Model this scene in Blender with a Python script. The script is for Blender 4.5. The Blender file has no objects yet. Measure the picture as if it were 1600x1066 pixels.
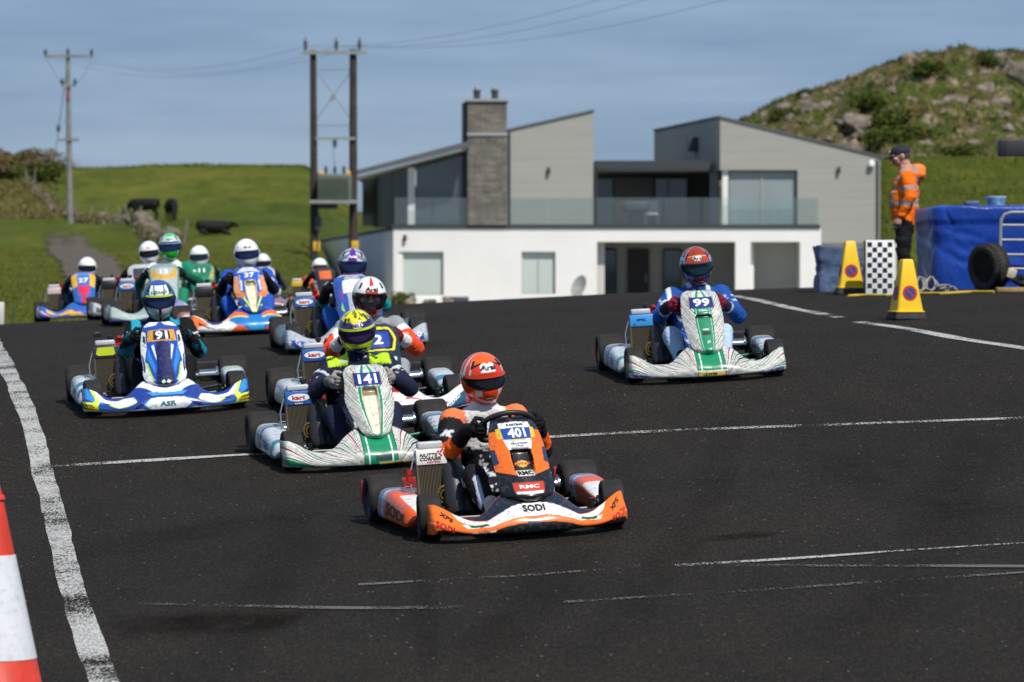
import bpy, bmesh, math, random
import numpy as np
from mathutils import Vector, Matrix, Euler
random.seed(7); np.random.seed(7)
R = math.radians
SC = bpy.context.scene
COL = SC.collection
EYE = 2.2                      # camera height in world metres (z = 0 is the plain behind the house)
FPX = 6667.0                   # focal length in pixels of the 1600 px wide photograph (150 mm lens)
HZ = 440.0                     # image row of the true horizon

# ------------------------------------------------------------------ camera
cam_d = bpy.data.cameras.new('camera'); cam = bpy.data.objects.new('camera', cam_d); COL.objects.link(cam)
cam_d.sensor_width = 36.0; cam_d.lens = 150.0
cam_d.clip_start = 0.5; cam_d.clip_end = 6000
cam.location = (0, 0, EYE)
cam.rotation_euler = (R(90) - math.atan((533 - HZ) / FPX), 0, 0)
cam_d.dof.use_dof = True; cam_d.dof.focus_distance = 26.5; cam_d.dof.aperture_fstop = 5.3
SC.camera = cam

# ------------------------------------------------------------------ sky and sun
SUN_DIR = Vector((0.40, -0.72, 1.08)).normalized()
w = bpy.data.worlds.new('World'); SC.world = w; w.use_nodes = True
nt = w.node_tree; nt.nodes.clear()
out = nt.nodes.new('ShaderNodeOutputWorld'); bg = nt.nodes.new('ShaderNodeBackground')
sky = nt.nodes.new('ShaderNodeTexSky'); sky.sky_type = 'NISHITA'; sky.sun_disc = False
sky.sun_elevation = math.asin(SUN_DIR.z); sky.sun_rotation = math.atan2(SUN_DIR.x, SUN_DIR.y)
sky.altitude = 40; sky.air_density = 1.0; sky.dust_density = 0.35; sky.ozone_density = 3.0
tc = nt.nodes.new('ShaderNodeTexCoord'); mp = nt.nodes.new('ShaderNodeMapping')
mp.inputs['Scale'].default_value = (7, 7, 60)
nz = nt.nodes.new('ShaderNodeTexNoise'); nz.inputs['Scale'].default_value = 1.0; nz.inputs['Detail'].default_value = 5; nz.inputs['Roughness'].default_value = 0.55
rp = nt.nodes.new('ShaderNodeValToRGB'); rp.color_ramp.elements[0].position = 0.38; rp.color_ramp.elements[1].position = 0.62
rp.color_ramp.elements[0].color = (0.385, 0.445, 0.64, 1); rp.color_ramp.elements[1].color = (0.485, 0.565, 0.81, 1)
mul = nt.nodes.new('ShaderNodeMix'); mul.data_type = 'RGBA'; mul.blend_type = 'MULTIPLY'; mul.inputs[0].default_value = 1.0
nt.links.new(tc.outputs['Generated'], mp.inputs['Vector']); nt.links.new(mp.outputs[0], nz.inputs['Vector'])
nt.links.new(nz.outputs['Fac'], rp.inputs['Fac'])
nt.links.new(sky.outputs[0], mul.inputs[6]); nt.links.new(rp.outputs[0], mul.inputs[7])
hz_ = nt.nodes.new('ShaderNodeMix'); hz_.data_type = 'RGBA'; hz_.inputs[0].default_value = 0.68   # thin even haze over the whole dome
hcol = nt.nodes.new('ShaderNodeValToRGB'); hcol.color_ramp.elements[0].position = 0.36; hcol.color_ramp.elements[1].position = 0.64
hcol.color_ramp.elements[0].color = (0.215, 0.325, 0.485, 1); hcol.color_ramp.elements[1].color = (0.325, 0.435, 0.575, 1); nt.links.new(nz.outputs['Fac'], hcol.inputs['Fac'])
gain = nt.nodes.new('ShaderNodeVectorMath'); gain.operation = 'SCALE'; gain.inputs['Scale'].default_value = 1.0 / 0.112; nt.links.new(hcol.outputs[0], gain.inputs[0])
nt.links.new(mul.outputs[2], hz_.inputs[6]); nt.links.new(gain.outputs[0], hz_.inputs[7])
nt.links.new(hz_.outputs[2], bg.inputs['Color']); bg.inputs['Strength'].default_value = 0.112
nt.links.new(bg.outputs[0], out.inputs['Surface'])
sun_d = bpy.data.lights.new('sun', 'SUN'); sun_d.energy = 4.6; sun_d.angle = R(0.53); sun_d.color = (1.0, 0.955, 0.88)
sun = bpy.data.objects.new('sun', sun_d); COL.objects.link(sun)
sun.rotation_euler = SUN_DIR.to_track_quat('Z', 'Y').to_euler(); sun.location = (30, -40, 80)
SC.view_settings.view_transform = 'Standard'; SC.view_settings.look = 'None'
SC.view_settings.exposure = 0.0; SC.view_settings.gamma = 1.0; SC.view_settings.use_curve_mapping = False
SC.render.engine = 'CYCLES'; SC.cycles.use_denoising = True; SC.cycles.max_bounces = 6
SC.cycles.transparent_max_bounces = 12; SC.cycles.sample_clamp_indirect = 6

# ------------------------------------------------------------------ small maths
def lin(h):
    """'#rrggbb' (sRGB) -> linear rgb"""
    if not isinstance(h, str): return tuple(h)
    c = [int(h[i:i + 2], 16) / 255 for i in (1, 3, 5)]
    return tuple(x / 12.92 if x <= 0.04045 else ((x + 0.055) / 1.055) ** 2.4 for x in c)
def _hash(ix, iy, iz, seed):
    n = (ix * 374761393 + iy * 668265263 + iz * 2147483647 + seed * 1274126177) & 0xffffffff
    n = ((n ^ (n >> 13)) * 1274126177) & 0xffffffff
    n = ((n ^ (n >> 16)) * 2246822519) & 0xffffffff
    return ((n ^ (n >> 15)) & 0xffff) / 65535.0
def vnoise(p, seed=0):
    p = np.asarray(p, float); i = np.floor(p).astype(np.int64); f = p - i; f = f * f * (3 - 2 * f)
    r = 0
    for dx in (0, 1):
        for dy in (0, 1):
            for dz in (0, 1):
                wgt = (f[..., 0] if dx else 1 - f[..., 0]) * (f[..., 1] if dy else 1 - f[..., 1]) * (f[..., 2] if dz else 1 - f[..., 2])
                r = r + wgt * _hash(i[..., 0] + dx, i[..., 1] + dy, i[..., 2] + dz, seed)
    return r * 2 - 1
def fbm(p, octv=4, seed=0, gain=0.5):
    p = np.asarray(p, float); a = 1.0; s = 0; t = 0
    for k in range(octv):
        s = s + a * vnoise(p * 2 ** k + 17.3 * k, seed + k); t += a; a *= gain
    return s / t
def xyz(x, y, z=0.0):
    x, y, z = np.broadcast_arrays(np.asarray(x, float), np.asarray(y, float), np.asarray(z, float)); return np.stack([x, y, z], -1)
def smooth(a, b, x):
    t = np.clip((np.asarray(x, float) - a) / (b - a), 0, 1); return t * t * (3 - 2 * t)
def curve(x, pts):
    """smooth interpolation (Catmull-Rom style Hermite) through (x, y) points"""
    X = np.array([p[0] for p in pts], float); Y = np.array([p[1] for p in pts], float)
    m = np.gradient(Y, X); x = np.clip(np.asarray(x, float), X[0], X[-1])
    k = np.clip(np.searchsorted(X, x, 'right') - 1, 0, len(X) - 2)
    h = X[k + 1] - X[k]; t = (x - X[k]) / h
    return ((2*t**3-3*t**2+1)*Y[k] + (t**3-2*t**2+t)*h*m[k] + (-2*t**3+3*t**2)*Y[k+1] + (t**3-t**2)*h*m[k+1])

# ------------------------------------------------------------------ ground shape (heights relative to the eye, +EYE in world)
RD = [(2, -2.75), (8, -2.4), (15, -2.0), (20, -1.71), (24.7, -1.436), (28.6, -1.19), (32.6, -0.81), (37.5, -0.53), (42.2, -0.39), (47, -0.27), (52, -0.22), (58, -0.24), (66, -0.32), (90, -0.7)]
def G(x, d):
    """height of the asphalt at world x, y = d"""
    x = np.asarray(x, float); d = np.asarray(d, float)
    k = 0.05 - 0.02 * smooth(36, 46, d)
    xr = np.maximum(x - 1.5, 0); xl = np.minimum(x, 1.5)
    c = 0.05 * xl + np.minimum(k * xr, 0.35)
    c = np.maximum(c, -0.55)
    return EYE + curve(d, RD) + c
FL = [(0, -3.1), (20, -2.2), (46, -0.9), (58, -0.72), (80, -0.42), (120, 0.35), (200, 2.35), (250, 3.75), (285, 5.0), (330, 8.5), (352, 9.3), (380, 9.1), (600, 4), (1500, -2), (4000, -2)]
FM = [(0, -3.1), (20, -2.2), (46, -0.9), (58, -0.75), (80, -1.0), (120, -1.1), (165, -1.0), (200, -0.6), (260, 1.0), (330, 5), (400, 5), (600, 2), (1500, -2), (4000, -2)]
FR = [(0, -3.1), (20, -2.2), (46, -0.75), (58, -0.3), (100, -0.25), (164, -0.25), (176, 0.9), (190, 2.1), (215, 4.5), (240, 7.1), (262, 8.6), (300, 9.0), (400, 8), (600, 4), (1500, -2), (4000, -2)]
def F(x, d):
    x = np.asarray(x, float); d = np.maximum(np.asarray(d, float), 0.1)
    a = x / np.maximum(d, 30) * FPX
    wl = 1 - smooth(-330, -235, a); wr = smooth(500, 590, a)
    h = curve(d, FL) * wl + curve(d, FR) * wr + curve(d, FM) * (1 - wl - wr)
    n = fbm(xyz(x / 22, d / 22), 4, 5) * np.clip((d - 60) / 120, 0, 1) * 0.8 + fbm(xyz(x / 4, d / 4), 3, 9) * np.clip((d - 55) / 60, 0, 1) * 0.14
    return EYE + h + n
def at(px, py, d):
    """world point seen at pixel (px, py) of the photograph at depth d"""
    return Vector(((px - 800) / FPX * d, d, EYE + (HZ - py) / FPX * d))
def on_road(px, py):
    """point of the asphalt under pixel (px, py)"""
    d = np.linspace(14, 70, 5601); x = (px - 800) / FPX * d
    diff = (EYE + (HZ - py) / FPX * d) - G(x, d)
    k = int(np.argmax(diff <= 0)) if (diff <= 0).any() else len(d) - 1
    return Vector((x[k], d[k], float(G(x[k], d[k]))))

# ------------------------------------------------------------------ materials
MATS = {}
def mat(name, color=(0.5, 0.5, 0.5), rough=0.6, metal=0.0, coat=0.0, var=0.0, vscale=8.0, bump=0.0, bscale=60.0, spec=0.5, attr=None, trans=0.0, ior=1.45, alpha=1.0, dirt=0.0):
    if name in MATS: return MATS[name]
    m = bpy.data.materials.new(name); m.use_nodes = True; t = m.node_tree; b = t.nodes['Principled BSDF']
    c = lin(color); b.inputs['Base Color'].default_value = (*c, 1); b.inputs['Roughness'].default_value = rough
    b.inputs['Metallic'].default_value = metal; b.inputs['Coat Weight'].default_value = coat; b.inputs['Coat Roughness'].default_value = 0.08
    b.inputs['Specular IOR Level'].default_value = spec; b.inputs['Transmission Weight'].default_value = trans; b.inputs['IOR'].default_value = ior; b.inputs['Alpha'].default_value = alpha
    src = None
    if attr:
        a = t.nodes.new('ShaderNodeAttribute'); a.attribute_name = attr; src = a.outputs['Color']
    tcn = t.nodes.new('ShaderNodeTexCoord')
    if var > 0 or dirt > 0:
        n = t.nodes.new('ShaderNodeTexNoise'); n.inputs['Scale'].default_value = vscale; n.inputs['Detail'].default_value = 6; n.inputs['Roughness'].default_value = 0.65
        t.links.new(tcn.outputs['Object'], n.inputs['Vector'])
        mx = t.nodes.new('ShaderNodeMix'); mx.data_type = 'RGBA'; mx.blend_type = 'MULTIPLY'; mx.inputs[0].default_value = 1.0
        r = t.nodes.new('ShaderNodeValToRGB'); r.color_ramp.elements[0].position = 0.3; r.color_ramp.elements[1].position = 0.7
        v = max(var, 0.0); r.color_ramp.elements[0].color = (1 - v, 1 - v, 1 - v, 1); r.color_ramp.elements[1].color = (1 + v, 1 + v, 1 + v, 1)
        t.links.new(n.outputs['Fac'], r.inputs['Fac']); t.links.new(r.outputs[0], mx.inputs[7])
        if src: t.links.new(src, mx.inputs[6])
        else: mx.inputs[6].default_value = (*c, 1)
        src = mx.outputs[2]
        if dirt > 0:
            n2 = t.nodes.new('ShaderNodeTexNoise'); n2.inputs['Scale'].default_value = 34; n2.inputs['Detail'].default_value = 5; t.links.new(tcn.outputs['Object'], n2.inputs['Vector'])
            r2 = t.nodes.new('ShaderNodeValToRGB'); r2.color_ramp.elements[0].position = 0.52; r2.color_ramp.elements[1].position = 0.72
            r2.color_ramp.elements[0].color = (0, 0, 0, 1); r2.color_ramp.elements[1].color = (dirt, dirt, dirt, 1)
            t.links.new(n2.outputs['Fac'], r2.inputs['Fac'])
            mx2 = t.nodes.new('ShaderNodeMix'); mx2.data_type = 'RGBA'; t.links.new(r2.outputs[0], mx2.inputs[0]); t.links.new(src, mx2.inputs[6]); mx2.inputs[7].default_value = (0.09, 0.08, 0.07, 1)
            src = mx2.outputs[2]
            r3 = t.nodes.new('ShaderNodeMapRange'); t.links.new(n.outputs['Fac'], r3.inputs[0]); r3.inputs[3].default_value = rough * 0.75; r3.inputs[4].default_value = min(1, rough * 1.4)
            t.links.new(r3.outputs[0], b.inputs['Roughness'])
    if src: t.links.new(src, b.inputs['Base Color'])
    if bump > 0:
        n = t.nodes.new('ShaderNodeTexNoise'); n.inputs['Scale'].default_value = bscale; n.inputs['Detail'].default_value = 4
        t.links.new(tcn.outputs['Object'], n.inputs['Vector'])
        bp = t.nodes.new('ShaderNodeBump'); bp.inputs['Strength'].default_value = bump; bp.inputs['Distance'].default_value = 0.02
        t.links.new(n.outputs['Fac'], bp.inputs['Height']); t.links.new(bp.outputs[0], b.inputs['Normal'])
    MATS[name] = m; return m

# ------------------------------------------------------------------ meshes
class MB:
    """collects shapes into one mesh"""
    def __init__(s): s.v = []; s.f = []; s.m = []
    def add(s, v, f, m=0, M=None):
        o = len(s.v)
        for p in v:
            p = Vector(p); p = M @ p if M is not None else p
            s.v.append((p.x, p.y, p.z))
        for q in f: s.f.append(tuple(o + i for i in q)); s.m.append(m)
        return s
    def box(s, c, size, rot=(0, 0, 0), m=0, bev=0.0, seg=2, taper=1.0):
        bm = bmesh.new(); bmesh.ops.create_cube(bm, size=1.0)
        for v in bm.verts:
            k = taper if v.co.z > 0 else 1.0
            v.co = Vector((v.co.x * size[0] * k, v.co.y * size[1] * k, v.co.z * size[2]))
        if bev > 0: bmesh.ops.bevel(bm, geom=list(bm.edges), offset=bev, segments=seg, profile=0.5, affect='EDGES')
        bm.verts.index_update(); M = Matrix.Translation(c) @ Euler(rot).to_matrix().to_4x4()
        s.add([v.co for v in bm.verts], [[v.index for v in f.verts] for f in bm.faces], m, M); bm.free(); return s
    def tube(s, pts, r, n=8, m=0, caps=True, closed=False):
        P = [Vector(p) for p in pts]; N = len(P); rr = r if hasattr(r, '__len__') else [r] * N
        rings = []; up = None
        for i in range(N):
            a = P[(i - 1) % N] if (closed or i > 0) else P[i]; b = P[(i + 1) % N] if (closed or i < N - 1) else P[i]
            t = (b - a).normalized()
            if up is None:
                up = t.orthogonal().normalized()
            else:
                up = (up - t * up.dot(t)); up = up.normalized() if up.length > 1e-6 else t.orthogonal().normalized()
            sd = t.cross(up)
            rings.append([P[i] + (up * math.cos(2 * math.pi * k / n) + sd * math.sin(2 * math.pi * k / n)) * rr[i] for k in range(n)])
        return s.loft(rings, m, caps and not closed, closed)
    def loft(s, rings, m=0, caps=True, closed=False):
        n = len(rings[0]); v = [p for r in rings for p in r]; f = []; K = len(rings)
        for i in range(K if closed else K - 1):
            j = (i + 1) % K
            for k in range(n):
                l = (k + 1) % n; f.append((i * n + k, i * n + l, j * n + l, j * n + k))
        if caps: f.append(tuple(reversed(range(n)))); f.append(tuple((K - 1) * n + k for k in range(n)))
        return s.add(v, f, m)
    def lathe(s, prof, n=24, M=None, m=0):
        """profile of (radius, height) turned about local z"""
        v = []; f = []; K = len(prof)
        for r, h in prof:
            for k in range(n): a = 2 * math.pi * k / n; v.append((r * math.cos(a), r * math.sin(a), h))
        for i in range(K - 1):
            for k in range(n): l = (k + 1) % n; f.append((i * n + k, i * n + l, (i + 1) * n + l, (i + 1) * n + k))
        if prof[0][0] > 1e-6: f.append(tuple(reversed(range(n))))
        if prof[-1][0] > 1e-6: f.append(tuple((K - 1) * n + k for k in range(n)))
        return s.add(v, f, m, M)
    def ball(s, c, r, n=14, m=0, rot=(0, 0, 0)):
        r = r if hasattr(r, '__len__') else (r, r, r)
        prof = [(math.sin(math.pi * i / n), -math.cos(math.pi * i / n)) for i in range(n + 1)]
        prof[0] = (1e-3, -1); prof[-1] = (1e-3, 1)
        return s.lathe(prof, n + 4, Matrix.Translation(c) @ Euler(rot).to_matrix().to_4x4() @ Matrix.Diagonal((*r, 1)), m)
    def caps(s, p0, r0, p1, r1, n=14, m=0):
        p0, p1 = Vector(p0), Vector(p1); L = (p1 - p0).length
        q = (p1 - p0).to_track_quat('Z', 'Y').to_matrix().to_4x4(); prof = []
        for i in range(6): a = math.pi / 2 * i / 5; prof.append((max(1e-3, r0 * math.sin(a)), -r0 * math.cos(a)))
        for i in range(6): a = math.pi / 2 * i / 5; prof.append((max(1e-3, r1 * math.cos(a)), L + r1 * math.sin(a)))
        return s.lathe(prof, n, Matrix.Translation(p0) @ q, m)
    def mesh(s, name, mats=(), sm=True, ang=40):
        me = bpy.data.meshes.new(name); me.from_pydata(s.v, [], s.f)
        for x in (mats if isinstance(mats, (list, tuple)) else [mats]): me.materials.append(x)
        if any(s.m): me.polygons.foreach_set('material_index', s.m)
        if sm:
            me.polygons.foreach_set('use_smooth', [True] * len(me.polygons)); me.set_sharp_from_angle(angle=R(ang))
        me.validate(); me.update(); return me
    def build(s, name, mats=(), parent=None, sm=True, ang=40):
        return ob(name, s.mesh(name, mats, sm, ang), parent)
def ob(name, data, parent=None):
    o = bpy.data.objects.new(name, data); COL.objects.link(o)
    if parent is not None: o.parent = parent
    return o
def empty(name, loc=(0, 0, 0), parent=None, size=0.2):
    o = ob(name, None, parent); o.location = loc; o.empty_display_size = size; return o
def tag(o, label=None, cat=None, group=None, kind=None):
    if label: o['label'] = label
    if cat: o['category'] = cat
    if group: o['group'] = group
    if kind: o['kind'] = kind
    return o
def grid_mesh(name, P, mats, cols=None, sm=True, flip=False):
    """P: (nv, nu, 3) array -> quad grid mesh, optional per-point colours (nv, nu, 3)"""
    nv, nu = P.shape[:2]; me = bpy.data.meshes.new(name)
    i = np.arange(nv * nu).reshape(nv, nu)
    q = np.stack([i[:-1, :-1], i[:-1, 1:], i[1:, 1:], i[1:, :-1]], -1).reshape(-1, 4)
    if flip: q = q[:, ::-1]
    return raw_mesh(name, P.reshape(-1, 3), q, mats, None if cols is None else cols.reshape(-1, 3), sm)
def raw_mesh(name, V, q, mats, cols=None, sm=True):
    me = bpy.data.meshes.new(name); k = q.shape[1]; nf = len(q)
    me.vertices.add(len(V)); me.vertices.foreach_set('co', np.ascontiguousarray(V, dtype=np.float32).ravel())
    me.loops.add(nf * k); me.loops.foreach_set('vertex_index', np.ascontiguousarray(q, dtype=np.int32).ravel())
    me.polygons.add(nf); me.polygons.foreach_set('loop_start', np.arange(nf, dtype=np.int32) * k)
    me.update(calc_edges=True)
    if sm: me.polygons.foreach_set('use_smooth', np.ones(nf, bool))
    for x in (mats if isinstance(mats, (list, tuple)) else [mats]): me.materials.append(x)
    if cols is not None: put_cols(me, cols)
    me.validate(); return me
def put_cols(me, cols):
    a = me.attributes.get('Col') or me.attributes.new('Col', 'FLOAT_COLOR', 'POINT')
    c = np.ones((len(cols), 4), np.float32); c[:, :3] = cols; a.data.foreach_set('color', c.ravel())
def me_co(me):
    a = np.empty(len(me.vertices) * 3, np.float32); me.vertices.foreach_get('co', a); return a.reshape(-1, 3).astype(float)
def me_no(me):
    a = np.empty(len(me.vertices) * 3, np.float32); me.vertices.foreach_get('normal', a); return a.reshape(-1, 3).astype(float)
def fuse(mb, voxel, it=3, fac=0.6):
    """union of overlapping closed shapes -> one continuous smooth skin"""
    me = mb.mesh('tmp', sm=False); o = ob('tmp', me)
    r = o.modifiers.new('r', 'REMESH'); r.mode = 'VOXEL'; r.voxel_size = voxel; r.use_smooth_shade = True
    s_ = o.modifiers.new('s', 'SMOOTH'); s_.factor = fac; s_.iterations = it
    dg = bpy.context.evaluated_depsgraph_get(); ev = o.evaluated_get(dg); res = bpy.data.meshes.new_from_object(ev)
    bpy.data.objects.remove(o); bpy.data.meshes.remove(me)
    res.polygons.foreach_set('use_smooth', np.ones(len(res.polygons), bool)); return res

# ------------------------------------------------------------------ lettering
WORDS = ['401', '141', '91', '99', '2', '37', '15', '27', '11', 'SODI', 'XPS', 'ASR', 'NUTTS', 'CORNER', 'KARTING', 'Arai', 'OMP', 'BELL', 'ULSTER', 'KARTING', 'kart', 'ROTAX', 'RMC', 'HEL-VMADA', 'J.TRAIL', 'TILLOTSON', 'VEGA', 'LIZARD', 'JS', 'MONDOKART', 'CRG', 'IPK']
GLYPH = {}
def _glyphs():
    tmp = []
    for s in dict.fromkeys(WORDS):
        c = bpy.data.curves.new('t', 'FONT'); c.body = s; c.size = 1.0; c.align_x = 'CENTER'; c.align_y = 'CENTER'; c.resolution_u = 2; c.offset = 0.034
        o = ob('t', c); tmp.append((s, o, c))
    bpy.context.view_layer.update(); dg = bpy.context.evaluated_depsgraph_get()
    for s, o, c in tmp:
        me = bpy.data.meshes.new_from_object(o.evaluated_get(dg)); me.calc_loop_triangles()
        V = me_co(me)[:, :2]; T = np.array([t.vertices[:] for t in me.loop_triangles], int).reshape(-1, 3)
        mn, mx = V.min(0), V.max(0); V = (V - (mn + mx) / 2) / (mx[1] - mn[1]); GLYPH[s] = (V, T)
        bpy.data.objects.remove(o); bpy.data.curves.remove(c); bpy.data.meshes.remove(me)
_glyphs()
def text_on(S, word, uc, vc, h, mu, mv, m, parent, name='lettering', stretch=1.0, shear=0.0, rot=0.0, lift=0.003, sgn=1.0):
    """lay a word on the parametric surface S(u, v): centre (uc, vc), letter height h metres; mu, mv = metres per unit u, v"""
    V, T = GLYPH[word]; x = (V[:, 0] * stretch + V[:, 1] * shear) * h; y = V[:, 1] * h
    c, s = math.cos(rot), math.sin(rot); x, y = x * c - y * s, x * s + y * c
    u = uc + x / mu; v = vc + y / mv; e = 1e-3
    P = S(u, v); du = S(u + e, v) - S(u - e, v); dv = S(u, v + e) - S(u, v - e)
    n = np.cross(du, dv); n /= np.linalg.norm(n, axis=1, keepdims=True) + 1e-12
    return ob(name, raw_mesh(name, P + n * lift * sgn, T, m, sm=False), parent)

# ================================================================== THE SETTING
def nodes_mat(name):
    m = bpy.data.materials.new(name); m.use_nodes = True; return m, m.node_tree, m.node_tree.nodes['Principled BSDF']
def N(t, kind, **kw):
    n = t.nodes.new(kind)
    for k, v in kw.items():
        if k in n.inputs: n.inputs[k].default_value = v
        else: setattr(n, k, v)
    return n
def ramp(t, src, stops):
    r = t.nodes.new('ShaderNodeValToRGB'); e = r.color_ramp.elements
    while len(e) < len(stops): e.new(0.5)
    for i, (p, c) in enumerate(stops): e[i].position = p; e[i].color = (*c, 1) if len(c) == 3 else c
    t.links.new(src, r.inputs['Fac']); return r.outputs[0]
def mixc(t, fac, a, b, mode='MIX'):
    n = t.nodes.new('ShaderNodeMix'); n.data_type = 'RGBA'; n.blend_type = mode
    for s, k in ((fac, 0), (a, 6), (b, 7)):
        if hasattr(s, 'links'): t.links.new(s, n.inputs[k])
        else: n.inputs[k].default_value = s if k == 0 else (*s, 1)
    return n.outputs[2]
def noise(t, vec, scale, detail=5, rough=0.6, dist=0.0):
    n = N(t, 'ShaderNodeTexNoise', Scale=scale, Detail=detail, Roughness=rough, Distortion=dist); t.links.new(vec, n.inputs['Vector']); return n.outputs['Fac']
def mapped(t, scale=(1, 1, 1), rot=(0, 0, 0), src='Object'):
    c = t.nodes.new('ShaderNodeTexCoord'); m = t.nodes.new('ShaderNodeMapping'); m.inputs['Scale'].default_value = scale; m.inputs['Rotation'].default_value = rot
    t.links.new(c.outputs[src], m.inputs['Vector']); return m.outputs[0]
def bump(t, b, h, strength=0.4, dist=0.01):
    n = N(t, 'ShaderNodeBump', Strength=strength, Distance=dist); t.links.new(h, n.inputs['Height']); t.links.new(n.outputs[0], b.inputs['Normal'])

# --- asphalt
m_asph, t, b = nodes_mat('asphalt')
v = mapped(t); big = noise(t, v, 0.33, 5, 0.6); mid = noise(t, mapped(t, (1.6, 0.5, 1)), 1.6, 5, 0.65); fine = noise(t, mapped(t, (1, 0.2, 1)), 62, 4, 0.85)
vor = N(t, 'ShaderNodeTexVoronoi', Scale=44.0); t.links.new(mapped(t, (1, 0.28, 1)), vor.inputs['Vector'])
c = ramp(t, fine, [(0.28, (0.0045, 0.0036, 0.0024)), (0.5, (0.0158, 0.0126, 0.0089)), (0.72, (0.042, 0.0340, 0.0255))])
c = mixc(t, 1.0, c, ramp(t, big, [(0.3, (0.80, 0.80, 0.82)), (0.7, (1.2, 1.17, 1.12))]), 'MULTIPLY')
c = mixc(t, 1.0, c, ramp(t, mid, [(0.25, (0.74, 0.74, 0.74)), (0.5, (1, 1, 1)), (0.8, (1.16, 1.15, 1.13))]), 'MULTIPLY')
rnd = t.nodes.new('ShaderNodeSeparateColor'); t.links.new(vor.outputs['Color'], rnd.inputs[0])
sp = ramp(t, rnd.outputs[0], [(0.97, (0, 0, 0)), (0.99, (1, 1, 1))])
near = ramp(t, vor.outputs['Distance'], [(0.22, (1, 1, 1)), (0.34, (0, 0, 0))])
c = mixc(t, mixc(t, 1.0, sp, near, 'MULTIPLY'), c, (0.10, 0.092, 0.082))
t.links.new(c, b.inputs['Base Color']); b.inputs['Roughness'].default_value = 0.92; b.inputs['Specular IOR Level'].default_value = 0.16
bump(t, b, fine, 0.6, 0.01)
xs = np.linspace(-17, 17, 120); ds = np.linspace(2, 58, 300)
X, D = np.meshgrid(xs, ds); D = 2 + (D - 2) * (1 + 0.03 * np.sin(X * 0.21) * (D / 58))
road = tag(ob('road', grid_mesh('road', xyz(X, D, G(X, D)), m_asph)), kind='structure')

# --- painted lines: thin worn sheets on the asphalt
m_paint, t, b = nodes_mat('worn_white_paint')
v = mapped(t); f1 = noise(t, v, 34, 5, 0.75); f2 = noise(t, v, 2.2, 4); f3 = noise(t, mapped(t, (1, 0.2, 1)), 90, 3, 0.8)
t.links.new(ramp(t, f3, [(0.34, (0.16, 0.155, 0.145)), (0.62, (0.56, 0.55, 0.52))]), b.inputs['Base Color']); b.inputs['Roughness'].default_value = 0.8
def worn(name, lo, hi, src=None):
    m = (src or m_paint).copy(); m.name = name; t = m.node_tree; b = t.nodes['Principled BSDF']
    v = mapped(t); f1 = noise(t, mapped(t, (1, 0.2, 1)), 70, 4, 0.85); f2 = noise(t, v, 1.3, 4, 0.6)
    mm = N(t, 'ShaderNodeMath', operation='ADD'); t.links.new(f1, mm.inputs[0]); t.links.new(f2, mm.inputs[1])
    t.links.new(ramp(t, mm.outputs[0], [(lo, (0, 0, 0)), (hi, (1, 1, 1))]), b.inputs['Alpha']); return m
m_pale = m_paint.copy(); m_pale.name = 'faded_paint'; tp = m_pale.node_tree; bp_ = tp.nodes['Principled BSDF']
for l in list(bp_.inputs['Base Color'].links): tp.links.remove(l)
bp_.inputs['Base Color'].default_value = (.105, .10, .092, 1)
m_edge = worn('edge_paint', 0.86, 1.06); m_line = worn('line_paint', 0.90, 1.08); m_faint = worn('faint_paint', 0.90, 1.14, m_pale); m_faint2 = worn('ghost_paint', 0.98, 1.32, m_pale)
def strip(name, px, width, m, jit=0.012, lift=0.006, seed=0, step=0.09, taper=None):
    P = [on_road(*p) for p in px]; L = [0.0]
    for a_, b_ in zip(P, P[1:]): L.append(L[-1] + (b_ - a_).length)
    n = max(4, int(L[-1] / step)); s_ = np.linspace(0, L[-1], n)
    x = curve(s_, [(l, p.x) for l, p in zip(L, P)]) if len(P) > 2 else np.interp(s_, L, [p.x for p in P])
    y = curve(s_, [(l, p.y) for l, p in zip(L, P)]) if len(P) > 2 else np.interp(s_, L, [p.y for p in P])
    tx, ty = np.gradient(x), np.gradient(y); q = np.hypot(tx, ty); nx, ny = -ty / q, tx / q
    wd = width * 0.5 * np.ones(n) if taper is None else width * 0.5 * np.interp(np.linspace(0, 1, n), [t_[0] for t_ in taper], [t_[1] for t_ in taper])
    rows = []; cols = []
    for k, o_ in enumerate((-1, -0.33, 0.33, 1)):
        e = o_ * wd + (jit * fbm(xyz(s_ * 1.5, k * 9.1, seed), 2, seed + k) * 1.4 if abs(o_) == 1 else 0)
        xx, yy = x + nx * e, y + ny * e; rows.append(xyz(xx, yy, G(xx, yy) + lift)); q_ = np.linspace(0, 1, n); e_ = smooth(0, .22, q_) * (1 - smooth(.78, 1, q_)) * (0 if abs(o_) == 1 else 1); cols.append(np.repeat(e_[:, None], 3, 1))
    return tag(ob(name, grid_mesh(name, np.array(rows), m, np.array(cols))), kind='structure')
strip('track_edge_line', [(-40, 470), (-12, 530), (22, 600), (46, 660), (62, 720), (84, 800), (98, 860), (118, 940), (142, 1010), (165, 1075), (200, 1150)], 0.138, m_edge, 0.011, seed=3)
strip('grid_line', [(78, 730), (380, 712), (640, 698), (845, 685), (1100, 672), (1350, 663), (1700, 651)], 0.115, m_line, 0.02, seed=4)
strip('pit_line', [(1120, 460), (1180, 469), (1240, 483), (1312, 497)], 0.12, m_edge, 0.012, seed=5)
strip('pit_line', [(1340, 504), (1420, 515), (1500, 530), (1640, 552)], 0.12, m_edge, 0.012, seed=6)
strip('worn_line', [(1055, 886), (1200, 877), (1400, 863), (1640, 848)], 0.075, m_line, 0.02, seed=7)
strip('worn_line', [(560, 915), (800, 902), (1060, 886), (1250, 886), (1640, 887)], 0.08, m_faint2, 0.02, seed=8)
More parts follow.
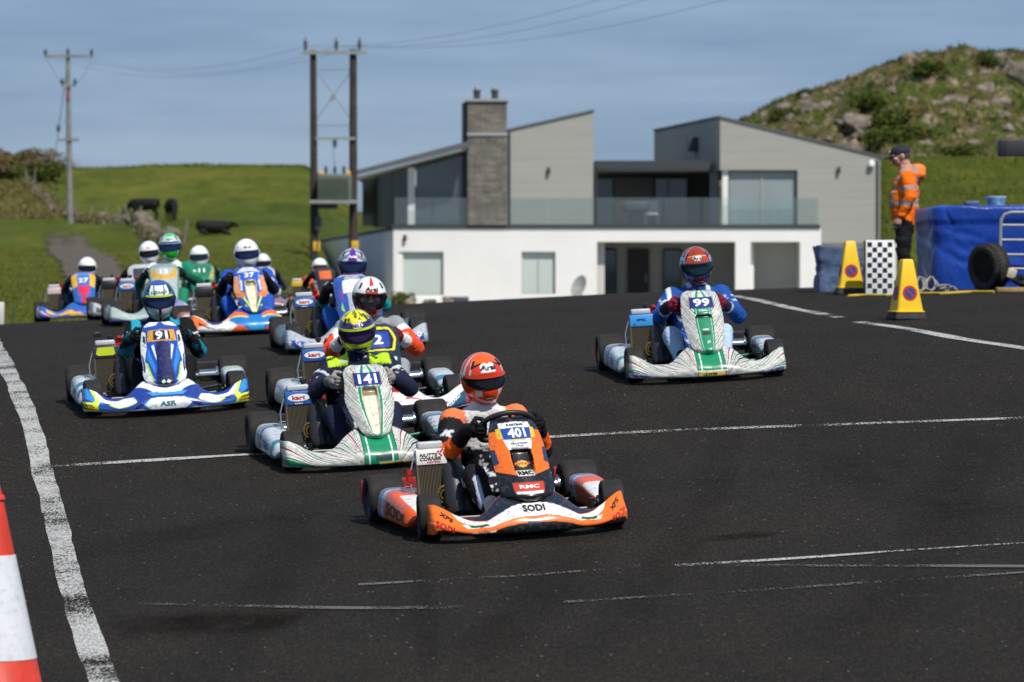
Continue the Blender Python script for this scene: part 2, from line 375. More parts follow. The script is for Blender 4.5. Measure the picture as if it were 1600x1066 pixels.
strip('worn_line', [(210, 945), (380, 949), (560, 952), (720, 951)], 0.085, m_faint, 0.02, seed=9)
strip('worn_line', [(880, 943), (1100, 930), (1350, 913), (1640, 894)], 0.075, m_faint2, 0.02, seed=10)
m_rub = bpy.data.materials.new('tyre_rubber_mark'); m_rub.use_nodes = True; bb = m_rub.node_tree.nodes['Principled BSDF']; bb.inputs['Base Color'].default_value = (0.009, 0.0075, 0.006, 1); bb.inputs['Roughness'].default_value = 1.0; bb.inputs['Specular IOR Level'].default_value = 0.0
def soft_mark(name, k):
    m = m_rub.copy(); m.name = name; t = m.node_tree; b = t.nodes['Principled BSDF']; at_n = N(t, 'ShaderNodeAttribute', attribute_name='Col'); sc_ = t.nodes.new('ShaderNodeSeparateColor'); t.links.new(at_n.outputs['Color'], sc_.inputs[0])
    nn_ = ramp(t, noise(t, mapped(t, (1, 0.3, 1)), 3.2, 5, .75), [(0.3, (0, 0, 0)), (0.75, (1, 1, 1))]); m1 = N(t, 'ShaderNodeMath', operation='MULTIPLY'); t.links.new(sc_.outputs[0], m1.inputs[0]); t.links.new(nn_, m1.inputs[1])
    m2 = N(t, 'ShaderNodeMath', operation='MULTIPLY'); t.links.new(m1.outputs[0], m2.inputs[0]); m2.inputs[1].default_value = k; t.links.new(m2.outputs[0], b.inputs['Alpha']); return m
m_rub2 = soft_mark('rubber_mark', .6); m_rub3 = soft_mark('rubber_haze', .2)
strip('tyre_mark', [(150, 985), (260, 978), (380, 974), (500, 972)], 1.1, m_rub2, 0.1, 0.004, seed=21)
strip('tyre_mark', [(1090, 842), (1150, 840), (1215, 832)], 0.4, m_rub2, 0.05, 0.004, seed=22)
strip('tyre_mark', [(640, 850), (655, 900), (662, 960), (672, 1075)], 0.16, m_rub3, 0.02, 0.004, seed=23)
strip('tyre_mark', [(100, 880), (300, 830), (560, 800)], 0.9, m_rub3, 0.05, 0.004, seed=24)
strip('tyre_mark', [(1300, 700), (1400, 760), (1600, 830)], 0.8, m_rub3, 0.05, 0.004, seed=25)

strip('tyre_mark', [(700, 1075), (820, 960), (900, 860), (960, 760)], .5, m_rub3, .05, .004, seed=26)
strip('tyre_mark', [(880, 1075), (1000, 940), (1080, 830), (1130, 700), (1150, 610)], .35, m_rub3, .05, .004, seed=27)
strip('tyre_mark', [(330, 1075), (430, 900), (470, 780)], .4, m_rub3, .05, .004, seed=28)
strip('tyre_mark', [(1250, 1075), (1420, 900), (1500, 780), (1540, 640)], .6, m_rub3, .05, .004, seed=29)
# --- grass land
m_grass, t, b = nodes_mat('pasture')
v = mapped(t); n1 = noise(t, mapped(t, (1, 0.35, 1)), 0.055, 5, 0.6); n2 = noise(t, mapped(t, (1, 0.3, 1)), 0.42, 6, 0.8); n3 = noise(t, v, 5, 4, 0.85)
c = ramp(t, n1, [(0.3, (0.066, 0.092, 0.012)), (0.5, (0.112, 0.138, 0.019)), (0.7, (0.165, 0.165, 0.028))])
c = mixc(t, 1.0, c, ramp(t, n2, [(0.30, (0.48, 0.58, 0.45)), (0.52, (1.0, 1.02, 0.95)), (0.72, (1.6, 1.34, 1.2))]), 'MULTIPLY')
c = mixc(t, 1.0, c, ramp(t, n3, [(0.3, (0.6, 0.62, 0.6)), (0.7, (1.35, 1.35, 1.3))]), 'MULTIPLY')
t.links.new(c, b.inputs['Base Color']); b.inputs['Roughness'].default_value = 0.95; b.inputs['Specular IOR Level'].default_value = 0.1
bump(t, b, n3, 1.0, 0.25)
av = np.concatenate([np.linspace(-9000, -1300, 12), np.linspace(-1200, 1200, 241), np.linspace(1300, 9000, 12)])
dv = np.concatenate([np.linspace(0.5, 50, 20), np.linspace(52, 130, 60), np.linspace(133, 420, 120), np.geomspace(430, 4000, 24)])
A, D = np.meshgrid(av, dv); X = A / FPX * np.maximum(D, 30)
ground = tag(ob('ground', grid_mesh('ground', xyz(X, D, F(X, D)), m_grass)), kind='structure')

# --- worn dirt track climbing the field
m_dirt, t, b = nodes_mat('dirt_track')
v = mapped(t); n1 = noise(t, v, 0.7, 5, 0.7); n2 = noise(t, v, 5, 4, 0.7)
c = ramp(t, n1, [(0.3, (0.060, 0.045, 0.032)), (0.5, (0.090, 0.068, 0.050)), (0.68, (0.075, 0.080, 0.022))])
c = mixc(t, 1.0, c, ramp(t, n2, [(0.3, (0.7, 0.7, 0.7)), (0.7, (1.2, 1.2, 1.2))]), 'MULTIPLY'); t.links.new(c, b.inputs['Base Color']); b.inputs['Roughness'].default_value = 0.95
a_at = b.inputs['Alpha']; at_n = N(t, 'ShaderNodeAttribute', attribute_name='Col'); sc_ = t.nodes.new('ShaderNodeSeparateColor'); t.links.new(at_n.outputs['Color'], sc_.inputs[0])
mm = N(t, 'ShaderNodeMath', operation='ADD'); t.links.new(sc_.outputs[0], mm.inputs[0]); t.links.new(noise(t, mapped(t, (1, 0.4, 1)), 0.6, 6, 0.8), mm.inputs[1])
t.links.new(ramp(t, mm.outputs[0], [(0.78, (0, 0, 0)), (1.45, (1, 1, 1))]), a_at)
dd = np.linspace(88, 205, 120); uu = np.linspace(-1, 1, 25); Dg, U = np.meshgrid(dd, uu, indexing='ij')
cx = np.interp(Dg, [88, 110, 140, 175, 205], [-640, -652, -668, -690, -705]); hw = np.interp(Dg, [88, 205], [74, 55])
Xg = (cx + U * hw) / FPX * Dg; fade = (1 - smooth(0.2, 1.0, np.abs(U))) * (1 - smooth(165, 205, Dg)) * (1 - 0.25 * np.exp(-(U / 0.25) ** 2))
tag(ob('path', grid_mesh('path', xyz(Xg, Dg, F(Xg, Dg) + 0.07), m_dirt, np.repeat(fade[..., None], 3, 2))), kind='structure')

# --- grass blades where the field starts behind the asphalt, rough tufts along the skyline
m_blade = mat('grass_blades', (0.10, 0.125, 0.02), 0.85, attr='Col', spec=0.15)
def blades(name, X, D, h, wdt, colA, colB, seed, label, lean=0.5, zfun=F, z0=-0.03):
    rs = np.random.RandomState(seed); n = len(X); Z = zfun(X, D) + z0
    a = rs.rand(n) * 6.283; hh = h * (0.5 + rs.rand(n)); ww = wdt * (0.6 + 0.8 * rs.rand(n)); lx = (rs.rand(n) - 0.5) * lean * hh; ly = (rs.rand(n) - 0.5) * lean * hh
    ox, oy = np.cos(a) * ww * 0.5, np.sin(a) * ww * 0.5
    V = np.stack([xyz(X - ox, D - oy, Z), xyz(X + ox, D + oy, Z), xyz(X + lx, D + ly, Z + hh)], 1).reshape(-1, 3)
    k = rs.rand(n)[:, None]; c = np.array(colA) * (1 - k) + np.array(colB) * k; c = np.repeat(c, 3, 0)
    o = ob(name, raw_mesh(name, V, np.arange(3 * n).reshape(-1, 3), m_blade, c, sm=False)); return tag(o, label, 'grass', kind='stuff')
rs = np.random.RandomState(3)
n = 42000; dq = 58 + (rs.rand(n) ** 1.5) * 120; aq = -830 + rs.rand(n) ** 1.3 * 520
keep = ~((dq > 88) & (np.abs(aq - np.interp(dq, [88, 110, 140, 175, 205], [-640, -652, -668, -690, -705])) < 34))
dq, aq = dq[keep], aq[keep]
blades('field_grass', aq / FPX * dq, dq, 0.085, 0.05, (0.075, 0.095, 0.014), (0.165, 0.155, 0.032), 4, 'short green grass of the field behind the left end of the track')
n = 9000; dq = 338 + rs.rand(n) * 18; aq = -830 + rs.rand(n) * 700
blades('skyline_grass', aq / FPX * dq, dq, 0.26, 0.3, (0.08, 0.11, 0.015), (0.14, 0.155, 0.025), 5, 'rough green grass along the skyline of the far field')
n = 12000; dq = 168 + rs.rand(n) * 72; aq = 575 + rs.rand(n) * 260
blades('bank_grass', aq / FPX * dq, dq, 0.13, 0.12, (0.07, 0.10, 0.012), (0.14, 0.145, 0.024), 6, 'green grass on the bank below the rocky hill')

# --- rocky hill on the right
m_hill, t, b = nodes_mat('bracken_and_rock')
v = mapped(t); n1 = noise(t, v, 0.42, 6, 0.7); n2 = noise(t, v, 1.1, 5, 0.75); n3 = noise(t, mapped(t, (1, 1, 0.55)), 0.62, 6, 0.75)
c = ramp(t, n1, [(0.36, (0.038, 0.062, 0.010)), (0.50, (0.080, 0.105, 0.020)), (0.58, (0.112, 0.096, 0.040)), (0.72, (0.155, 0.112, 0.060))])
c = mixc(t, ramp(t, n3, [(0.53, (0, 0, 0)), (0.60, (1, 1, 1))]), c, (0.27, 0.215, 0.165))
c = mixc(t, 1.0, c, ramp(t, n2, [(0.3, (0.35, 0.35, 0.33)), (0.7, (1.35, 1.28, 1.2))]), 'MULTIPLY'); t.links.new(c, b.inputs['Base Color']); b.inputs['Roughness'].default_value = 0.95
b.inputs['Specular IOR Level'].default_value = 0.15; bump(t, b, n2, 1.0, 0.35)
SIL = [(1020, 272), (1090, 240), (1145, 200), (1200, 172), (1260, 145), (1310, 128), (1370, 115), (1420, 101), (1470, 95), (1530, 91), (1600, 93), (1700, 92), (1850, 110), (2050, 160), (2250, 225), (2400, 270)]
def hill_z(x, d):
    a = x / d * FPX + 800; top = (HZ - curve(a, SIL)) / FPX * 262
    base = F(x, d) - EYE; t_ = smooth(232, 262, d)
    cr = fbm(xyz(x / 4.2, d / 4.2), 5, 31, 0.55); step_ = fbm(xyz(x / 9, d / 3.0, 4), 4, 33)
    z = base - 0.4 + (top - base + 0.4) * (0.80 * t_ + 0.20 * np.sin(t_ * 1.57) ** 0.5) + (cr * 2.2 + step_ * 2.0) * np.sin(np.clip(t_, 0, 1) * 3.0) + cr * 0.45 * t_ - 1.2 * smooth(2250, 2400, a)
    return EYE + z * (1 - 0.4 * smooth(275, 330, d)) 
av = np.concatenate([np.linspace(1020, 1700, 180), np.linspace(1710, 2400, 60)]); dv = np.concatenate([np.linspace(226, 272, 90), np.linspace(274, 330, 16)])
A, D = np.meshgrid(av, dv); X = (A - 800) / FPX * D
hill = tag(ob('rocky_hill', grid_mesh('rocky_hill', xyz(X, D, hill_z(X, D)), m_hill)), kind='structure')
m_rock = mat('lichen_rock', (0.19, 0.158, 0.125), 0.95, var=0.65, vscale=2.2, bump=1.0, bscale=4, spec=0.2)
rock_meshes = []
for k in range(7):
    mb = MB(); mb.ball((0, 0, 0), 1.0, 22); me = mb.mesh('boulder', m_rock); V = me_co(me); rs_ = np.random.RandomState(k)
    for _ in range(11):          # flat fracture faces: cut the ball by random planes, then roughen
        nn_ = rs_.randn(3); nn_ /= np.linalg.norm(nn_); off = .50 + .35 * rs_.rand(); dd_ = V @ nn_ - off; V = V - np.clip(dd_, 0, None)[:, None] * nn_ * .92
    V = V * (1 + .16 * fbm(V * 2.3 + 7 * k, 4, 50 + k))[:, None] * np.array([1.15, .85, .85])
    me.vertices.foreach_set('co', V.astype(np.float32).ravel()); me.update(); rock_meshes.append(me)
def rock(parent, p, s, k, name='boulder'):
    o = ob(name, rock_meshes[k % 7], parent); o.location = p; o.scale = (s * (0.8 + 0.5 * random.random()), s, s * (0.7 + 0.4 * random.random())); o.rotation_euler = (random.uniform(-.4, .4), random.uniform(-.4, .4), random.random() * 6); return o
for px, d, s in [(1492, 246, 2.3), (1352, 249, 1.7), (1330, 247, 1.3), (1262, 256, 1.2), (1222, 257, 1.0), (1420, 257, 1.1), (1560, 252, 1.3), (1490, 247, 1.5), (1470, 246, 0.8), (1540, 249, .9), (1560, 246, 0.8), (1598, 250, 1.4), (1525, 243, .7), (1330, 252, 1.0), (1310, 250, .8), (1355, 247, .9), (1290, 255, .8), (1265, 251, .9), (1235, 255, .7), (1200, 258, .7), (1190, 252, .6), (1245, 246, .8), (1280, 243, .6), (1320, 242, .7), (1340, 245, .6), (1370, 243, .9), (1400, 240, .5), (1175, 254, .6), (1450, 238, .45), (1428, 254, .6), (1520, 238, .5), (1340, 259, .8), (1360, 260, .6), (1575, 239, .6), (1300, 238, .5), (1258, 260, .6), (1590, 256, .8)]:
    x = (px - 800) / FPX * d; rock(hill, (x, d, float(hill_z(x, d)) - s * 0.16), s * 0.82, int(px))
    for j in range(3):
        xx = x + random.uniform(-1.6, 1.6) * s; d2 = d + random.uniform(-1.5, 1.5); rock(hill, (xx, d2, float(hill_z(xx, d2)) - .12 * s), s * random.uniform(.22, .42), int(px) + j)
# dry bracken and grass over the hill: nobody could count it
n = 20000; dq = 232 + rs.rand(n) * 42; aq = 260 + rs.rand(n) * 700; xq = aq / FPX * dq
blades('hill_bracken', xq, dq, 0.26, 0.22, (0.045, 0.062, 0.012), (0.19, 0.135, 0.062), 8, 'brown bracken and rough grass covering the rocky hill', lean=1.2, zfun=hill_z, z0=-0.1)
def leaf_mesh(name, n, rad, leaf, colA, colB, seed, squash=0.6, m=None):
    rs = np.random.RandomState(seed); p = rs.randn(n, 3); p /= np.linalg.norm(p, axis=1, keepdims=True)
    lump = 1 + 0.95 * fbm(p * 1.9 + seed, 3, seed); r_ = rad * lump * (0.35 + 0.65 * rs.rand(n) ** 0.4); P = p * r_[:, None] * np.array([1, 1, squash])
    e1 = rs.randn(n, 3); e1 /= np.linalg.norm(e1, axis=1, keepdims=True); e2 = np.cross(e1, rs.randn(n, 3)); e2 /= np.linalg.norm(e2, axis=1, keepdims=True)
    L = leaf * (0.6 + 0.8 * rs.rand(n))[:, None]; V = np.stack([P - e1 * L, P + e2 * L * 0.45, P + e1 * L, P - e2 * L * 0.45], 1).reshape(-1, 3)
    k = rs.rand(n)[:, None]; c = np.repeat(np.array(colA) * (1 - k) + np.array(colB) * k, 4, 0)
    return raw_mesh(name, V, np.arange(4 * n).reshape(-1, 4), m or m_blade, c, sm=False)
gorse = [leaf_mesh('gorse_bush', 1500, 1.0, 0.10, (0.035, 0.055, 0.009), (0.10, 0.12, 0.022), 60 + k, squash=.5) for k in range(4)]
ORD = 'first second third fourth fifth sixth seventh eighth ninth tenth eleventh twelfth thirteenth fourteenth fifteenth sixteenth seventeenth eighteenth nineteenth twentieth'.split()
def roof_hides(px, d):
    x = (px - 800) / FPX * d; y = HZ - (float(hill_z(x, d)) + .4 - EYE) / d * FPX; return px < 1378 and y > 181 + (px - 1125) * .253 - 4
for i, (px, d, s) in enumerate(q for q in sorted([(1385, 238, 1.3), (1400, 242, 1.6), (1420, 239, 1.3), (1500, 236, 1.0), (1488, 236, .8), (1360, 250, 1.3), (1385, 252, 1.2), (1225, 256, 1.0), (1215, 248, .8), (1300, 247, .8), (1565, 243, 1.0), (1550, 252, 1.2), (1450, 250, 1.2), (1590, 262, 1.2), (1440, 262, .9), (1405, 262, .9), (1530, 264, .8), (1340, 262, .7), (1262, 262, .7), (1170, 260, .6)]) if not roof_hides(q[0], q[1])):
    x = (px - 800) / FPX * d; o = ob('gorse_bush', gorse[i % 4]); o.location = (x, d, float(hill_z(x, d)) + 0.1); o.scale = (s, s, s * .8); o.rotation_euler.z = i
    tag(o, ORD[i] + ' dark green gorse bush from the left on the rocky hill', 'bush', 'gorse bushes on the rocky hill')
# gorse hump at the far left, end of the stone wall
hump = leaf_mesh('gorse_thicket', 11000, 1.0, 0.045, (0.06, 0.068, 0.016), (0.26, 0.17, 0.09), 77, squash=0.75)
for i, (px, py, d, sx, sz, lb) in enumerate([(20, 262, 318, 3.3, 2.0, 'brown gorse thicket on the skyline at the left frame edge'), (68, 268, 314, 1.55, 1.35, 'dark green gorse clump between brown thicket and grey utility pole'), (-45, 265, 320, 3.4, 2.2, None)]):
    if lb is None: continue
    p = at(px, py, d); o = ob('gorse_thicket', hump if i == 0 else gorse[1]); o.location = p; o.scale = (sx, sx, sz); tag(o, lb, 'bush')

# --- rough stone wall and wire fence running up the field
wall = empty('stone_wall', tuple(at(165, 335, 240))); tag(wall, 'tumbled dry stone wall running up the field beside the cows', 'wall')
wall_pts = [(30, 318), (80, 285), (118, 262), (150, 240), (185, 215), (215, 196), (240, 184), (262, 172)]
fence = empty('wire_fence', tuple(at(165, 335, 240))); tag(fence, 'wire fence on leaning grey posts along the stone wall', 'fence')
m_wood = mat('weathered_wood', (0.20, 0.18, 0.15), 0.9, var=0.35, vscale=6, bump=0.4, bscale=30)
m_stone = mat('field_stone', (0.25, 0.21, 0.17), 0.95, var=0.4, vscale=3, bump=0.8, bscale=8)
wl_inv = wall.matrix_world.inverted()
def child_at(o, parent, p): o.location = Vector(p) - Vector(parent.location); return o
for k in range(210):
    q = random.random() ** 0.7; px = 40 + q * 225; d = np.interp(px, [a_[0] for a_ in wall_pts], [a_[1] for a_ in wall_pts]); d += random.uniform(-2.2, 2.2)
    x = (px - 800) / FPX * d; s = random.uniform(0.16, 0.46); o = rock(wall, (0, 0, 0), s, k, 'stone'); child_at(o, wall, (x, d, float(F(x, d)) + random.uniform(-.05, 0.45)))
n = 7000; pq = 25 + rs.rand(n) * 262; dq = np.interp(pq, [a_[0] for a_ in wall_pts], [a_[1] for a_ in wall_pts]) + rs.randn(n) * 2.6
blades('wall_scrub', (pq - 800) / FPX * dq, dq, 0.5, 0.16, (0.07, 0.085, 0.018), (0.20, 0.15, 0.07), 18, 'rough grass and dead stems overgrowing the stone wall', lean=.9)
n = 2000; pq = -15 + rs.rand(n) * 105; dq = 262 + rs.rand(n) * 52
blades('bank_scrub', (pq - 800) / FPX * dq, dq, 0.22, 0.2, (0.08, 0.085, 0.02), (0.21, 0.155, 0.075), 19, 'rough brown scrub on the bank below the skyline thicket at far left', lean=1.1)
prev = None
for px in [44, 52, 60, 77, 112, 117, 141, 163, 186, 198, 214, 226, 250, 268, 285]:
    d = float(np.interp(px, [a_[0] for a_ in wall_pts], [a_[1] for a_ in wall_pts])) - 3; x = (px - 800) / FPX * d; z = float(F(x, d)); h = random.uniform(0.9, 1.3) + (0.5 if px < 60 else 0)
    tl = Vector((random.uniform(-.22, .22), random.uniform(-.1, .1), 1)) * h
    o = MB().tube([(0, 0, -0.3), tuple(tl * 0.5), tuple(tl)], [0.065, 0.06, 0.05], 7).build('post', m_wood, fence); child_at(o, fence, (x, d, z))
    if prev is not None:
        a_ = Vector(prev); b_ = Vector((x, d, z)); o = MB()
        for hh in (0.45, 0.9): MB().tube([a_ + Vector((0, 0, hh)) - fence.location, b_ + Vector((0, 0, hh)) - fence.location], 0.006, 4).build('wire', m_wood, fence)
    prev = (x, d, z)

# --- low rubble bank between the field and the house (dark, behind the karts)
for i, (px, py, d, s, k) in enumerate(sorted([(455, 462, 118, .42, 0), (478, 458, 120, .3, 1), (430, 455, 122, .35, 2), (600, 470, 120, .4, 3), (640, 474, 122, .42, 4), (670, 472, 120, .35, 0), (700, 474, 121, .3, 2), (415, 448, 130, .4, 1), (440, 446, 135, .45, 3), (470, 447, 132, .4, 0), (530, 468, 120, .4, 1), (560, 470, 119, .42, 2)])):
    o = rock(None, at(px, py, d), s * .62, k, 'rubble_stone'); tag(o, ORD[i] + ' grey rubble stone from the left between track and white house', 'stone', 'rubble stones below the house')

# ================================================================== THE HOUSE
m_white = mat('white_render', (0.76, 0.748, 0.715), 0.85, var=0.045, vscale=0.5, bump=0.12, bscale=20)
m_dark = mat('anthracite_trim', (0.045, 0.05, 0.055), 0.5)
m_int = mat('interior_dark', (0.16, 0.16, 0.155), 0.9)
m_clad, t, b = nodes_mat('grey_cladding')
v = mapped(t); wv = N(t, 'ShaderNodeTexWave', Scale=1.05, bands_direction='Z', wave_profile='SAW'); wv.inputs['Distortion'].default_value = 0; t.links.new(v, wv.inputs['Vector'])
c = mixc(t, 1.0, ramp(t, wv.outputs['Fac'], [(0.0, (0.29, 0.29, 0.265)), (0.08, (0.322, 0.32, 0.29)), (1, (0.335, 0.332, 0.30))]), ramp(t, noise(t, mapped(t, (0.2, 0.2, 3)), 1.4, 4), [(0.3, (0.93, 0.93, 0.93)), (0.7, (1.06, 1.06, 1.06))]), 'MULTIPLY')
t.links.new(c, b.inputs['Base Color']); b.inputs['Roughness'].default_value = 0.75; bump(t, b, wv.outputs['Fac'], 0.08, 0.01)
m_brick, t, b = nodes_mat('chimney_stone')
br = N(t, 'ShaderNodeTexBrick', Scale=1.0); br.inputs['Color1'].default_value = (0.13, 0.12, 0.108, 1); br.inputs['Color2'].default_value = (0.19, 0.175, 0.158, 1); br.inputs['Mortar'].default_value = (0.08, 0.075, 0.07, 1)
br.inputs['Brick Width'].default_value = 0.42; br.inputs['Row Height'].default_value = 0.11; br.inputs['Mortar Size'].default_value = 0.008
cx_ = t.nodes.new('ShaderNodeTexCoord'); sx = t.nodes.new('ShaderNodeSeparateXYZ'); cb = t.nodes.new('ShaderNodeCombineXYZ'); t.links.new(cx_.outputs['Object'], sx.inputs[0])
ad = N(t, 'ShaderNodeMath', operation='ADD'); t.links.new(sx.outputs[0], ad.inputs[0]); t.links.new(sx.outputs[1], ad.inputs[1]); t.links.new(ad.outputs[0], cb.inputs[0]); t.links.new(sx.outputs[2], cb.inputs[1]); t.links.new(cb.outputs[0], br.inputs['Vector'])
c = mixc(t, 1.0, br.outputs['Color'], ramp(t, noise(t, mapped(t), 3.0, 5), [(0.3, (0.7, 0.7, 0.7)), (0.7, (1.3, 1.28, 1.2))]), 'MULTIPLY'); t.links.new(c, b.inputs['Base Color']); b.inputs['Roughness'].default_value = 0.9; bump(t, b, br.outputs['Fac'], -0.5, 0.02)
m_pane = mat('window_glass', (0.06, 0.08, 0.09), 0.04, var=.5, vscale=.5, spec=0.9, coat=0.5)  # glass colour lifted and mottled to suggest reflections
m_blind = mat('pale_blind_glass', (0.50, 0.565, 0.53), 0.12, spec=0.6, coat=0.3, var=0.03, vscale=0.6)
m_pale2 = mat('painted_reflection_glass', (0.25, 0.29, 0.29), 0.08, spec=0.7, coat=0.4, var=0.1, vscale=0.5)  # pale base colour stands in for a reflection on the pane
m_roof = mat('roof_sheet', (0.10, 0.105, 0.11), 0.6, var=0.1, vscale=1)
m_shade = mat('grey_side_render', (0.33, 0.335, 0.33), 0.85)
m_bal = bpy.data.materials.new('balustrade_glass'); m_bal.use_nodes = True; t = m_bal.node_tree; t.nodes.clear()
o_ = N(t, 'ShaderNodeOutputMaterial'); tr = N(t, 'ShaderNodeBsdfTransparent', Color=(0.93, 0.965, 0.96, 1)); df = N(t, 'ShaderNodeBsdfDiffuse', Color=(0.5, 0.58, 0.56, 1)); gl = N(t, 'ShaderNodeBsdfGlossy', Roughness=0.03)
m1 = N(t, 'ShaderNodeMixShader', Fac=0.05); m2 = N(t, 'ShaderNodeMixShader', Fac=0.06); fr = None
t.links.new(tr.outputs[0], m1.inputs[1]); t.links.new(df.outputs[0], m1.inputs[2]); t.links.new(m1.outputs[0], m2.inputs[1]); t.links.new(gl.outputs[0], m2.inputs[2]); t.links.new(m2.outputs[0], o_.inputs[0])
D0 = 165.0
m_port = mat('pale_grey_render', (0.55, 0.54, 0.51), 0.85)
house = empty('house', (2.0, D0, EYE - 1.0)); tag(house, 'modern white and grey house with stone chimney and glass balcony', 'house')
HO = Vector(house.location)
def prism(name, poly, d0, d1, m, parent=house, dpx=D0, off=Vector((0, 0, 0)), slant=(0.0, 0.0)):
    """polygon in photo pixels at depth dpx, standing at world depth d0..d1; slant = x shift of the back face"""
    mb = MB(); o2 = HO if parent is house else HO + Vector(parent.location)
    A_ = [at(x, y, dpx) for x, y in poly]; n = len(A_)
    f = [Vector((p.x, d0, p.z)) - o2 for p in A_]; bk = [Vector((p.x + slant[0], d1, p.z + slant[1])) - o2 for p in A_]
    mb.add(f + bk, [tuple(range(n)), tuple(reversed(range(n, 2 * n)))] + [(i, i + n, (i + 1) % n + n, (i + 1) % n) for i in range(n)])
    # orient faces outward
    o = mb.build(name, m, parent, sm=False); bm = bmesh.new(); bm.from_mesh(o.data); bmesh.ops.recalc_face_normals(bm, faces=bm.faces); bm.to_mesh(o.data); bm.free(); return o
def rect(x0, y0, x1, y1): return [(x0, y0), (x1, y0), (x1, y1), (x0, y1)]
GB = 488   # pixel row of the house footing (hidden behind the track crest)
# ground floor: white wall with window openings (pieces butted round the openings)
lower = empty('ground_floor', (0, 0, 0), house)
def wallp(name, r, d0=D0, d1=D0 + 0.35, m=None, parent=lower): return prism(name, r, d0, d1, m or m_white, parent)
wallp('wall', rect(614.6, 357, 933, 393.5)); wallp('wall', rect(614.6, 393.5, 622, GB)); wallp('wall', rect(693, 393.5, 815, GB)); wallp('wall', rect(868, 393.5, 933, GB))
wallp('wall', rect(622, 461, 693, GB)); wallp('wall', rect(815, 459, 868, GB))
# receding left garden wall
a_ = at(614.6, 357, D0); 
mb = MB(); p = [Vector((a_.x, D0 + 0.02, a_.z)), Vector((-8.7, 195, EYE + 1.86)), Vector((-8.7, 195, EYE - 1.6)), Vector((a_.x, D0 + 0.02, EYE - 1.5))]
mb.add([q - HO for q in p] + [q - HO + Vector((0.34, 0.05, 0)) for q in p], [(0, 1, 2, 3), (7, 6, 5, 4), (0, 4, 5, 1), (1, 5, 6, 2), (2, 6, 7, 3), (3, 7, 4, 0)]); mb.build('side_wall', m_white, house, sm=False)
# windows: frame, panes, sill
def window(x0, y0, x1, y1, d, panes, m, parent=house, fw=2.0, sill=True, fm=None):
    wdw = empty('window', (0, 0, 0), parent); fm = fm or m_dark
    mbx = MB(); fd = 0.10
    for r in (rect(x0, y0, x1, y0 + fw), rect(x0, y1 - fw, x1, y1), rect(x0, y0 + fw, x0 + fw, y1 - fw), rect(x1 - fw, y0 + fw, x1, y1 - fw)):
        P = [at(x, y, D0) for x, y in r]; cx = (P[0].x + P[1].x) / 2; cz = (P[0].z + P[2].z) / 2
        mbx.box(Vector((cx, d + 0.05, cz)) - HO, (P[1].x - P[0].x, fd, P[0].z - P[2].z))
    mbx.build('frame', fm, wdw, sm=False)
    ww = (x1 - x0 - 2 * fw) / panes
    for k in range(panes):
        prism('pane', rect(x0 + fw + k * ww + (0.8 if k else 0), y0 + fw, x0 + fw + (k + 1) * ww - (0.8 if k < panes - 1 else 0), y1 - fw), d + 0.06, d + 0.09, m, wdw)
        if k: prism('mullion', rect(x0 + fw + k * ww - 0.8, y0 + fw, x0 + fw + k * ww + 0.8, y1 - fw), d + 0.02, d + 0.10, fm, wdw)
    if sill: prism('sill', rect(x0 - 2, y1, x1 + 2, y1 + 2.2), d - 0.12, d + 0.12, m_white, wdw)
    return wdw
m_alu = mat('pale_frame', (0.42, 0.42, 0.40), 0.5)
window(622, 393.5, 693, 461, D0 + 0.14, 1, m_blind, fm=m_alu); window(815, 393.5, 868, 459, D0 + 0.14, 2, m_blind, fm=m_alu)
prism('white_reveal', rect(622, 399, 630, 461), D0 + 0.05, D0 + 0.12, m_white)
# car port: beam, pillar, recessed back wall with door and windows
prism('beam', rect(933, 357, 1283, 378), D0, D0 + 0.6, m_white); prism('pillar', rect(1149, 378, 1173, GB), D0, D0 + 0.6, m_white); prism('pillar', rect(1250, 378, 1283, GB), D0, D0 + 3.2, m_white)
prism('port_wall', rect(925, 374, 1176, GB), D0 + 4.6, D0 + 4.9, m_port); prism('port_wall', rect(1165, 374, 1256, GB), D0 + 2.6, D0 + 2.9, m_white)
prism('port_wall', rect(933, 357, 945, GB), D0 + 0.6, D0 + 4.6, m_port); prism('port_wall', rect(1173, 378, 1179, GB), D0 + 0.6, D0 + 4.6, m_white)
prism('port_ceiling', rect(933, 370, 1283, 374), D0 + 0.61, D0 + 4.6, m_white)
window(940, 388, 968, 470, D0 + 4.4, 1, m_pane, fw=2.2, sill=False); window(1042, 388, 1072, 470, D0 + 4.4, 1, m_pane, fw=2.2, sill=False)
m_door = mat('dark_plum_door', (0.025, 0.018, 0.025), 0.45)
dr = prism('door', rect(986, 388, 1020, 470), D0 + 4.4, D0 + 4.59, m_door); prism('handle', rect(1014, 428, 1016, 440), D0 + 4.33, D0 + 4.38, m_alu, dr)
m_bounce = mat('bounce_concrete', (0.36, 0.345, 0.315), 0.9, var=.12, vscale=.8)
Xc, Yc = np.meshgrid(np.linspace(-5.2, 15, 40), np.linspace(147, 164.95, 30)); tag(ob('bounce_slab', grid_mesh('bounce_slab', xyz(Xc, Yc, F(Xc, Yc) + .12), m_bounce)), kind='structure')  # pale slab added to bounce light into the car port and front wall
Tc, Uc = np.meshgrid(np.linspace(0, .30, 20), np.linspace(-2.2, -.02, 8), indexing='ij'); Yc = 165 + 30 * Tc; Xc = -4.58 - 4.12 * Tc + Uc; tag(ob('bounce_slab', grid_mesh('bounce_slab', xyz(Xc, Yc, F(Xc, Yc) + .12), m_bounce, flip=True)), kind='structure')  # second added slab, bounces light onto the shaded side wall
# right-hand low white wall
prism('retaining_wall', rect(1283, 380, 1402, GB), D0 + 0.5, D0 + 0.9, m_white)
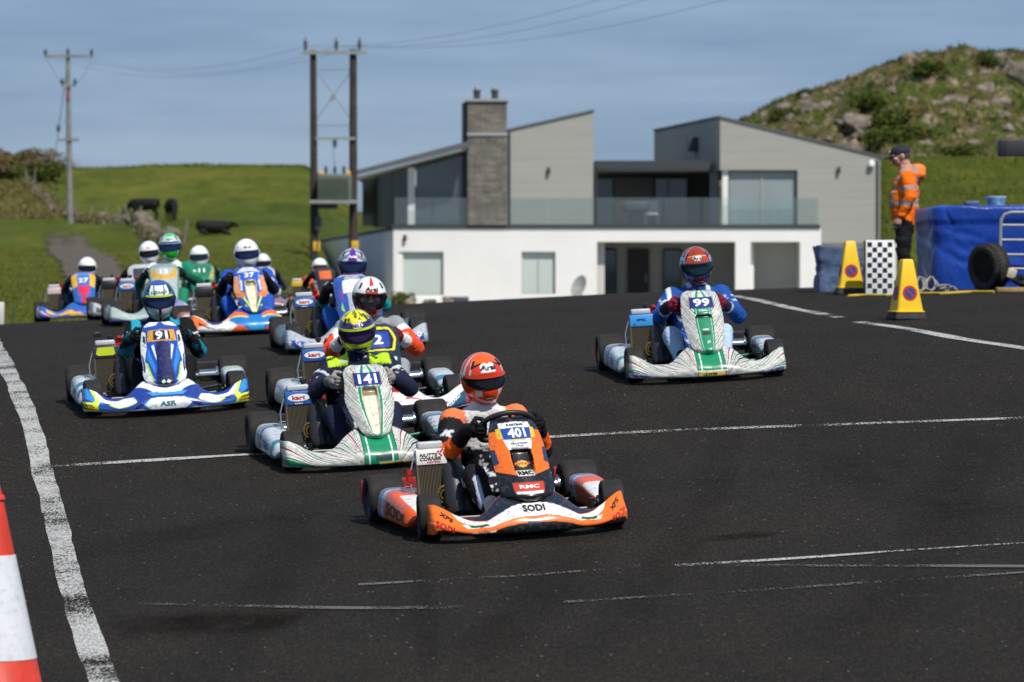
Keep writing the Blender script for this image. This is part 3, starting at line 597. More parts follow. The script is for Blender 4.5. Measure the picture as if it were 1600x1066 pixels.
# balcony slab edge
prism('balcony_edge', rect(612, 351, 1281, 357), D0 - 0.06, D0 + 3.0, m_dark)
prism('balcony_floor', rect(614, 353, 1279, 356), D0 + 3.0, D0 + 12, m_shade)
# upper left: glazed room under a rising mono-pitch roof
roofL = prism('roof', [(548, 270), (735, 221), (735, 231), (548, 277)], D0 - 0.9, D0 + 11, m_roof, slant=(-1.6, 0))
prism('soffit', [(556, 277.5), (728, 233.2), (728, 235.2), (556, 279.5)], D0 - 0.5, D0 + 9, m_white)
prism('column', rect(637, 262, 648, 352), D0 + 0.3, D0 + 0.6, m_white)
wdw = empty('window', (0, 0, 0), house)
prism('pane', [(650, 262), (722, 243), (722, 352), (650, 352)], D0 + 0.5, D0 + 0.54, m_pane, wdw); prism('frame', [(722, 243), (726, 242), (726, 352), (722, 352)], D0 + 0.4, D0 + 0.6, m_dark, wdw); prism('frame', [(650, 260), (722, 241), (722, 243), (650, 262)], D0 + 0.4, D0 + 0.6, m_dark, wdw)
m_side = mat('side_glass', (0.05, 0.06, 0.03), 0.06, spec=0.8, coat=0.3)
wdw = empty('window', (0, 0, 0), house)
for k, (x0, x1) in enumerate([(562, 585), (586.5, 611), (612.5, 636)]):
    prism('pane', [(x0, 281 - 0.2 * (x0 - 562)), (x1, 281 - 0.2 * (x1 - 562)), (x1, 352), (x0, 352)], D0 + 3.0 - k * 0.7, D0 + 3.05 - k * 0.7, m_side, wdw); prism('frame', rect(x1, 268, x1 + 1.5, 352), D0 + 2.9 - k * 0.7, D0 + 3.1 - k * 0.7, m_dark, wdw)
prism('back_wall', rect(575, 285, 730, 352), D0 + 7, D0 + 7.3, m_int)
# stone chimney
ch = prism('chimney', rect(731, 159, 792, 352), D0 - 0.15, D0 + 1.6, m_brick, slant=(-0.25, 0)); 
prism('chimney_side', rect(725.5, 160, 730.7, 300), D0 + 0.1, D0 + 1.5, m_dark, ch)
prism('cap', rect(726, 155, 794, 159), D0 - 0.25, D0 + 1.7, m_shade, ch); prism('band', rect(730, 208, 793, 212.5), D0 - 0.2, D0 - 0.152, m_shade, ch)
for x in (745, 773):
    p = at(x, 155, D0) - HO; MB().lathe([(0.13, 0), (0.13, 0.28), (0.16, 0.3), (0.16, 0.36)], 12, Matrix.Translation((p.x, D0 + 0.6 - HO.y, p.z))).build('chimney_pot', m_dark, ch)
    MB().lathe([(0.10, 0.37), (0.12, 0.47), (0.02, 0.5)], 10, Matrix.Translation((p.x, D0 + 0.6 - HO.y, p.z))).build('cowl', m_alu, ch)
# middle gable and the block behind
prism('gable_wall', [(792.2, 204), (927, 174), (927, 351), (792.2, 351)], D0, D0 + 12, m_clad, slant=(-1.6, 0))
prism('roof', [(790, 202.5), (929, 171), (929, 174), (790, 205.5)], D0 - 0.06, D0 + 12, m_roof, slant=(-1.6, 0))
# recessed terrace with flat roof
prism('flat_roof', rect(929.5, 251, 1110, 264), D0 + 0.2, D0 + 9, m_dark); prism('terrace_soffit', rect(930, 264.5, 1108, 266.5), D0 + 0.4, D0 + 8, m_shade)
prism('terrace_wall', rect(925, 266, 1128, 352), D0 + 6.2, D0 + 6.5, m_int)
for x0, x1 in ((936, 962), (1032, 1052), (1054, 1082)):
    w_ = empty('window', (0, 0, 0), house); prism('pane', rect(x0, 274, x1, 352), D0 + 5.9, D0 + 5.95, m_pane, w_); prism('frame', rect(x1, 272, x1 + 1.6, 352), D0 + 5.8, D0 + 6.0, m_alu, w_)
prism('terrace_wall', rect(966, 272, 1028, 352), D0 + 5.7, D0 + 6.1, m_shade)
# right block: front gable with big corner window, left side in shade
prism('gable_wall', [(1125, 184), (1375, 246), (1375, 380), (1283, 380), (1283, 357.2), (1246, 357.2), (1246, 266), (1125, 266)], D0, D0 + 15, m_clad, slant=(-2.05, -0.05))
prism('roof', [(1123, 181), (1378, 243.5), (1378, 246.5), (1123, 184.3)], D0 - 0.06, D0 + 15, m_roof, slant=(-2.05, 0))
prism('column', rect(1129, 266.3, 1138, 352), D0 + 0.15, D0 + 0.4, m_white)
w_ = empty('window', (0, 0, 0), house); prism('pane', rect(1140, 267.5, 1243, 351), D0 + 0.25, D0 + 0.3, m_pale2, w_)
prism('frame', rect(1139, 266.2, 1246, 268.2), D0 + 0.1, D0 + 0.35, m_dark, w_); prism('frame', rect(1243, 268.2, 1246, 351), D0 + 0.1, D0 + 0.35, m_dark, w_); prism('mullion', rect(1190, 268.2, 1191.5, 351), D0 + 0.2, D0 + 0.32, m_alu, w_)
prism('corner_pane', rect(1112, 268, 1128, 351), D0 + 1.8, D0 + 1.85, m_pane, w_)
# vent box on the shaded side, wall lamps, camera
p = at(1095, 226, D0 + 5); mb = MB(); mb.box(Vector((p.x - 0.28, D0 + 5, p.z)) - HO, (0.5, 0.7, 0.55), bev=0.02); mb.build('vent_cowl', m_dark, house)
for x, y in ((857, 267), (1310, 266), (633, 372)):
    p = at(x, y, D0); mb = MB(); mb.lathe([(0.06, -0.12), (0.07, -0.1), (0.07, 0.1), (0.06, 0.12)], 10, Matrix.Translation(Vector((p.x, D0 - 0.1, p.z)) - HO)); mb.build('wall_lamp', m_dark, house)
p = at(1361, 258, D0); mb = MB(); mb.lathe([(0.12, -0.05), (0.13, 0.05), (0.08, 0.15), (0.02, 0.2)], 12, Matrix.Translation(Vector((p.x, D0 - 0.12, p.z)) - HO)); mb.build('camera_dome', m_white, house)
for x, y0, y1 in ((796, 207, 350), (1371, 250, 379), (931, 268, 350)):
    p, q = at(x, y0, D0), at(x, y1, D0); MB().tube([Vector((p.x, D0 - .06, p.z)) - HO, Vector((q.x, D0 - .06, q.z)) - HO], .04, 8).build('downpipe', m_dark, house)
# glass balustrade: panels and rail
bal = empty('balustrade', (0, 0, 0), house); xa = 616; k = 0
while xa < 1278:
    xb = min(xa + 60, 1279); prism('glass_panel', rect(xa + 0.5, 309, xb - 0.5, 350.8), D0 - 0.05, D0 - 0.035, m_bal, bal); xa = xb
mb = MB()
for k in range(9):
    t0, t1 = k / 9, (k + 1) / 9 - 0.008
    q = [Vector((a_.x, D0, EYE + 2.06)).lerp(Vector((-8.7, 195, EYE + 1.87)), s_) for s_ in (t0, t1)]
    MB().add([q[0] - HO, q[1] - HO, q[1] - HO + Vector((0, 0, 1.1)), q[0] - HO + Vector((0, 0, 1.1))], [(0, 1, 2, 3)]).build('glass_panel', m_bal, bal, sm=False)
q = [Vector((a_.x, D0, EYE + 2.05)), Vector((-8.7, 195, EYE + 1.87))]; MB().tube([q[0] - HO, q[1] - HO], 0.07, 6).build('side_coping', m_dark, house)
# terrace furniture
def furn(px, d, kind):
    x = (px - 800) / FPX * d; z = at(0, 351, D0).z
    if kind == 'table':
        r_ = empty('patio_table', (x, d, z)); tag(r_, 'pale outdoor table on the recessed balcony terrace', 'table'); MB().box((0, 0, 0.72), (1.5, 0.8, 0.05), bev=0.01).build('table_top', m_alu, r_)
        for sx in (-.65, .65):
            for sy in (-.32, .32): MB().box((sx, sy, 0.345), (0.06, 0.06, 0.69)).build('leg', m_alu, r_)
    else:
        c_ = mat('chair_' + kind[0], kind[1], 0.7); r_ = empty('patio_chair', (x, d, z)); tag(r_, kind[2], 'chair')
        MB().box((0, 0, 0.43), (0.5, 0.5, 0.07), bev=0.02).build('seat', c_, r_); MB().box((0, 0.24, 0.72), (0.5, 0.06, 0.5), bev=0.02).build('backrest', c_, r_)
        for sx in (-.2, .2):
            for sy in (-.2, .2): MB().box((sx, sy, 0.195), (0.04, 0.04, 0.39)).build('leg', m_dark, r_)
furn(1003, D0 + 2.4, 'table'); furn(975, D0 + 1.9, ('orange', (0.55, 0.16, 0.03), 'small orange chair left of the outdoor table on the balcony')); furn(1018, D0 + 1.5, ('pale', (0.5, 0.5, 0.48), 'pale chair in front of the outdoor table on the balcony')); furn(995, D0 + 3.6, ('dark', (0.05, 0.06, 0.07), 'dark chair behind the outdoor table on the balcony'))
bb_ = empty('barbecue', ((992 - 800) / FPX * (D0 + 1.0), D0 + 1.0, at(0, 351, D0).z)); tag(bb_, 'dark covered barbecue in the middle of the balcony terrace', 'barbecue')
MB().box((0, 0, .72), (1.1, .5, .42), bev=.12, seg=3).build('hood', mat('bbq_cover', (.03, .032, .035), .6), bb_)
for sx in (-.4, .4): MB().box((sx, 0, .26), (.06, .4, .51)).build('leg', m_dark, bb_)
# satellite dish by the house corner
dish = empty('satellite_dish', tuple(at(908, 470, D0 - 2))); tag(dish, 'grey dish on a stub pole against the white house wall', 'dish')
MB().tube([(0, 0, -0.4), (0, 0, 0.45)], 0.05, 8).build('pole', m_alu, dish)
MB().lathe([(0.02, 0), (0.25, 0.03), (0.45, 0.12), (0.46, 0.13), (0.24, 0.05), (0.02, 0.02)], 20, Matrix.Translation((0, 0, 0.5)) @ Euler((R(70), 0, R(-55))).to_matrix().to_4x4()).build('reflector', m_alu, dish)
MB().tube([(0, 0, 0.45), (-0.35, -0.2, 0.4)], 0.02, 6).ball((-0.35, -0.2, 0.42), 0.05, 8).build('receiver_arm', m_alu, dish)
planter = empty('planter', tuple(at(664, 476, D0 - 3))); tag(planter, 'low pale planter with dark shrub below the house window', 'planter')
MB().box((0, 0, 0.1), (1.1, 0.5, 0.42), bev=0.03).build('trough', m_white, planter); o = ob('shrub', gorse[2], planter); o.location = (-0.9, 0.1, 0.2); o.scale = (0.55, .5, .5)
planter = empty('planter', tuple(at(712, 474, D0 - 3))); tag(planter, 'dark planter box right of the pale one below the house', 'planter')
MB().box((0, 0, 0.05), (1.0, 0.5, 0.4), bev=0.03).build('trough', m_dark, planter); o = ob('shrub', gorse[3], planter); o.location = (1.9, 0.1, 0.0); o.scale = (0.9, .4, .22)

# ================================================================== POLES AND LINES
m_creo = mat('creosote_pole', (0.045, 0.03, 0.025), 0.8, var=0.4, vscale=2.5)
m_grey = mat('galvanised', (0.30, 0.31, 0.31), 0.55, metal=0.3, var=0.15, vscale=4)
m_por = mat('insulator', (0.06, 0.065, 0.08), 0.25); m_trf = mat('transformer_green', (0.11, 0.14, 0.105), 0.5, var=0.12, vscale=2); m_yel = mat('warning_yellow', (0.75, 0.42, 0.02), 0.6)
DP = 155.0
def W(px, py, d=DP): return at(px, py, d)
hb = W(520, 478); hp = empty('transformer_pole', tuple(hb)); tag(hp, 'twin dark timber pole carrying a green transformer in front of the house', 'utility pole')
def hq(px, py, dy=0.0): p = W(px, py) - hb; p.y += dy; return p
MB().tube([hq(491, 480), hq(490.5, 280), hq(489.5, 79)], [0.15, 0.135, 0.115], 14).build('pole', m_creo, hp); MB().tube([hq(552, 480), hq(552, 280), hq(552, 78)], [0.16, 0.15, 0.13], 14).build('pole', m_creo, hp)
p, q = hq(472, 83, -.2), hq(573, 83, -.2); MB().box((p + q) / 2, ((q - p).x, 0.1, 0.12)).build('crossarm', m_grey, hp)
p, q = hq(494, 217, -.2), hq(556, 217, -.2); MB().box((p + q) / 2, ((q - p).x, 0.08, 0.10)).build('crossarm', m_grey, hp)
for y in (109, 196): MB().tube([hq(492, y), hq(551, y)], 0.018, 6).build('tie_rod', m_grey, hp)
MB().tube([hq(494, 110), hq(548, 186)], 0.02, 6).build('brace', m_grey, hp); MB().tube([hq(548, 112, .05), hq(494, 188, .05)], 0.02, 6).build('brace', m_grey, hp)
p = hq(520, 153, .02); MB().box(p, (0.18, 0.05, 0.2), rot=(0, R(45), 0)).build('brace_plate', m_grey, hp)
MB().tube([hq(520, 217, -.2), hq(524, 270, -.2)], 0.01, 5).build('lead', m_por, hp)
def insul(p, parent, h=0.35, r=0.09):
    MB().lathe([(r * .4, 0), (r * .4, h * .2), (r, h * .25), (r * .5, h * .4), (r, h * .48), (r * .5, h * .62), (r * .9, h * .7), (r * .3, h * .85), (r * .3, h)], 10, Matrix.Translation(p)).build('insulator', m_por, parent)
for x in (478, 526, 562): insul(hq(x, 81, -.2), hp, 0.5, 0.09)
insul(hq(524, 232, -.2), hp, 0.4, 0.09)
tr_ = MB().box(hq(524, 294, -.35), (1.22, 0.75, 0.98), bev=0.04).build('transformer', m_trf, hp)
mb = MB()
for k in range(12): mb.box(hq(502.5 + k * 3.9, 294, -.75), (0.03, 0.12, 0.8))
mb.build('cooling_fins', m_trf, tr_)
for x in (510, 524, 538): insul(hq(x, 273, -.35), hp, 0.32, 0.08)
for x in (503, 545): MB().box(hq(x, 271, -.45), (0.16, 0.1, 0.14), bev=0.02).build('arrester', m_yel, tr_)
p, q = hq(486, 316, -.4), hq(559, 316, -.4); MB().box((p + q) / 2, ((q - p).x, 0.9, 0.12)).build('platform', m_grey, hp)
MB().box(hq(513, 323, -.3), (0.7, 0.3, 0.18), bev=0.02).build('switch_box', m_por, hp)
MB().box(hq(498, 350, -.2), (0.24, 0.2, 0.5), bev=0.03).build('fuse_box', m_por, hp); MB().tube([hq(496, 320, -.2), hq(499, 345, -.2), hq(494, 420, -.2)], 0.03, 6).build('cable', m_por, hp)
for x, y in ((495, 385), (555, 384)):
    o = MB().box(hq(x, y, -.18), (0.24, 0.02, 0.34), bev=0.005).build('warning_sign', m_yel, hp)
    MB().add([(0, 0, 0.08), (-.03, 0, 0.0), (.005, 0, 0.0), (-.01, 0, -0.1), (.045, 0, .02), (.008, 0, .02)], [(0, 1, 2, 5), (2, 3, 4, 5)], 0, Matrix.Translation(hq(x, y, -.192))).build('lightning_mark', m_por, o, sm=False)
# grey single pole on the left
DQ = 240.0; ub = at(110, 322, DQ); ub.z = float(F(ub.x, DQ)) - 0.2
up_ = empty('utility_pole', tuple(ub)); tag(up_, 'weathered grey single pole with three crossarms standing in the field', 'utility pole')
def uq(px, py, dy=0.0): p = at(px, py, DQ) - ub; p.y += dy; return p
m_gpole = mat('grey_pole', (0.22, 0.21, 0.195), 0.9, var=0.3, vscale=2)
MB().tube([(0, 0, 0), uq(108, 220), uq(106.5, 86)], [0.19, 0.15, 0.11], 12).build('pole', m_gpole, up_)
for (x0, x1, y) in ((70, 146, 88.5), (97, 119, 134.5), (93, 124, 219)): p, q = uq(x0, y, -.15), uq(x1, y, -.15); MB().box((p + q) / 2, ((q - p).x, 0.12, 0.14)).build('crossarm', m_gpole, up_)
for x, y in ((72, 88), (107, 87), (144, 88), (98, 134), (118, 134)): insul(uq(x, y, -.15), up_, 0.4, 0.12)
MB().box(uq(107, 148, -.2), (0.14, 0.12, 0.5)).build('red_marker', mat('faded_red', (0.3, 0.05, 0.04), 0.7), up_)
MB().tube([uq(103, 120), uq(77, 245, 3)], 0.02, 5).build('stay_wire', m_por, up_); MB().ball(uq(86, 199, 1.9), (0.11, 0.11, 0.22), 8).build('stay_insulator', m_por, up_)
for x0, x1 in ((72, 98), (144, 118)): MB().tube([uq(x0, 90), uq((x0 + x1) / 2 + 2, 116), uq(x1, 134)], 0.012, 4).build('jumper', m_por, up_)
m_wire = mat('power_wire', (0.05, 0.055, 0.06), 0.6)
def wire(a, b_, sag, label, r=0.005):
    sag *= .45
    a, b_ = Vector(a), Vector(b_); pts = []
    for k in range(25):
        t_ = k / 24; p = a.lerp(b_, t_); p.z -= sag * 4 * t_ * (1 - t_); pts.append(p)
    o = MB().tube([p - a for p in pts], r, 5).build('power_line', m_wire); o.location = a; tag(o, label, 'cable', 'overhead power lines')
wire(W(478, 73), at(108, 86, DQ), 1.9, 'left of three thin wires from the timber pole to the grey pole')
wire(W(526, 73), at(142, 87, DQ), 2.3, 'middle of three thin wires from the timber pole to the grey pole')
wire(W(562, 73), at(74, 87, DQ), 2.6, 'right of three thin wires from the timber pole to the grey pole')
wire(W(478, 73), at(1250, -110, 95), 1.6, 'upper thin wire from the timber pole across the sky to the right')
wire(W(526, 73), at(1330, -115, 95), 1.8, 'middle thin wire from the timber pole across the sky to the right')
wire(W(562, 73), at(1480, -110, 95), 1.9, 'lower thin wire from the timber pole across the sky to the right')

# ================================================================== PEOPLE
m_suit = mat('race_suit', (0.5, 0.5, 0.5), 0.8, attr='Col', var=0.10, vscale=9, bump=0.35, bscale=45, spec=0.25)
m_glove = mat('glove_fabric', (0.5, 0.5, 0.5), 0.8, attr='Col', bump=0.3, bscale=120, spec=0.25)
m_shell = mat('helmet_shell', (0.5, 0.5, 0.5), 0.18, coat=0.8, attr='Col')
m_visor = mat('dark_visor', (0.005, 0.0055, 0.007), 0.12, coat=0.15, spec=0.35)
m_visb = mat('blue_visor', (0.006, 0.014, 0.055), 0.12, coat=0.15, spec=0.4); m_visp = mat('purple_visor', (0.012, 0.006, 0.035), 0.12, coat=0.15, spec=0.4); m_vist = mat('teal_visor', (0.004, 0.018, 0.028), 0.12, coat=0.15, spec=0.4)
m_visc = bpy.data.materials.new('clear_visor'); m_visc.use_nodes = True; t = m_visc.node_tree; t.nodes.clear()
o_ = N(t, 'ShaderNodeOutputMaterial'); tr = N(t, 'ShaderNodeBsdfTransparent', Color=(0.9, 0.88, 0.87, 1)); gl = N(t, 'ShaderNodeBsdfGlossy', Roughness=0.05); m2 = N(t, 'ShaderNodeMixShader'); fr = N(t, 'ShaderNodeFresnel', IOR=1.45)
t.links.new(fr.outputs[0], m2.inputs[0]); t.links.new(tr.outputs[0], m2.inputs[1]); t.links.new(gl.outputs[0], m2.inputs[2]); t.links.new(m2.outputs[0], o_.inputs[0])
m_skin = mat('skin', (0.5, 0.3, 0.22), 0.55, attr='Col', bump=0.1, bscale=200)
m_eye = mat('eye_white', (0.7, 0.68, 0.64), 0.2); m_iris = mat('eye_iris', (0.03, 0.02, 0.015), 0.2)
PUT = Vector

def driver_bones(h, lean, turn, el=0.0, wz=.54):
    """joints in the kart frame; h scales the upper body, lean moves the shoulders sideways"""
    z = lambda q: .10 + (q - .10) * h
    J = dict(pel=(0, .22, .155), waist=(lean * .3, .30, z(.30)), chest=(lean * .8, .305, z(.46)), sh=(lean, .270, z(.582)), neck=(lean * 1.05, .245, z(.64)), head=(lean * 1.1, .235, z(.805)))
    for s, n in ((-1, 'R'), (1, 'L')):
        J['sho' + n] = (lean + s * .190, .255, z(.568)); J['elb' + n] = (lean * .6 + s * (.305 + el), .055, z(.400) + el * .5); J['wri' + n] = (s * .210, -.135, wz + turn * s)
        J['hip' + n] = (s * .10, .17, .145); J['kne' + n] = (s * .205, -.225, .315); J['ank' + n] = (s * .165, -.50, .105); J['toe' + n] = (s * .160, -.70, .175)
    return {k: Vector(v) for k, v in J.items()}
def ring(c, rx, ry, n=20, tilt=0.0):
    return [Vector((c[0] + rx * math.cos(a), c[1] + ry * math.sin(a), c[2] - math.sin(a) * ry * tilt)) for a in np.linspace(0, 2 * math.pi, n, endpoint=False)]
def nearest_bones(V, segs):
    best = np.full(len(V), 1e9); bid = np.zeros(len(V), int); bt = np.zeros(len(V))
    for i, (p, q, r0, r1) in enumerate(segs):
        p, q = np.array(p), np.array(q); d = q - p; t_ = np.clip(((V - p) @ d) / (d @ d), 0, 1); dist = np.linalg.norm(V - (p + t_[:, None] * d), axis=1) - (r0 + (r1 - r0) * t_)
        k = dist < best; best[k] = dist[k]; bid[k] = i; bt[k] = t_[k]
    return bid, bt
def driver_body(J, voxel):
    mb = MB()
    mb.loft([ring(J['pel'], .13, .10), ring(J['pel'] + Vector((0, .02, .05)), .155, .12), ring(J['waist'], .150, .115), ring(J['chest'], .188, .138), ring((J['chest'] + J['sh']) / 2, .205, .135), ring(J['sh'] + Vector((0, 0, .01)), .188, .112), ring((J['sh'] + J['neck']) / 2 + Vector((0, 0, .018)), .128, .095), ring(J['neck'] + Vector((0, 0, .015)), .080, .080), ring(J['neck'] + Vector((0, -.02, .08)), .070, .074)])
    segs = [(J['pel'], J['sh'], .13, .13), (J['neck'], J['neck'] + Vector((0, -.02, .1)), .065, .065)]
    for n in 'RL':
        for a, b_, r0, r1 in (('sho', 'elb', .080, .062), ('elb', 'wri', .063, .043), ('hip', 'kne', .092, .072), ('kne', 'ank', .072, .048)):
            mb.caps(J[a + n], r0, J[b_ + n], r1); segs.append((J[a + n], J[b_ + n], r0, r1))
        mb.ball(J['sho' + n] + Vector((0, 0, -.003)), .084, 12)
    me = fuse(mb, voxel, 4, 0.6); V = me_co(me); bid, bt = nearest_bones(V, segs)
    # cloth wrinkles: folds across the limbs, gathered at the joints
    nrm = me_no(me); w_ = np.zeros(len(V))
    for i, (p, q, r0, r1) in enumerate(segs):
        if i < 2: continue
        k = bid == i; L = (Vector(q) - Vector(p)).length; g = .35 + .65 * np.exp(-((bt[k] - (1 if i in (2, 4, 6, 8) else 0)) / .35) ** 2)
        w_[k] = g * .017 * (.5 - np.abs(np.sin(bt[k] * L * 52 + 2.6 * fbm(V[k] * 9, 3, 40 + i)))) * (0.5 + 0.7 * vnoise(V[k] * 13, 3))
    k = bid == 0; w_[k] = .013 * fbm(V[k] * np.array([9, 9, 22]), 4, 60)
    w_ += .0035 * fbm(V * 38, 2, 66) * (bid != 1)
    V = V + nrm * w_[:, None]; me.vertices.foreach_set('co', V.astype(np.float32).ravel()); me.update()
    return me, V, bid, bt, nrm
def glove_mesh(sgn):
    """hand closed round the rim; local frame: rim runs along z, palm on the outside (+x * sgn), knuckles towards -y"""
    mb = MB(); s = sgn
    mb.caps((s * .030, .055, -.012), .030, (s * .036, .0, .0), .036); mb.caps((s * .034, .0, -.028), .026, (s * .034, .0, .03), .026)
    for k, (z, L) in enumerate(((.036, .95), (.013, 1.05), (-.010, 1.0), (-.032, .85))):
        P = [(s * .036, -.012, z), (s * .030, -.042 * L, z), (s * .002, -.052 * L, z - .002), (-s * .022, -.036 * L, z - .004), (-s * .026, -.012, z - .004)]
        for a, b_ in zip(P, P[1:]): mb.caps(a, .0118, b_, .0112, 10)
    P = [(s * .03, .02, .04), (s * .01, .034, .055), (-s * .018, .026, .052), (-s * .030, .008, .046)]
    for a, b_ in zip(P, P[1:]): mb.caps(a, .014, b_, .0125, 10)
    mb.caps((s * .028, .06, -.015), .036, (s * .026, .10, -.03), .040)
    return fuse(mb, .0048, 2, 0.4)
GLOVE = {1: glove_mesh(1), -1: glove_mesh(-1)}
def shoe_mesh():
    mb = MB(); mb.caps((0, 0, 0), .042, (0, -.09, .035), .035); mb.caps((0, -.09, .035), .035, (0, -.15, .065), .026); mb.caps((0, .01, .01), .045, (0, .02, .07), .046); mb.box((0, -.075, .015), (.075, .2, .02), rot=(R(-20), 0, 0), bev=.008)
    return fuse(mb, .008, 3, .5)
SHOE = shoe_mesh()
def helm_point(u, v):
    """u azimuth (0 = front, + = image right), v elevation"""
    u = np.asarray(u, float); v = np.asarray(v, float); cv, sv = np.cos(v), np.sin(v)
    x = np.sin(u) * cv; y = -np.cos(u) * cv; z = sv
    fr_ = np.clip(-y, 0, 1); low = np.clip(-z, 0, 1)
    X = x * (.130 - .022 * low ** 1.2); Y = y * np.where(y < 0, .150, .146); Z = z * np.where(z > 0, .150, .182)
    Y = Y - .040 * fr_ ** 2 * np.sin(np.clip(low * 1.5, 0, 1.57)) * (1 - .5 * low)          # chin bar
    Y = Y + .010 * np.exp(-((z - .08) / .22) ** 2) * fr_ ** 3                                # flat eye port
    Y = np.where((y > 0) & (z < 0), Y * (1 - .18 * low), Y)
    Y = Y + .016 * np.exp(-((z - .62) / .16) ** 2) * np.clip(y, 0, 1)                        # rear step
    Z = np.maximum(Z, -.150 - .022 * fr_)
    return np.stack([X, Y, Z], -1)
def S_helm(u, v): return helm_point(u, v)
def make_helmet(parent, spec, hi=1.0):
    cf = spec['col']; nu, nv = int(110 * hi), int(80 * hi)
    U, V = np.meshgrid(np.linspace(-math.pi, math.pi, nu), np.linspace(-1.38, math.pi / 2 - .001, nv)); P = helm_point(U, V); c = cf(U, V)
    port = spec.get('port', (-.235, .19, 1.12)); v0, v1, uw = port
    lo = v0 + .12 * np.clip(np.abs(U) / uw, 0, 1) ** 2; inside = (np.abs(U) < uw) & (V < v1) & (V > lo)
    n_ = P / (np.linalg.norm(P, axis=-1, keepdims=True) + 1e-9)
    if spec.get('open'):
        P[inside] -= n_[inside] * .055
    else: P[inside] -= n_[inside] * .006
    c[inside] = (0.012, 0.012, 0.014)
    edge = (np.abs(U) < uw + .06) & (V < v1 + .045) & (V > lo - .05) & ~inside; c[edge] = c[edge] * .35
    h = ob('helmet', grid_mesh('helmet', P, m_shell, c), parent)
    # visor shell sitting over the eye port
    uu = np.linspace(-uw - .05, uw + .05, 44); vv = np.linspace(0, 1, 16); UU, T_ = np.meshgrid(uu, vv); l2 = v0 - .02 + .12 * np.clip(np.abs(UU) / uw, 0, 1) ** 2; vt = spec.get('vtop', v1 + .05)
    VV = l2 + (vt - l2) * T_; Pv = helm_point(UU, VV); nn = Pv / np.linalg.norm(Pv, axis=-1, keepdims=True); Pv = Pv + nn * (.0045 if not spec.get('open') else .006)
    ob('visor', grid_mesh('visor', Pv, spec.get('visor', m_visor)), h)
    if spec.get('strip'):
        c0, a_, b_ = spec['strip']; VV = np.linspace(a_, b_, 5); U2, V2 = np.meshgrid(uu, VV); Pv = helm_point(U2, V2); nn = Pv / np.linalg.norm(Pv, axis=-1, keepdims=True)
        ob('sun_strip', grid_mesh('sun_strip', Pv + nn * .0062, mat('sunstrip' + str(c0), c0, .35)), h)
    for s in (-1, 1):
        p = Vector(helm_point(s * (uw + .12), (v0 + v1) / 2 + .12)); n2 = p.normalized(); MB().lathe([(.016, -.002), (.016, .004), (.010, .007), (.001, .007)], 14, Matrix.Translation(p) @ n2.to_track_quat('Z', 'Y').to_matrix().to_4x4()).build('visor_pivot', spec.get('piv', m_blkp), h)
        p = Vector(helm_point(s * .17, -.62)); n2 = p.normalized(); MB().box((0, 0, 0), (.036, .010, .006), bev=.002).build('chin_vent', m_blkp, h).matrix_local = Matrix.Translation(p) @ n2.to_track_quat('Z', 'Y').to_matrix().to_4x4()
        p = Vector(helm_point(s * .86, .70)); n2 = p.normalized(); o = MB().box((0, 0, 0), (.016, .05, .012), bev=.005).build('crown_vent', spec.get('vent', m_blkp), h); o.matrix_local = Matrix.Translation(p) @ n2.to_track_quat('Z', 'Y').to_matrix().to_4x4()
    for tx in spec.get('text', []):
        if len(tx) > 5 and tx[5] == 'oval':
            a_ = np.linspace(0, 2 * math.pi, 28, endpoint=False); uu_ = tx[1] + np.cos(a_) * .36; vv_ = tx[2] + np.sin(a_) * .13; Pq = helm_point(np.append(uu_, tx[1]), np.append(vv_, tx[2])); nn = Pq / np.linalg.norm(Pq, axis=-1, keepdims=True); Pq = Pq + nn * .003
            ob('badge', raw_mesh('badge', Pq, np.array([(k, (k + 1) % 28, 28) for k in range(28)]), PR['w']), h)
        text_on(S_helm, tx[0], tx[1], tx[2], tx[3], .13 * math.cos(tx[2]), .145, PR[tx[4]], h, stretch=1.35, lift=.0045)
    return h
m_blkp = mat('helmet_trim_black', (0.012, 0.012, 0.013), 0.4)
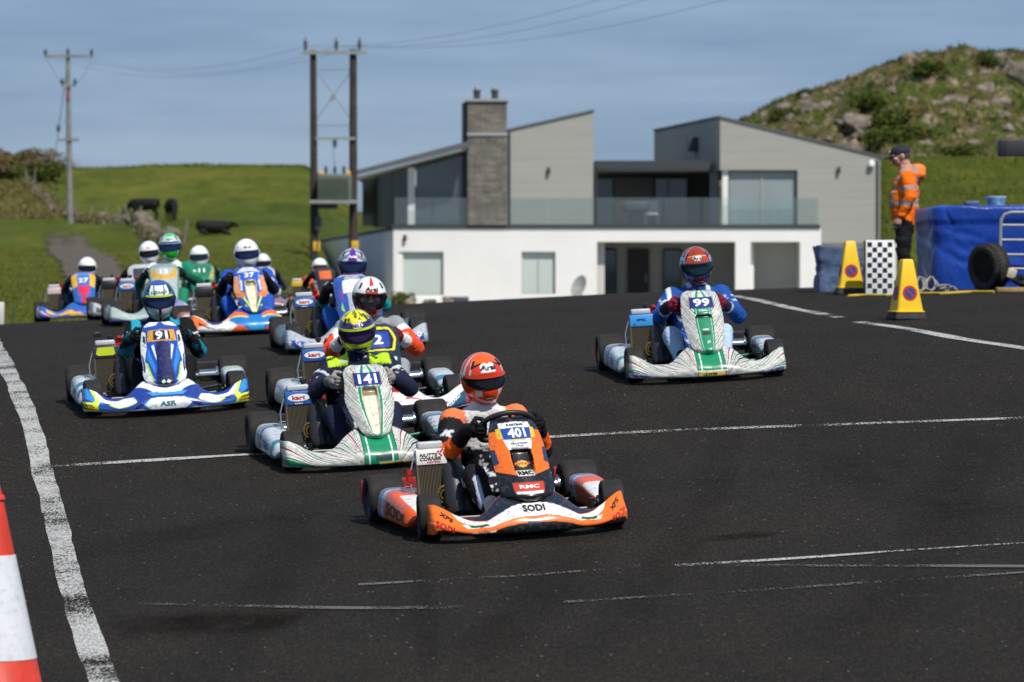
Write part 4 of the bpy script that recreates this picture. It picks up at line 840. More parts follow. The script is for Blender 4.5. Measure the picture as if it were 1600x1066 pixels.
def make_head(parent, scale=1.0, hair=(0.03, 0.02, 0.015)):
    """bare face: skull, jaw, nose, brows, ears in one skin, eyes and lips on top"""
    mb = MB(); mb.ball((0, .01, .02), (.075, .092, .105), 16); mb.ball((0, -.030, -.045), (.058, .058, .062), 14); mb.ball((0, -.052, -.082), (.030, .026, .022), 10)
    mb.caps((0, -.085, .022), .010, (0, -.108, -.020), .014); mb.ball((-.014, -.094, -.024), .010, 8); mb.ball((.014, -.094, -.024), .010, 8); mb.caps((-.045, -.070, .034), .012, (-.014, -.084, .034), .012); mb.caps((.045, -.070, .034), .012, (.014, -.084, .034), .012)
    mb.ball((-.045, -.058, -.018), .024, 10); mb.ball((.045, -.058, -.018), .024, 10); mb.caps((-.020, -.088, -.050), .009, (.020, -.088, -.050), .009); mb.caps((-.016, -.086, -.062), .009, (.016, -.086, -.062), .009)
    for s in (-1, 1): mb.ball((s * .078, .012, .0), (.012, .022, .032), 8)
    mb.caps((0, .02, -.06), .05, (0, .03, -.14), .052)
    me = fuse(mb, .0058, 2, .5); V = me_co(me); c = np.empty((len(V), 3)); c[:] = (.46, .25, .18)
    lip = (np.abs(V[:, 2] + .055) < .012) & (V[:, 1] < -.078) & (np.abs(V[:, 0]) < .026); c[lip] = (.36, .13, .11)
    brow = (np.abs(V[:, 2] - .040) < .006) & (V[:, 1] < -.06) & (np.abs(V[:, 0]) > .012) & (np.abs(V[:, 0]) < .05); c[brow] = (.07, .045, .03)
    cheek = (np.abs(V[:, 2] + .02) < .02) & (np.abs(np.abs(V[:, 0]) - .045) < .018) & (V[:, 1] < -.04); c[cheek] = (.50, .24, .18)
    hr = (V[:, 2] > .055 + .5 * np.clip(-V[:, 1] - .03, 0, 1)) | ((V[:, 1] > .03) & (V[:, 2] > -.04)); c[hr] = hair
    put_cols(me, c); me.materials.clear(); me.materials.append(m_skin); h = ob('head', me, parent)
    for s in (-1, 1):
        MB().ball((s * .030, -.074, .014), (.0135, .012, .010), 10).build('eye', m_eye, h); MB().ball((s * .030, -.0835, .014), (.006, .004, .006), 8).build('iris', m_iris, h)
    h.scale = (scale,) * 3; return h
def suit_print(V, bid, bt, c, col, seed):
    """small sponsor prints on sleeves, chest and thighs"""
    n = fbm(V * np.array([26, 26, 60]), 2, seed); zone = (np.isin(bid, (2, 6)) & (np.abs(bt - .5) < .16)) | (np.isin(bid, (4, 8)) & (np.abs(bt - .6) < .13)) | ((bid == 0) & (V[:, 1] < .26) & (np.abs(V[:, 0]) < .12))
    c[zone & (n > .22) & (fbm(V * 7, 2, seed + 3) > -.1)] = lin(col)
def driver(k):
    J = driver_bones(k.get('h', 1.0), k.get('lean', 0.0), k.get('turn', 0.0), ((int(k['px']) * 37) % 11 - 4) * .006, k.get('wz', .532))
    me, V, bid, bt, nrm = driver_body(J, .0125 if k.get('hi', 1) >= 1 else .019)
    c = np.empty((len(V), 3)); c[:] = lin(k['suit'])
    k['paint'](V, bid, bt, c, J); suit_print(V, bid, bt, c, k.get('print', '#c9ccd2'), int(k['px'])); c[bid == 1] = lin(k.get('neck', '#141418'))
    put_cols(me, c); me.materials.clear(); me.materials.append(m_suit)
    p = ob('person', me); p.matrix_world = k['M']; tag(p, k['plabel'], 'person', 'drivers in their karts')
    hl = make_helmet(p, k['helm'], k.get('hi', 1)); hl.location = J['head']; hl.rotation_euler = (R(k.get('nod', 4)), R(k.get('tilt', (int(k['px']) * 53) % 9 - 4)), R(k.get('yaw', 0) + (int(k['px']) * 29) % 9 - 4))
    if k['helm'].get('open'): hd = make_head(hl, 1.08); hd.location = (0, .010, .004)
    sw = Euler((R(-37), 0, 0)).to_matrix()
    for s, n in ((-1, 'R'), (1, 'L')):
        g = GLOVE[s].copy(); Vg = me_co(g); cg = np.empty((len(Vg), 3)); cg[:] = lin(k.get('glove', '#1a1a1c'))
        if k.get('glove2'): cg[Vg[:, 1] > .045] = lin(k['glove2'])
        put_cols(g, cg); g.materials.clear(); g.materials.append(m_glove)
        o = ob('glove', g, p); a = 0.12 + (k.get('turn', 0) * 3 * s)
        rim = Vector((0, -.235, k.get('wz', .532))) + sw @ Vector((s * .162 * math.cos(a), -.162 * math.sin(a), 0))
        fz = Vector((0, -.8, .6)); fx = Vector((1, 0, 0)); fy = fz.cross(fx); base = Matrix((fx, fy, fz)).transposed()
        o.matrix_local = Matrix.Translation(rim) @ (Euler((R(-42), 0, R(-s * 14))).to_matrix() @ base).to_4x4()
        q = SHOE.copy() if s == 1 else SHOE
        cs = np.empty((len(q.vertices), 3)); cs[:] = lin(k.get('shoe', '#202024')); q = SHOE.copy(); put_cols(q, cs); q.materials.clear(); q.materials.append(m_glove); o = ob('shoe', q, p); o.location = J['ank' + n]
    for tx in k.get('stext', []):     # chest or epaulette lettering projected on the suit from a frame (origin, ex, ey)
        O, ex, ey, word, h, mk, st_ = tx; Vt, T_ = GLYPH[word]; P = np.array(O) + np.outer(Vt[:, 0] * h * st_, np.array(ex)) + np.outer(Vt[:, 1] * h, np.array(ey)); nn = np.cross(ex, ey)
        from mathutils.bvhtree import BVHTree
        bv = k.setdefault('_bvh', BVHTree.FromPolygons([Vector(x) for x in V], [tuple(f.vertices) for f in me.polygons])); R_ = []
        for q in P:
            hit = bv.ray_cast(Vector(q) + Vector(nn) * .25, -Vector(nn)); R_.append((hit[0] + hit[1] * .004) if hit[0] else Vector(q))
        ob('suit_lettering', raw_mesh('suit_lettering', np.array(R_), T_, PR[mk], sm=False), p)
    return p

# ---- marshal in an orange jacket
def marshal():
    d = 50.0; x = (1414 - 800) / FPX * d; z = float(G(x, d)); mb = MB(); segs = []
    def limb(a, ra, b_, rb): mb.caps(a, ra, b_, rb); segs.append((Vector(a), Vector(b_), ra, rb))
    # faces -y in its own frame, then turned to face image left
    mb.loft([ring((0, .0, .80), .165, .13), ring((0, .0, .90), .185, .145), ring((0, -.015, 1.05), .195, .155), ring((0, -.005, 1.20), .20, .150), ring((0, .02, 1.34), .195, .13), ring((0, .03, 1.43), .16, .105), ring((0, .02, 1.49), .095, .085), ring((0, -.01, 1.55), .062, .065), ring((0, -.02, 1.60), .06, .06)])
    segs.append((Vector((0, 0, .88)), Vector((0, .02, 1.42)), .17, .16))
    for s in (-1, 1):
        limb((s * .18, .03, 1.40), .078, (s * .245, .06, 1.14), .066); limb((s * .245, .06, 1.14), .066, (s * .225, -.03, .90), .050)
        limb((s * .10, 0, .86), .098, (s * .11, -.02, .47), .075); limb((s * .11, -.02, .47), .072, (s * .11, .02, .09), .058)
    mb.ball((0, .125, 1.44), (.14, .095, .12), 12)     # hood lying on the back
    me = fuse(mb, .016, 3, .6); V = me_co(me); nrm = me_no(me); V = V + nrm * (.020 * fbm(V * np.array([9, 9, 17]), 4, 71))[:, None]; me.vertices.foreach_set('co', V.astype(np.float32).ravel()); me.update()
    bid, bt = nearest_bones(V, segs); c = np.empty((len(V), 3)); c[:] = lin('#f2700e'); leg = np.isin(bid, (3, 4, 7, 8)) & (V[:, 2] < .84); c[leg] = (.012, .012, .014)
    arm = np.isin(bid, (1, 2, 5, 6)); tor = bid == 0
    for z0, z1 in ((1.02, 1.075),): c[tor & (V[:, 2] > z0) & (V[:, 2] < z1)] = (.30, .30, .30)
    c[tor & (np.abs(np.abs(V[:, 0]) - .115) < .026) & (V[:, 2] > 1.06)] = (.30, .30, .30)
    for i in (1, 5): c[(bid == i) & (np.abs(bt - .62) < .09)] = (.30, .30, .30)
    for i in (2, 6): c[(bid == i) & (np.abs(bt - .35) < .10)] = (.30, .30, .30)
    c[(V[:, 2] > 1.50) & (np.hypot(V[:, 0], V[:, 1] + .01) < .085)] = (.44, .24, .17)
    hood = (V[:, 1] > .13) & (V[:, 2] > 1.38); c[hood] = lin('#f5803a')
    put_cols(me, c); me.materials.clear(); me.materials.append(m_suit)
    p = ob('person', me); p.location = (x, d, z); p.scale = (1.06, 1.14, .925); p.rotation_euler.z = R(-97); tag(p, 'person in orange jacket and dark cap standing behind the blue sheeted barrier', 'person')
    h = make_head(p, 1.05, hair=(.05, .045, .04)); h.location = (0, -.050, 1.650); h.rotation_euler = (R(15), 0, R(10))
    mb = MB(); prof = [(.083, .028), (.086, .05), (.080, .085), (.055, .115), (.01, .125)]; mb.lathe(prof, 24, Matrix.Translation((0, .012, .005)) @ Matrix.Diagonal((1, 1.18, 1, 1)))
    cap = mb.build('cap', mat('navy_cap', (.012, .014, .028), .8), h)
    br_ = np.linspace(-1, 1, 13); rows = [xyz(br_ * .072, -.075 - r_ * .085 * (1 - .35 * br_ ** 2), .046 - .028 * r_ - .014 * br_ ** 2) for r_ in (0, .5, 1)]
    P = np.array(rows); Pq = np.concatenate([P, P[::-1] - np.array([0, 0, .005])]); ob('brim', grid_mesh('brim', Pq, mat('navy_cap')), cap)
    MB().box((.02, -.088, .082), (.03, .006, .018), rot=(R(-25), 0, 0)).build('cap_badge', m_tw0, cap)
    for s in (-1, 1):   # hands, hanging and slightly curled
        mb = MB(); b0 = Vector((s * .222, -.045, .872)); mb.caps(b0, .032, b0 + Vector((0, -.02, -.065)), .036)
        for q, L in zip((-.024, -.008, .008, .024), (.058, .068, .064, .05)):
            a = b0 + Vector((-s * .006, -.02 + q, -.085)); m1_ = a + Vector((-s * .008, -.012, -L * .55)); mb.caps(a, .0115, m1_, .011, 8); mb.caps(m1_, .011, m1_ + Vector((-s * .018, -.012, -L * .4)), .0095, 8)
        a = b0 + Vector((-s * .01, -.045, -.03)); mb.caps(a, .014, a + Vector((-s * .012, -.028, -.04)), .012, 8); mb.caps(a + Vector((-s * .012, -.028, -.04)), .012, a + Vector((-s * .022, -.03, -.068)), .010, 8)
        g = fuse(mb, .006, 2, .4); put_cols(g, np.tile((.44, .24, .17), (len(g.vertices), 1))); g.materials.clear(); g.materials.append(m_skin); ob('hand', g, p)
        mb = MB(); mb.caps((s * .11, .03, .05), .052, (s * .115, -.13, .04), .044); mb.box((s * .112, -.055, .015), (.10, .29, .03), bev=.012); g = fuse(mb, .012, 2, .4); put_cols(g, np.tile((.012, .012, .012), (len(g.vertices), 1))); g.materials.clear(); g.materials.append(m_glove); ob('shoe', g, p)
    return p
m_tw0 = mat('print_white', (0.80, 0.80, 0.78), 0.35)

# ================================================================== KARTS
m_liv = mat('gloss_bodywork', (0.5, 0.5, 0.5), 0.28, coat=0.35, attr='Col', var=0.07, vscale=14, dirt=0.55)
m_tyre = mat('kart_tyre', (0.022, 0.0205, 0.0195), 0.75, var=0.42, vscale=13, bump=0.15, bscale=160, spec=0.3)
m_rim = mat('rim_alloy', (0.05, 0.05, 0.052), 0.35, metal=0.8); m_rimg = mat('rim_gold', (0.42, 0.30, 0.10), 0.35, metal=0.9)
m_blk = mat('black_plastic', (0.022, 0.022, 0.025), 0.36, var=0.2, vscale=20); m_frm = mat('frame_tube', (0.03, 0.032, 0.036), 0.35, metal=0.5)
m_gfrm = mat('green_frame_tube', (0.02, 0.16, 0.09), 0.3, metal=0.2, coat=0.3); m_chr = mat('polished_steel', (0.62, 0.61, 0.58), 0.16, metal=1.0, var=0.1, vscale=30)
m_alu2 = mat('cast_aluminium', (0.36, 0.36, 0.35), 0.42, metal=0.8, var=0.2, vscale=40); m_red = mat('red_anodised', (0.55, 0.02, 0.02), 0.35, metal=0.3)
m_core = mat('radiator_core', (0.035, 0.03, 0.022), 0.6, metal=0.5, var=0.3, vscale=60); m_brass = mat('brass_fitting', (0.35, 0.24, 0.08), 0.4, metal=0.8)
m_seat = mat('fibreglass_seat', (0.04, 0.042, 0.045), 0.35, var=0.2, vscale=10); m_hose = mat('rubber_hose', (0.02, 0.02, 0.022), 0.5)
m_tw = mat('print_white', (0.80, 0.80, 0.78), 0.35); m_tb = mat('print_black', (0.012, 0.012, 0.014), 0.35); m_tr = mat('print_red', (0.50, 0.02, 0.02), 0.35); m_tn = mat('print_navy', (0.015, 0.03, 0.16), 0.35); m_tt = mat('print_teal', (0.02, 0.16, 0.24), 0.35); m_ty = mat('print_yellow', (0.8, 0.55, 0.03), 0.35)
PR = dict(w=m_tw, k=m_tb, r=m_tr, n=m_tn, t=m_tt, y=m_ty)

# ---- body panels as parametric surfaces (kart frame: front = -y, driver's right = -x, z up, origin on the ground at mid wheelbase)
BT = [(0, .268), (.2, .262), (.32, .222), (.46, .152), (.58, .128), (.7, .142), (.84, .190), (.93, .212), (1, .205)]
BDp = [(0, .26), (.25, .22), (.45, .13), (.6, .11), (.8, .10), (1, .09)]
def S_bumper(u, v):
    u = np.asarray(u, float); v = np.asarray(v, float); a = np.clip(np.abs(u), 0, 1)
    top = curve(a, BT); dep = curve(a, BDp); bot = 0.032 + 0.012 * a
    yf = -0.905 + 0.17 * a ** 2.4 + 0.10 * np.clip((a - .94) / .06, 0, 1) ** 2
    z = bot + (top - bot) * v
    y = yf + dep * np.clip(v, 0, 1) ** 2.2 - 0.022 * np.sin(np.pi * np.clip(v / .7, 0, 1)) + 0.03 * np.clip(1 - v / .06, 0, 1) ** 2
    crease = 0.012 * (smooth(.40, .46, v) - 0.5) * smooth(.28, .5, a)
    return np.stack([0.635 * u * (1 - 0.012 * np.clip((a - .96) / .04, 0, 1)), y + crease, z + 0 * u], -1)
WN = [(0, .052), (.06, .085), (.18, .118), (.36, .152), (.52, .168), (.66, .158), (.80, .150), (.90, .146), (.97, .118), (1, .085)]
WS = [(0, .090), (.06, .136), (.16, .164), (.30, .160), (.45, .164), (.60, .164), (.75, .155), (.88, .138), (.97, .108), (1, .08)]
WW = [(0, .09), (.08, .125), (.25, .145), (.5, .155), (.7, .165), (.85, .165), (.94, .14), (1, .09)]
def make_S_nose(wp, scoop=None, z0=.205, z1=.655):
    def S(u, v):
        u = np.asarray(u, float); v = np.asarray(v, float); w_ = curve(np.clip(v, 0, 1), wp)
        z = z0 + (z1 - z0) * v; y = -.845 + .42 * v + .06 * np.clip((v - .86) / .14, 0, 1) ** 2 + .05 * np.clip((.1 - v) / .1, 0, 1) ** 2
        y = y + .085 * np.abs(u) ** 2.2 * (w_ / .15)
        if scoop:
            su, v0, v1, dp = scoop; k = (1 - smooth(su * .62, su, np.abs(u))) * smooth(v0, v0 + .04, v) * (1 - smooth(v1 - .10, v1, v)); y = y + dp * k
        return np.stack([w_ * u, y, z + 0 * u], -1)
    return S
def S_pod(side):
    def S(u, v):   # u round the section (0..1), v along (0 front .. 1 rear)
        u = np.asarray(u, float); v = np.asarray(v, float)
        k = np.sqrt(np.clip(1 - np.clip(1 - v / .10, 0, 1) ** 2, 0.05, 1)) * np.sqrt(np.clip(1 - np.clip((v - .92) / .08, 0, 1) ** 2, 0.1, 1))
        a = 2 * np.pi * u; e = 0.55; cx = np.sign(np.cos(a)) * np.abs(np.cos(a)) ** e; cz = np.sign(np.sin(a)) * np.abs(np.sin(a)) ** e
        hw = .082 + .012 * v; hz = (.062 + .028 * smooth(0, .7, v))
        x = .565 + .02 * v + hw * cx * k - .012 * cz; z = .045 + hz + hz * cz * k; y = -.355 + .70 * v
        return np.stack([side * x, y + 0 * x, z], -1)
    return S
def S_podtext(p, r):
    v = -np.asarray(p, float); r = np.asarray(r, float); e = .55; cx = np.clip(1 - np.abs(r) ** (2 / e), 0, 1) ** (e / 2)
    hw = .082 + .012 * v; hz = .062 + .028 * smooth(0, .7, v)
    return np.stack([-(.565 + .02 * v + hw * cx - .012 * r), -.355 + .70 * v, .045 + hz + hz * r], -1)
def inpoly(u, v, poly):
    r = np.zeros(u.shape, bool); n = len(poly); j = n - 1
    for i in range(n):
        (xi, yi), (xj, yj) = poly[i], poly[j]
        if yi != yj: r ^= ((yi > v) != (yj > v)) & (u < (xj - xi) * (v - yi) / (yj - yi) + xi)
        j = i
    return r
def painter(base, layers):
    """layers: (polygon in (|u|, v), colour) or (polygon, colour, 'full') for signed u, or a callable (u, v, col)"""
    base = lin(base); layers = [(l if callable(l) else (l[0], lin(l[1]), len(l) > 2)) for l in layers]
    def f(u, v):
        c = np.empty(u.shape + (3,)); c[:] = base
        for l in layers:
            if callable(l): l(u, v, c); continue
            c[inpoly(u if l[2] else np.abs(u), v, l[0])] = l[1]
        return c
    return f
def zebra(kind, cols=('#1f7a57', '#20242a', '#8b2f3c', '#1f7a57', '#20242a'), freq=9.0):
    cl = [lin(c) for c in cols]
    def f(u, v, c):
        a = np.abs(u); sd = np.where(u < 0, 3.0, 8.0); w_ = fbm(xyz(a * 2.2, v * 2.2, sd), 3, 91)
        if kind == 'bumper':
            ang = np.arctan2((v + .32) * .30, np.clip(a - .08, .01, 2) * .62); ph = ang * freq * 1.55 + w_ * .55 + .35 * a; ok = a > .16; wd = .10 + .05 * a
        else:
            ph = (v - .32 * a ** 1.3) * freq + w_ * .55; ok = a > .30; wd = .11 + 0 * a
        fr = ph - np.floor(ph); idx = np.floor(ph).astype(int)
        th = wd * (.75 + .5 * _hash(idx, idx * 0, idx * 0, 5)) * np.clip(1.1 + 1.2 * vnoise(xyz(idx * 3.7, a * 2.2 + v, sd), 7), .15, 1.4)
        for k, col in enumerate(cl): c[ok & (np.abs(fr - .5) < th) & (idx % len(cl) == k)] = col
        f2 = (ph + .47) % 1.0; i2 = np.floor(ph + .47).astype(int); c[ok & (np.abs(f2 - .5) < .045 * np.clip(.6 + 1.6 * vnoise(xyz(i2 * 2.3, a * 3, sd), 11), 0, 1.3))] = lin('#555a57')
    return f
def box_uv(x0, x1, y0, y1): return [(x0, y0), (x1, y0), (x1, y1), (x0, y1)]
def panel(name, S, nu, nv, col, parent, u0=-1, u1=1, v0=0, v1=1, thick=0.006, m=None, flip=False):
    U, V = np.meshgrid(np.linspace(u0, u1, nu), np.linspace(v0, v1, nv)); P = S(U, V); c = col(U, V)
    if thick:
        e = 1e-3; n_ = np.cross(S(U + e, V) - S(U - e, V), S(U, V + e) - S(U, V - e)); n_ /= np.linalg.norm(n_, axis=-1, keepdims=True) + 1e-12
        B = P - n_ * thick * (-1 if flip else 1)
        i = np.arange(nv * nu).reshape(nv, nu); q = [np.stack([i[:-1, :-1], i[:-1, 1:], i[1:, 1:], i[1:, :-1]], -1).reshape(-1, 4)]
        # coarse back face and rim keep the panel a closed shell
        j = i + nv * nu; q.append(np.stack([j[:-1, :-1], j[1:, :-1], j[1:, 1:], j[:-1, 1:]], -1).reshape(-1, 4))
        rim = np.concatenate([i[0, :], i[1:, -1], i[-1, -2::-1], i[-2:0:-1, 0]]); rn = np.roll(rim, -1); q.append(np.stack([rim, rim + nv * nu, rn + nv * nu, rn], -1))
        q = np.concatenate(q); 
        if flip: q = q[:, ::-1]
        VV = np.concatenate([P.reshape(-1, 3), B.reshape(-1, 3)]); cc = np.concatenate([c.reshape(-1, 3), np.full((nv * nu, 3), 0.02)])
        return ob(name, raw_mesh(name, VV, q, m or m_liv, cc), parent)
    return ob(name, grid_mesh(name, P, m or m_liv, c, flip=flip), parent)

# ---- shared kart meshes
KM = {}
def wheel_meshes(r, wd, key):
    rx = Matrix.Rotation(R(90), 4, 'Y'); h = wd / 2; ri = r * .50
    prof = [(ri, -h * .80), (ri * 1.06, -h * .86), (r * .72, -h * .98), (r * .88, -h * 1.0), (r * .965, -h * .90), (r * .993, -h * .76), (r, -h * .5), (r, h * .5), (r * .993, h * .76), (r * .965, h * .90), (r * .88, h * 1.0), (r * .72, h * .98), (ri * 1.06, h * .86), (ri, h * .80)]
    KM['tyre' + key] = MB().lathe(prof, 40, rx).mesh('tyre', m_tyre, ang=35)
    mb = MB(); mb.lathe([(ri * .98, -h * .84), (ri * 1.02, -h * .88), (ri * 1.02, -h * .8), (ri * .9, -h * .6), (ri * .62, -h * .35), (ri * .3, -h * .3), (ri * .3, h * .3), (ri * .62, h * .35), (ri * .9, h * .6), (ri * 1.02, h * .8), (ri * 1.02, h * .88), (ri * .98, h * .84)], 28, rx)
    for k in range(5):
        a = k * 2 * math.pi / 5; mb.lathe([(.008, -h * .45), (.008, h * .45)], 8, Matrix.Translation((0, math.cos(a) * ri * .45, math.sin(a) * ri * .45)) @ rx)
    KM['rim' + key] = mb.mesh('rim', m_rim); KM['rimg' + key] = mb.mesh('rim', m_rimg)
wheel_meshes(.132, .132, 'f'); wheel_meshes(.142, .212, 'r')
def frame_mesh(m):
    mb = MB(); r = .015
    for s in (-1, 1):
        mb.tube([(s * .16, -.66, .075), (s * .20, -.5, .07), (s * .33, -.36, .06), (s * .31, .1, .055), (s * .30, .5, .10), (s * .31, .62, .10)], r, 8)
        mb.tube([(s * .20, -.5, .07), (s * .30, -.52, .08), (s * .44, -.52, .10)], r, 8)
        mb.tube([(s * .31, -.28, .06), (s * .56, -.28, .09), (s * .58, -.1, .10), (s * .58, .22, .10), (s * .31, .22, .07)], .011, 8)
        mb.tube([(s * .14, -.62, .08), (s * .16, -.78, .09), (s * .17, -.84, .11)], .010, 8)
    mb.tube([(-.16, -.66, .075), (0, -.69, .075), (.16, -.66, .075)], r, 8); mb.tube([(-.32, -.36, .06), (.32, -.36, .06)], r, 8); mb.tube([(-.31, .22, .06), (.31, .22, .06)], r, 8); mb.tube([(-.31, .62, .10), (.31, .62, .10)], r, 8)
    mb.tube([(-.05, -.48, .08), (-.02, -.36, .28), (0, -.20, .46)], .009, 8); mb.tube([(.06, -.48, .08), (.02, -.36, .28)], .008, 8)
    return mb.mesh('chassis', m)
KM['chassis'] = frame_mesh(m_frm); KM['gchassis'] = frame_mesh(m_gfrm)
KM['floor'] = MB().box((0, -.34, .045), (.56, .62, .008), bev=.002).mesh('floor_tray', m_alu2)
KM['axle'] = MB().tube([(-.66, .52, .142), (.66, .52, .142)], .025, 16).mesh('rear_axle', m_chr)
mb = MB()
for s in (-1, 1): mb.lathe([(.026, -.075), (.042, -.075), (.042, .05), (.062, .05), (.062, .075), (.026, .075)], 20, Matrix.Translation((s * .41, .52, .142)) @ Matrix.Rotation(R(90 * s), 4, 'Y'))
KM['hub'] = MB().lathe([(.026, -.085), (.046, -.085), (.046, .045), (.064, .045), (.064, .075), (.026, .075)], 22, Matrix.Rotation(R(90), 4, 'Y')).mesh('hub', m_chr)
KM['disc'] = MB().lathe([(.045, -.006), (.098, -.006), (.098, .006), (.045, .006)], 32, Matrix.Rotation(R(90), 4, 'Y')).mesh('brake_disc', mat('brake_disc_steel', (0.10, 0.085, 0.07), 0.4, metal=0.9))
KM['sprocket'] = MB().lathe([(.03, -.004), (.095, -.004), (.105, 0), (.095, .004), (.03, .004)], 30, Matrix.Rotation(R(90), 4, 'Y')).mesh('sprocket', m_brass)
mb = MB(); rings = []
for k in range(15):
    v_ = k / 14; z = .055 + .50 * v_ ** 1.1; yb = .33 + .12 * v_; rg_ = []
    for a in np.linspace(-2.0, 2.0, 15):
        hw = .185 + .015 * v_; rg_.append(Vector((math.sin(a) * hw, yb + (math.cos(a) - .6) * .16 - (0.34 * (1 - v_) ** 2.2 * (1 - math.cos(a)) * .55), z)))
    rings.append(rg_ + [p + Vector((0, .008, -.004)) for p in reversed(rg_)])
mb.loft(rings); KM['seat'] = mb.mesh('seat', m_seat)
mb = MB(); sw = Matrix.Translation((0, -.235, .578)) @ Euler((R(-37), 0, 0)).to_matrix().to_4x4()
pts = []
for k in range(36):
    a = 2 * math.pi * k / 36; rr = .168; yy = math.sin(a) * rr; yy = min(yy, .118); pts.append(sw @ Vector((math.cos(a) * rr, yy, 0)))
mb.tube(pts, .0165, 10, closed=True)
for a in (R(90), R(210), R(330)): mb.tube([sw @ Vector((0, 0, -.03)), sw @ Vector((math.cos(a) * .08, -math.sin(a) * .08, -.02)), sw @ Vector((math.cos(a) * .15, min(-math.sin(a) * .155, .118), 0))], .010, 6)
mb.lathe([(.045, -.04), (.045, -.025), (.02, -.02)], 16, sw); KM['wheel_st'] = mb.mesh('steering_wheel', m_hose)
mb = MB(); mb.tube([(0, -.22, .55), (0, -.46, .16), (0, -.50, .10)], .011, 8)
for s in (-1, 1): mb.tube([(s * .02, -.47, .10), (s * .42, -.50, .11)], .007, 6)
KM['column'] = mb.mesh('steering_column', m_alu2)
KM['stub'] = MB().tube([(0, 0, 0), (.12, 0, 0)], .016, 10).lathe([(.019, -.04), (.019, .035)], 14, Matrix.Translation((-.01, 0, .0))).lathe([(.03, -.03), (.05, -.03), (.05, .03), (.03, .03)], 16, Matrix.Translation((.05, 0, 0)) @ Matrix.Rotation(R(90), 4, 'Y')).mesh('stub_axle', m_frm)
# radiator: core with vertical fins in a frame
mb = MB(); mb.box((0, 0, .165), (.175, .030, .33), m=0)
for k in range(19): mb.box((-.084 + k * .00933, -.019, .165), (.0035, .008, .32), m=1)
for s in (-1, 1): mb.box((s * .094, -.004, .165), (.012, .046, .35), m=1, bev=.003)
mb.box((0, -.002, -.006), (.20, .05, .02), m=1, bev=.004)
KM['core'] = mb.mesh('core', [m_core, mat('fin_metal', (0.17, 0.14, 0.09), 0.5, metal=0.6)], sm=False)
KM['cap'] = MB().lathe([(.016, 0), (.016, .02), (.024, .022), (.024, .045), (.01, .05)], 14).mesh('filler_cap', m_blk)
mb = MB(); mb.tube([(.1, .01, .33), (.16, .03, .36), (.20, .08, .34), (.22, .14, .26)], .014, 8); KM['hose'] = mb.mesh('hose', m_hose)
mb = MB(); mb.tube([(-.345 + .045 * math.cos(a), -.07, .20 + .05 * math.sin(a)) for a in np.linspace(0, 6.283, 24, endpoint=False)], .007, 6, closed=True); mb.tube([(-.345 + .028 * math.cos(a), -.075, .20 + .03 * math.sin(a)) for a in np.linspace(0, 6.283, 18, endpoint=False)], .005, 6, closed=True); KM['clutch'] = mb.mesh('clutch_ring', m_brass)
mb = MB(); mb.tube([(-.33, .16, .44), (-.30, .02, .43), (-.24, -.12, .34), (-.20, -.30, .16), (-.18, -.5, .1)], .005, 6); KM['cable'] = mb.mesh('throttle_cable', mat('cable_green', (.05, .16, .07), .5))
mb = MB(); mb.tube([(-.26, .2, .30), (-.22, .06, .36), (-.19, -.06, .30), (-.2, -.16, .16), (-.16, -.3, .12)], .006, 6); KM['fuelhose'] = mb.mesh('fuel_hose', mat('fuel_hose_clear', (.30, .33, .28), .3))
mb = MB(); mb.box((-.325, -.10, .115), (.022, .014, .075), rot=(0, .1, 0), bev=.003); KM['tagm'] = mb.mesh('lime_tag', mat('lime_tag', (.45, .55, .03), .5))
mb = MB(); mb.lathe([(.028, 0), (.034, .01), (.034, .06), (.024, .07), (.024, .10)], 16, Matrix.Translation((-.22, .22, .27))); mb.box((-.22, .17, .29), (.05, .04, .05), bev=.008); KM['carb'] = mb.mesh('carburettor', m_alu2)
mb = MB(); mb.box((-.12, .565, .19), (.02, .22, .10), bev=.006); KM['guard'] = mb.mesh('chain_guard', m_blk)
mb = MB(); mb.tube([(-.1, .0, .02), (-.135, -.005, .08), (-.14, 0, .26), (-.1, 0, .40), (-.02, .02, .44)], .0055, 8); KM['pipe'] = mb.mesh('water_pipe', mat('silver_hose', (0.22, 0.23, 0.25), 0.4))
mb = MB()
for z in (.23, .275): mb.lathe([(.016, -.02), (.02, -.018), (.02, .018), (.016, .02)], 12, Matrix.Translation((-.145, 0, z)))
KM['catch'] = mb.mesh('catch_can', m_red)
mb = MB(); A0, A1 = Vector((-.275, -.155, .085)), Vector((-.285, .05, .395)); q_ = (A1 - A0).to_track_quat('Z', 'X').to_matrix().to_4x4(); L = (A1 - A0).length
mb.lathe([(.030, -.01), (.058, 0), (.066, .02), (.069, .08), (.066, .16), (.060, L - .06), (.050, L - .015), (.03, L)], 26, Matrix.Translation(A0) @ q_ @ Matrix.Diagonal((1, 1.15, 1, 1)))
KM['airbox'] = mb.mesh('airbox', m_blk)
mb = MB(); mb.box((-.275, -.165, .07), (.15, .05, .04), bev=.008); mb.box((-.33, -.19, .072), (.02, .02, .02), m=1); mb.box((-.22, -.19, .072), (.02, .02, .02), m=1); KM['mount'] = mb.mesh('airbox_bracket', [m_blk, m_alu2])
mb = MB(); mb.box((-.31, .30, .16), (.20, .24, .15), bev=.02); mb.lathe([(.07, 0), (.075, .02), (.075, .12), (.06, .15)], 20, Matrix.Translation((-.31, .28, .235)))
for k in range(5): mb.box((-.31, .28, .25 + k * .024), (.19, .17, .007), bev=.003)
KM['engine'] = mb.mesh('engine', m_alu2)
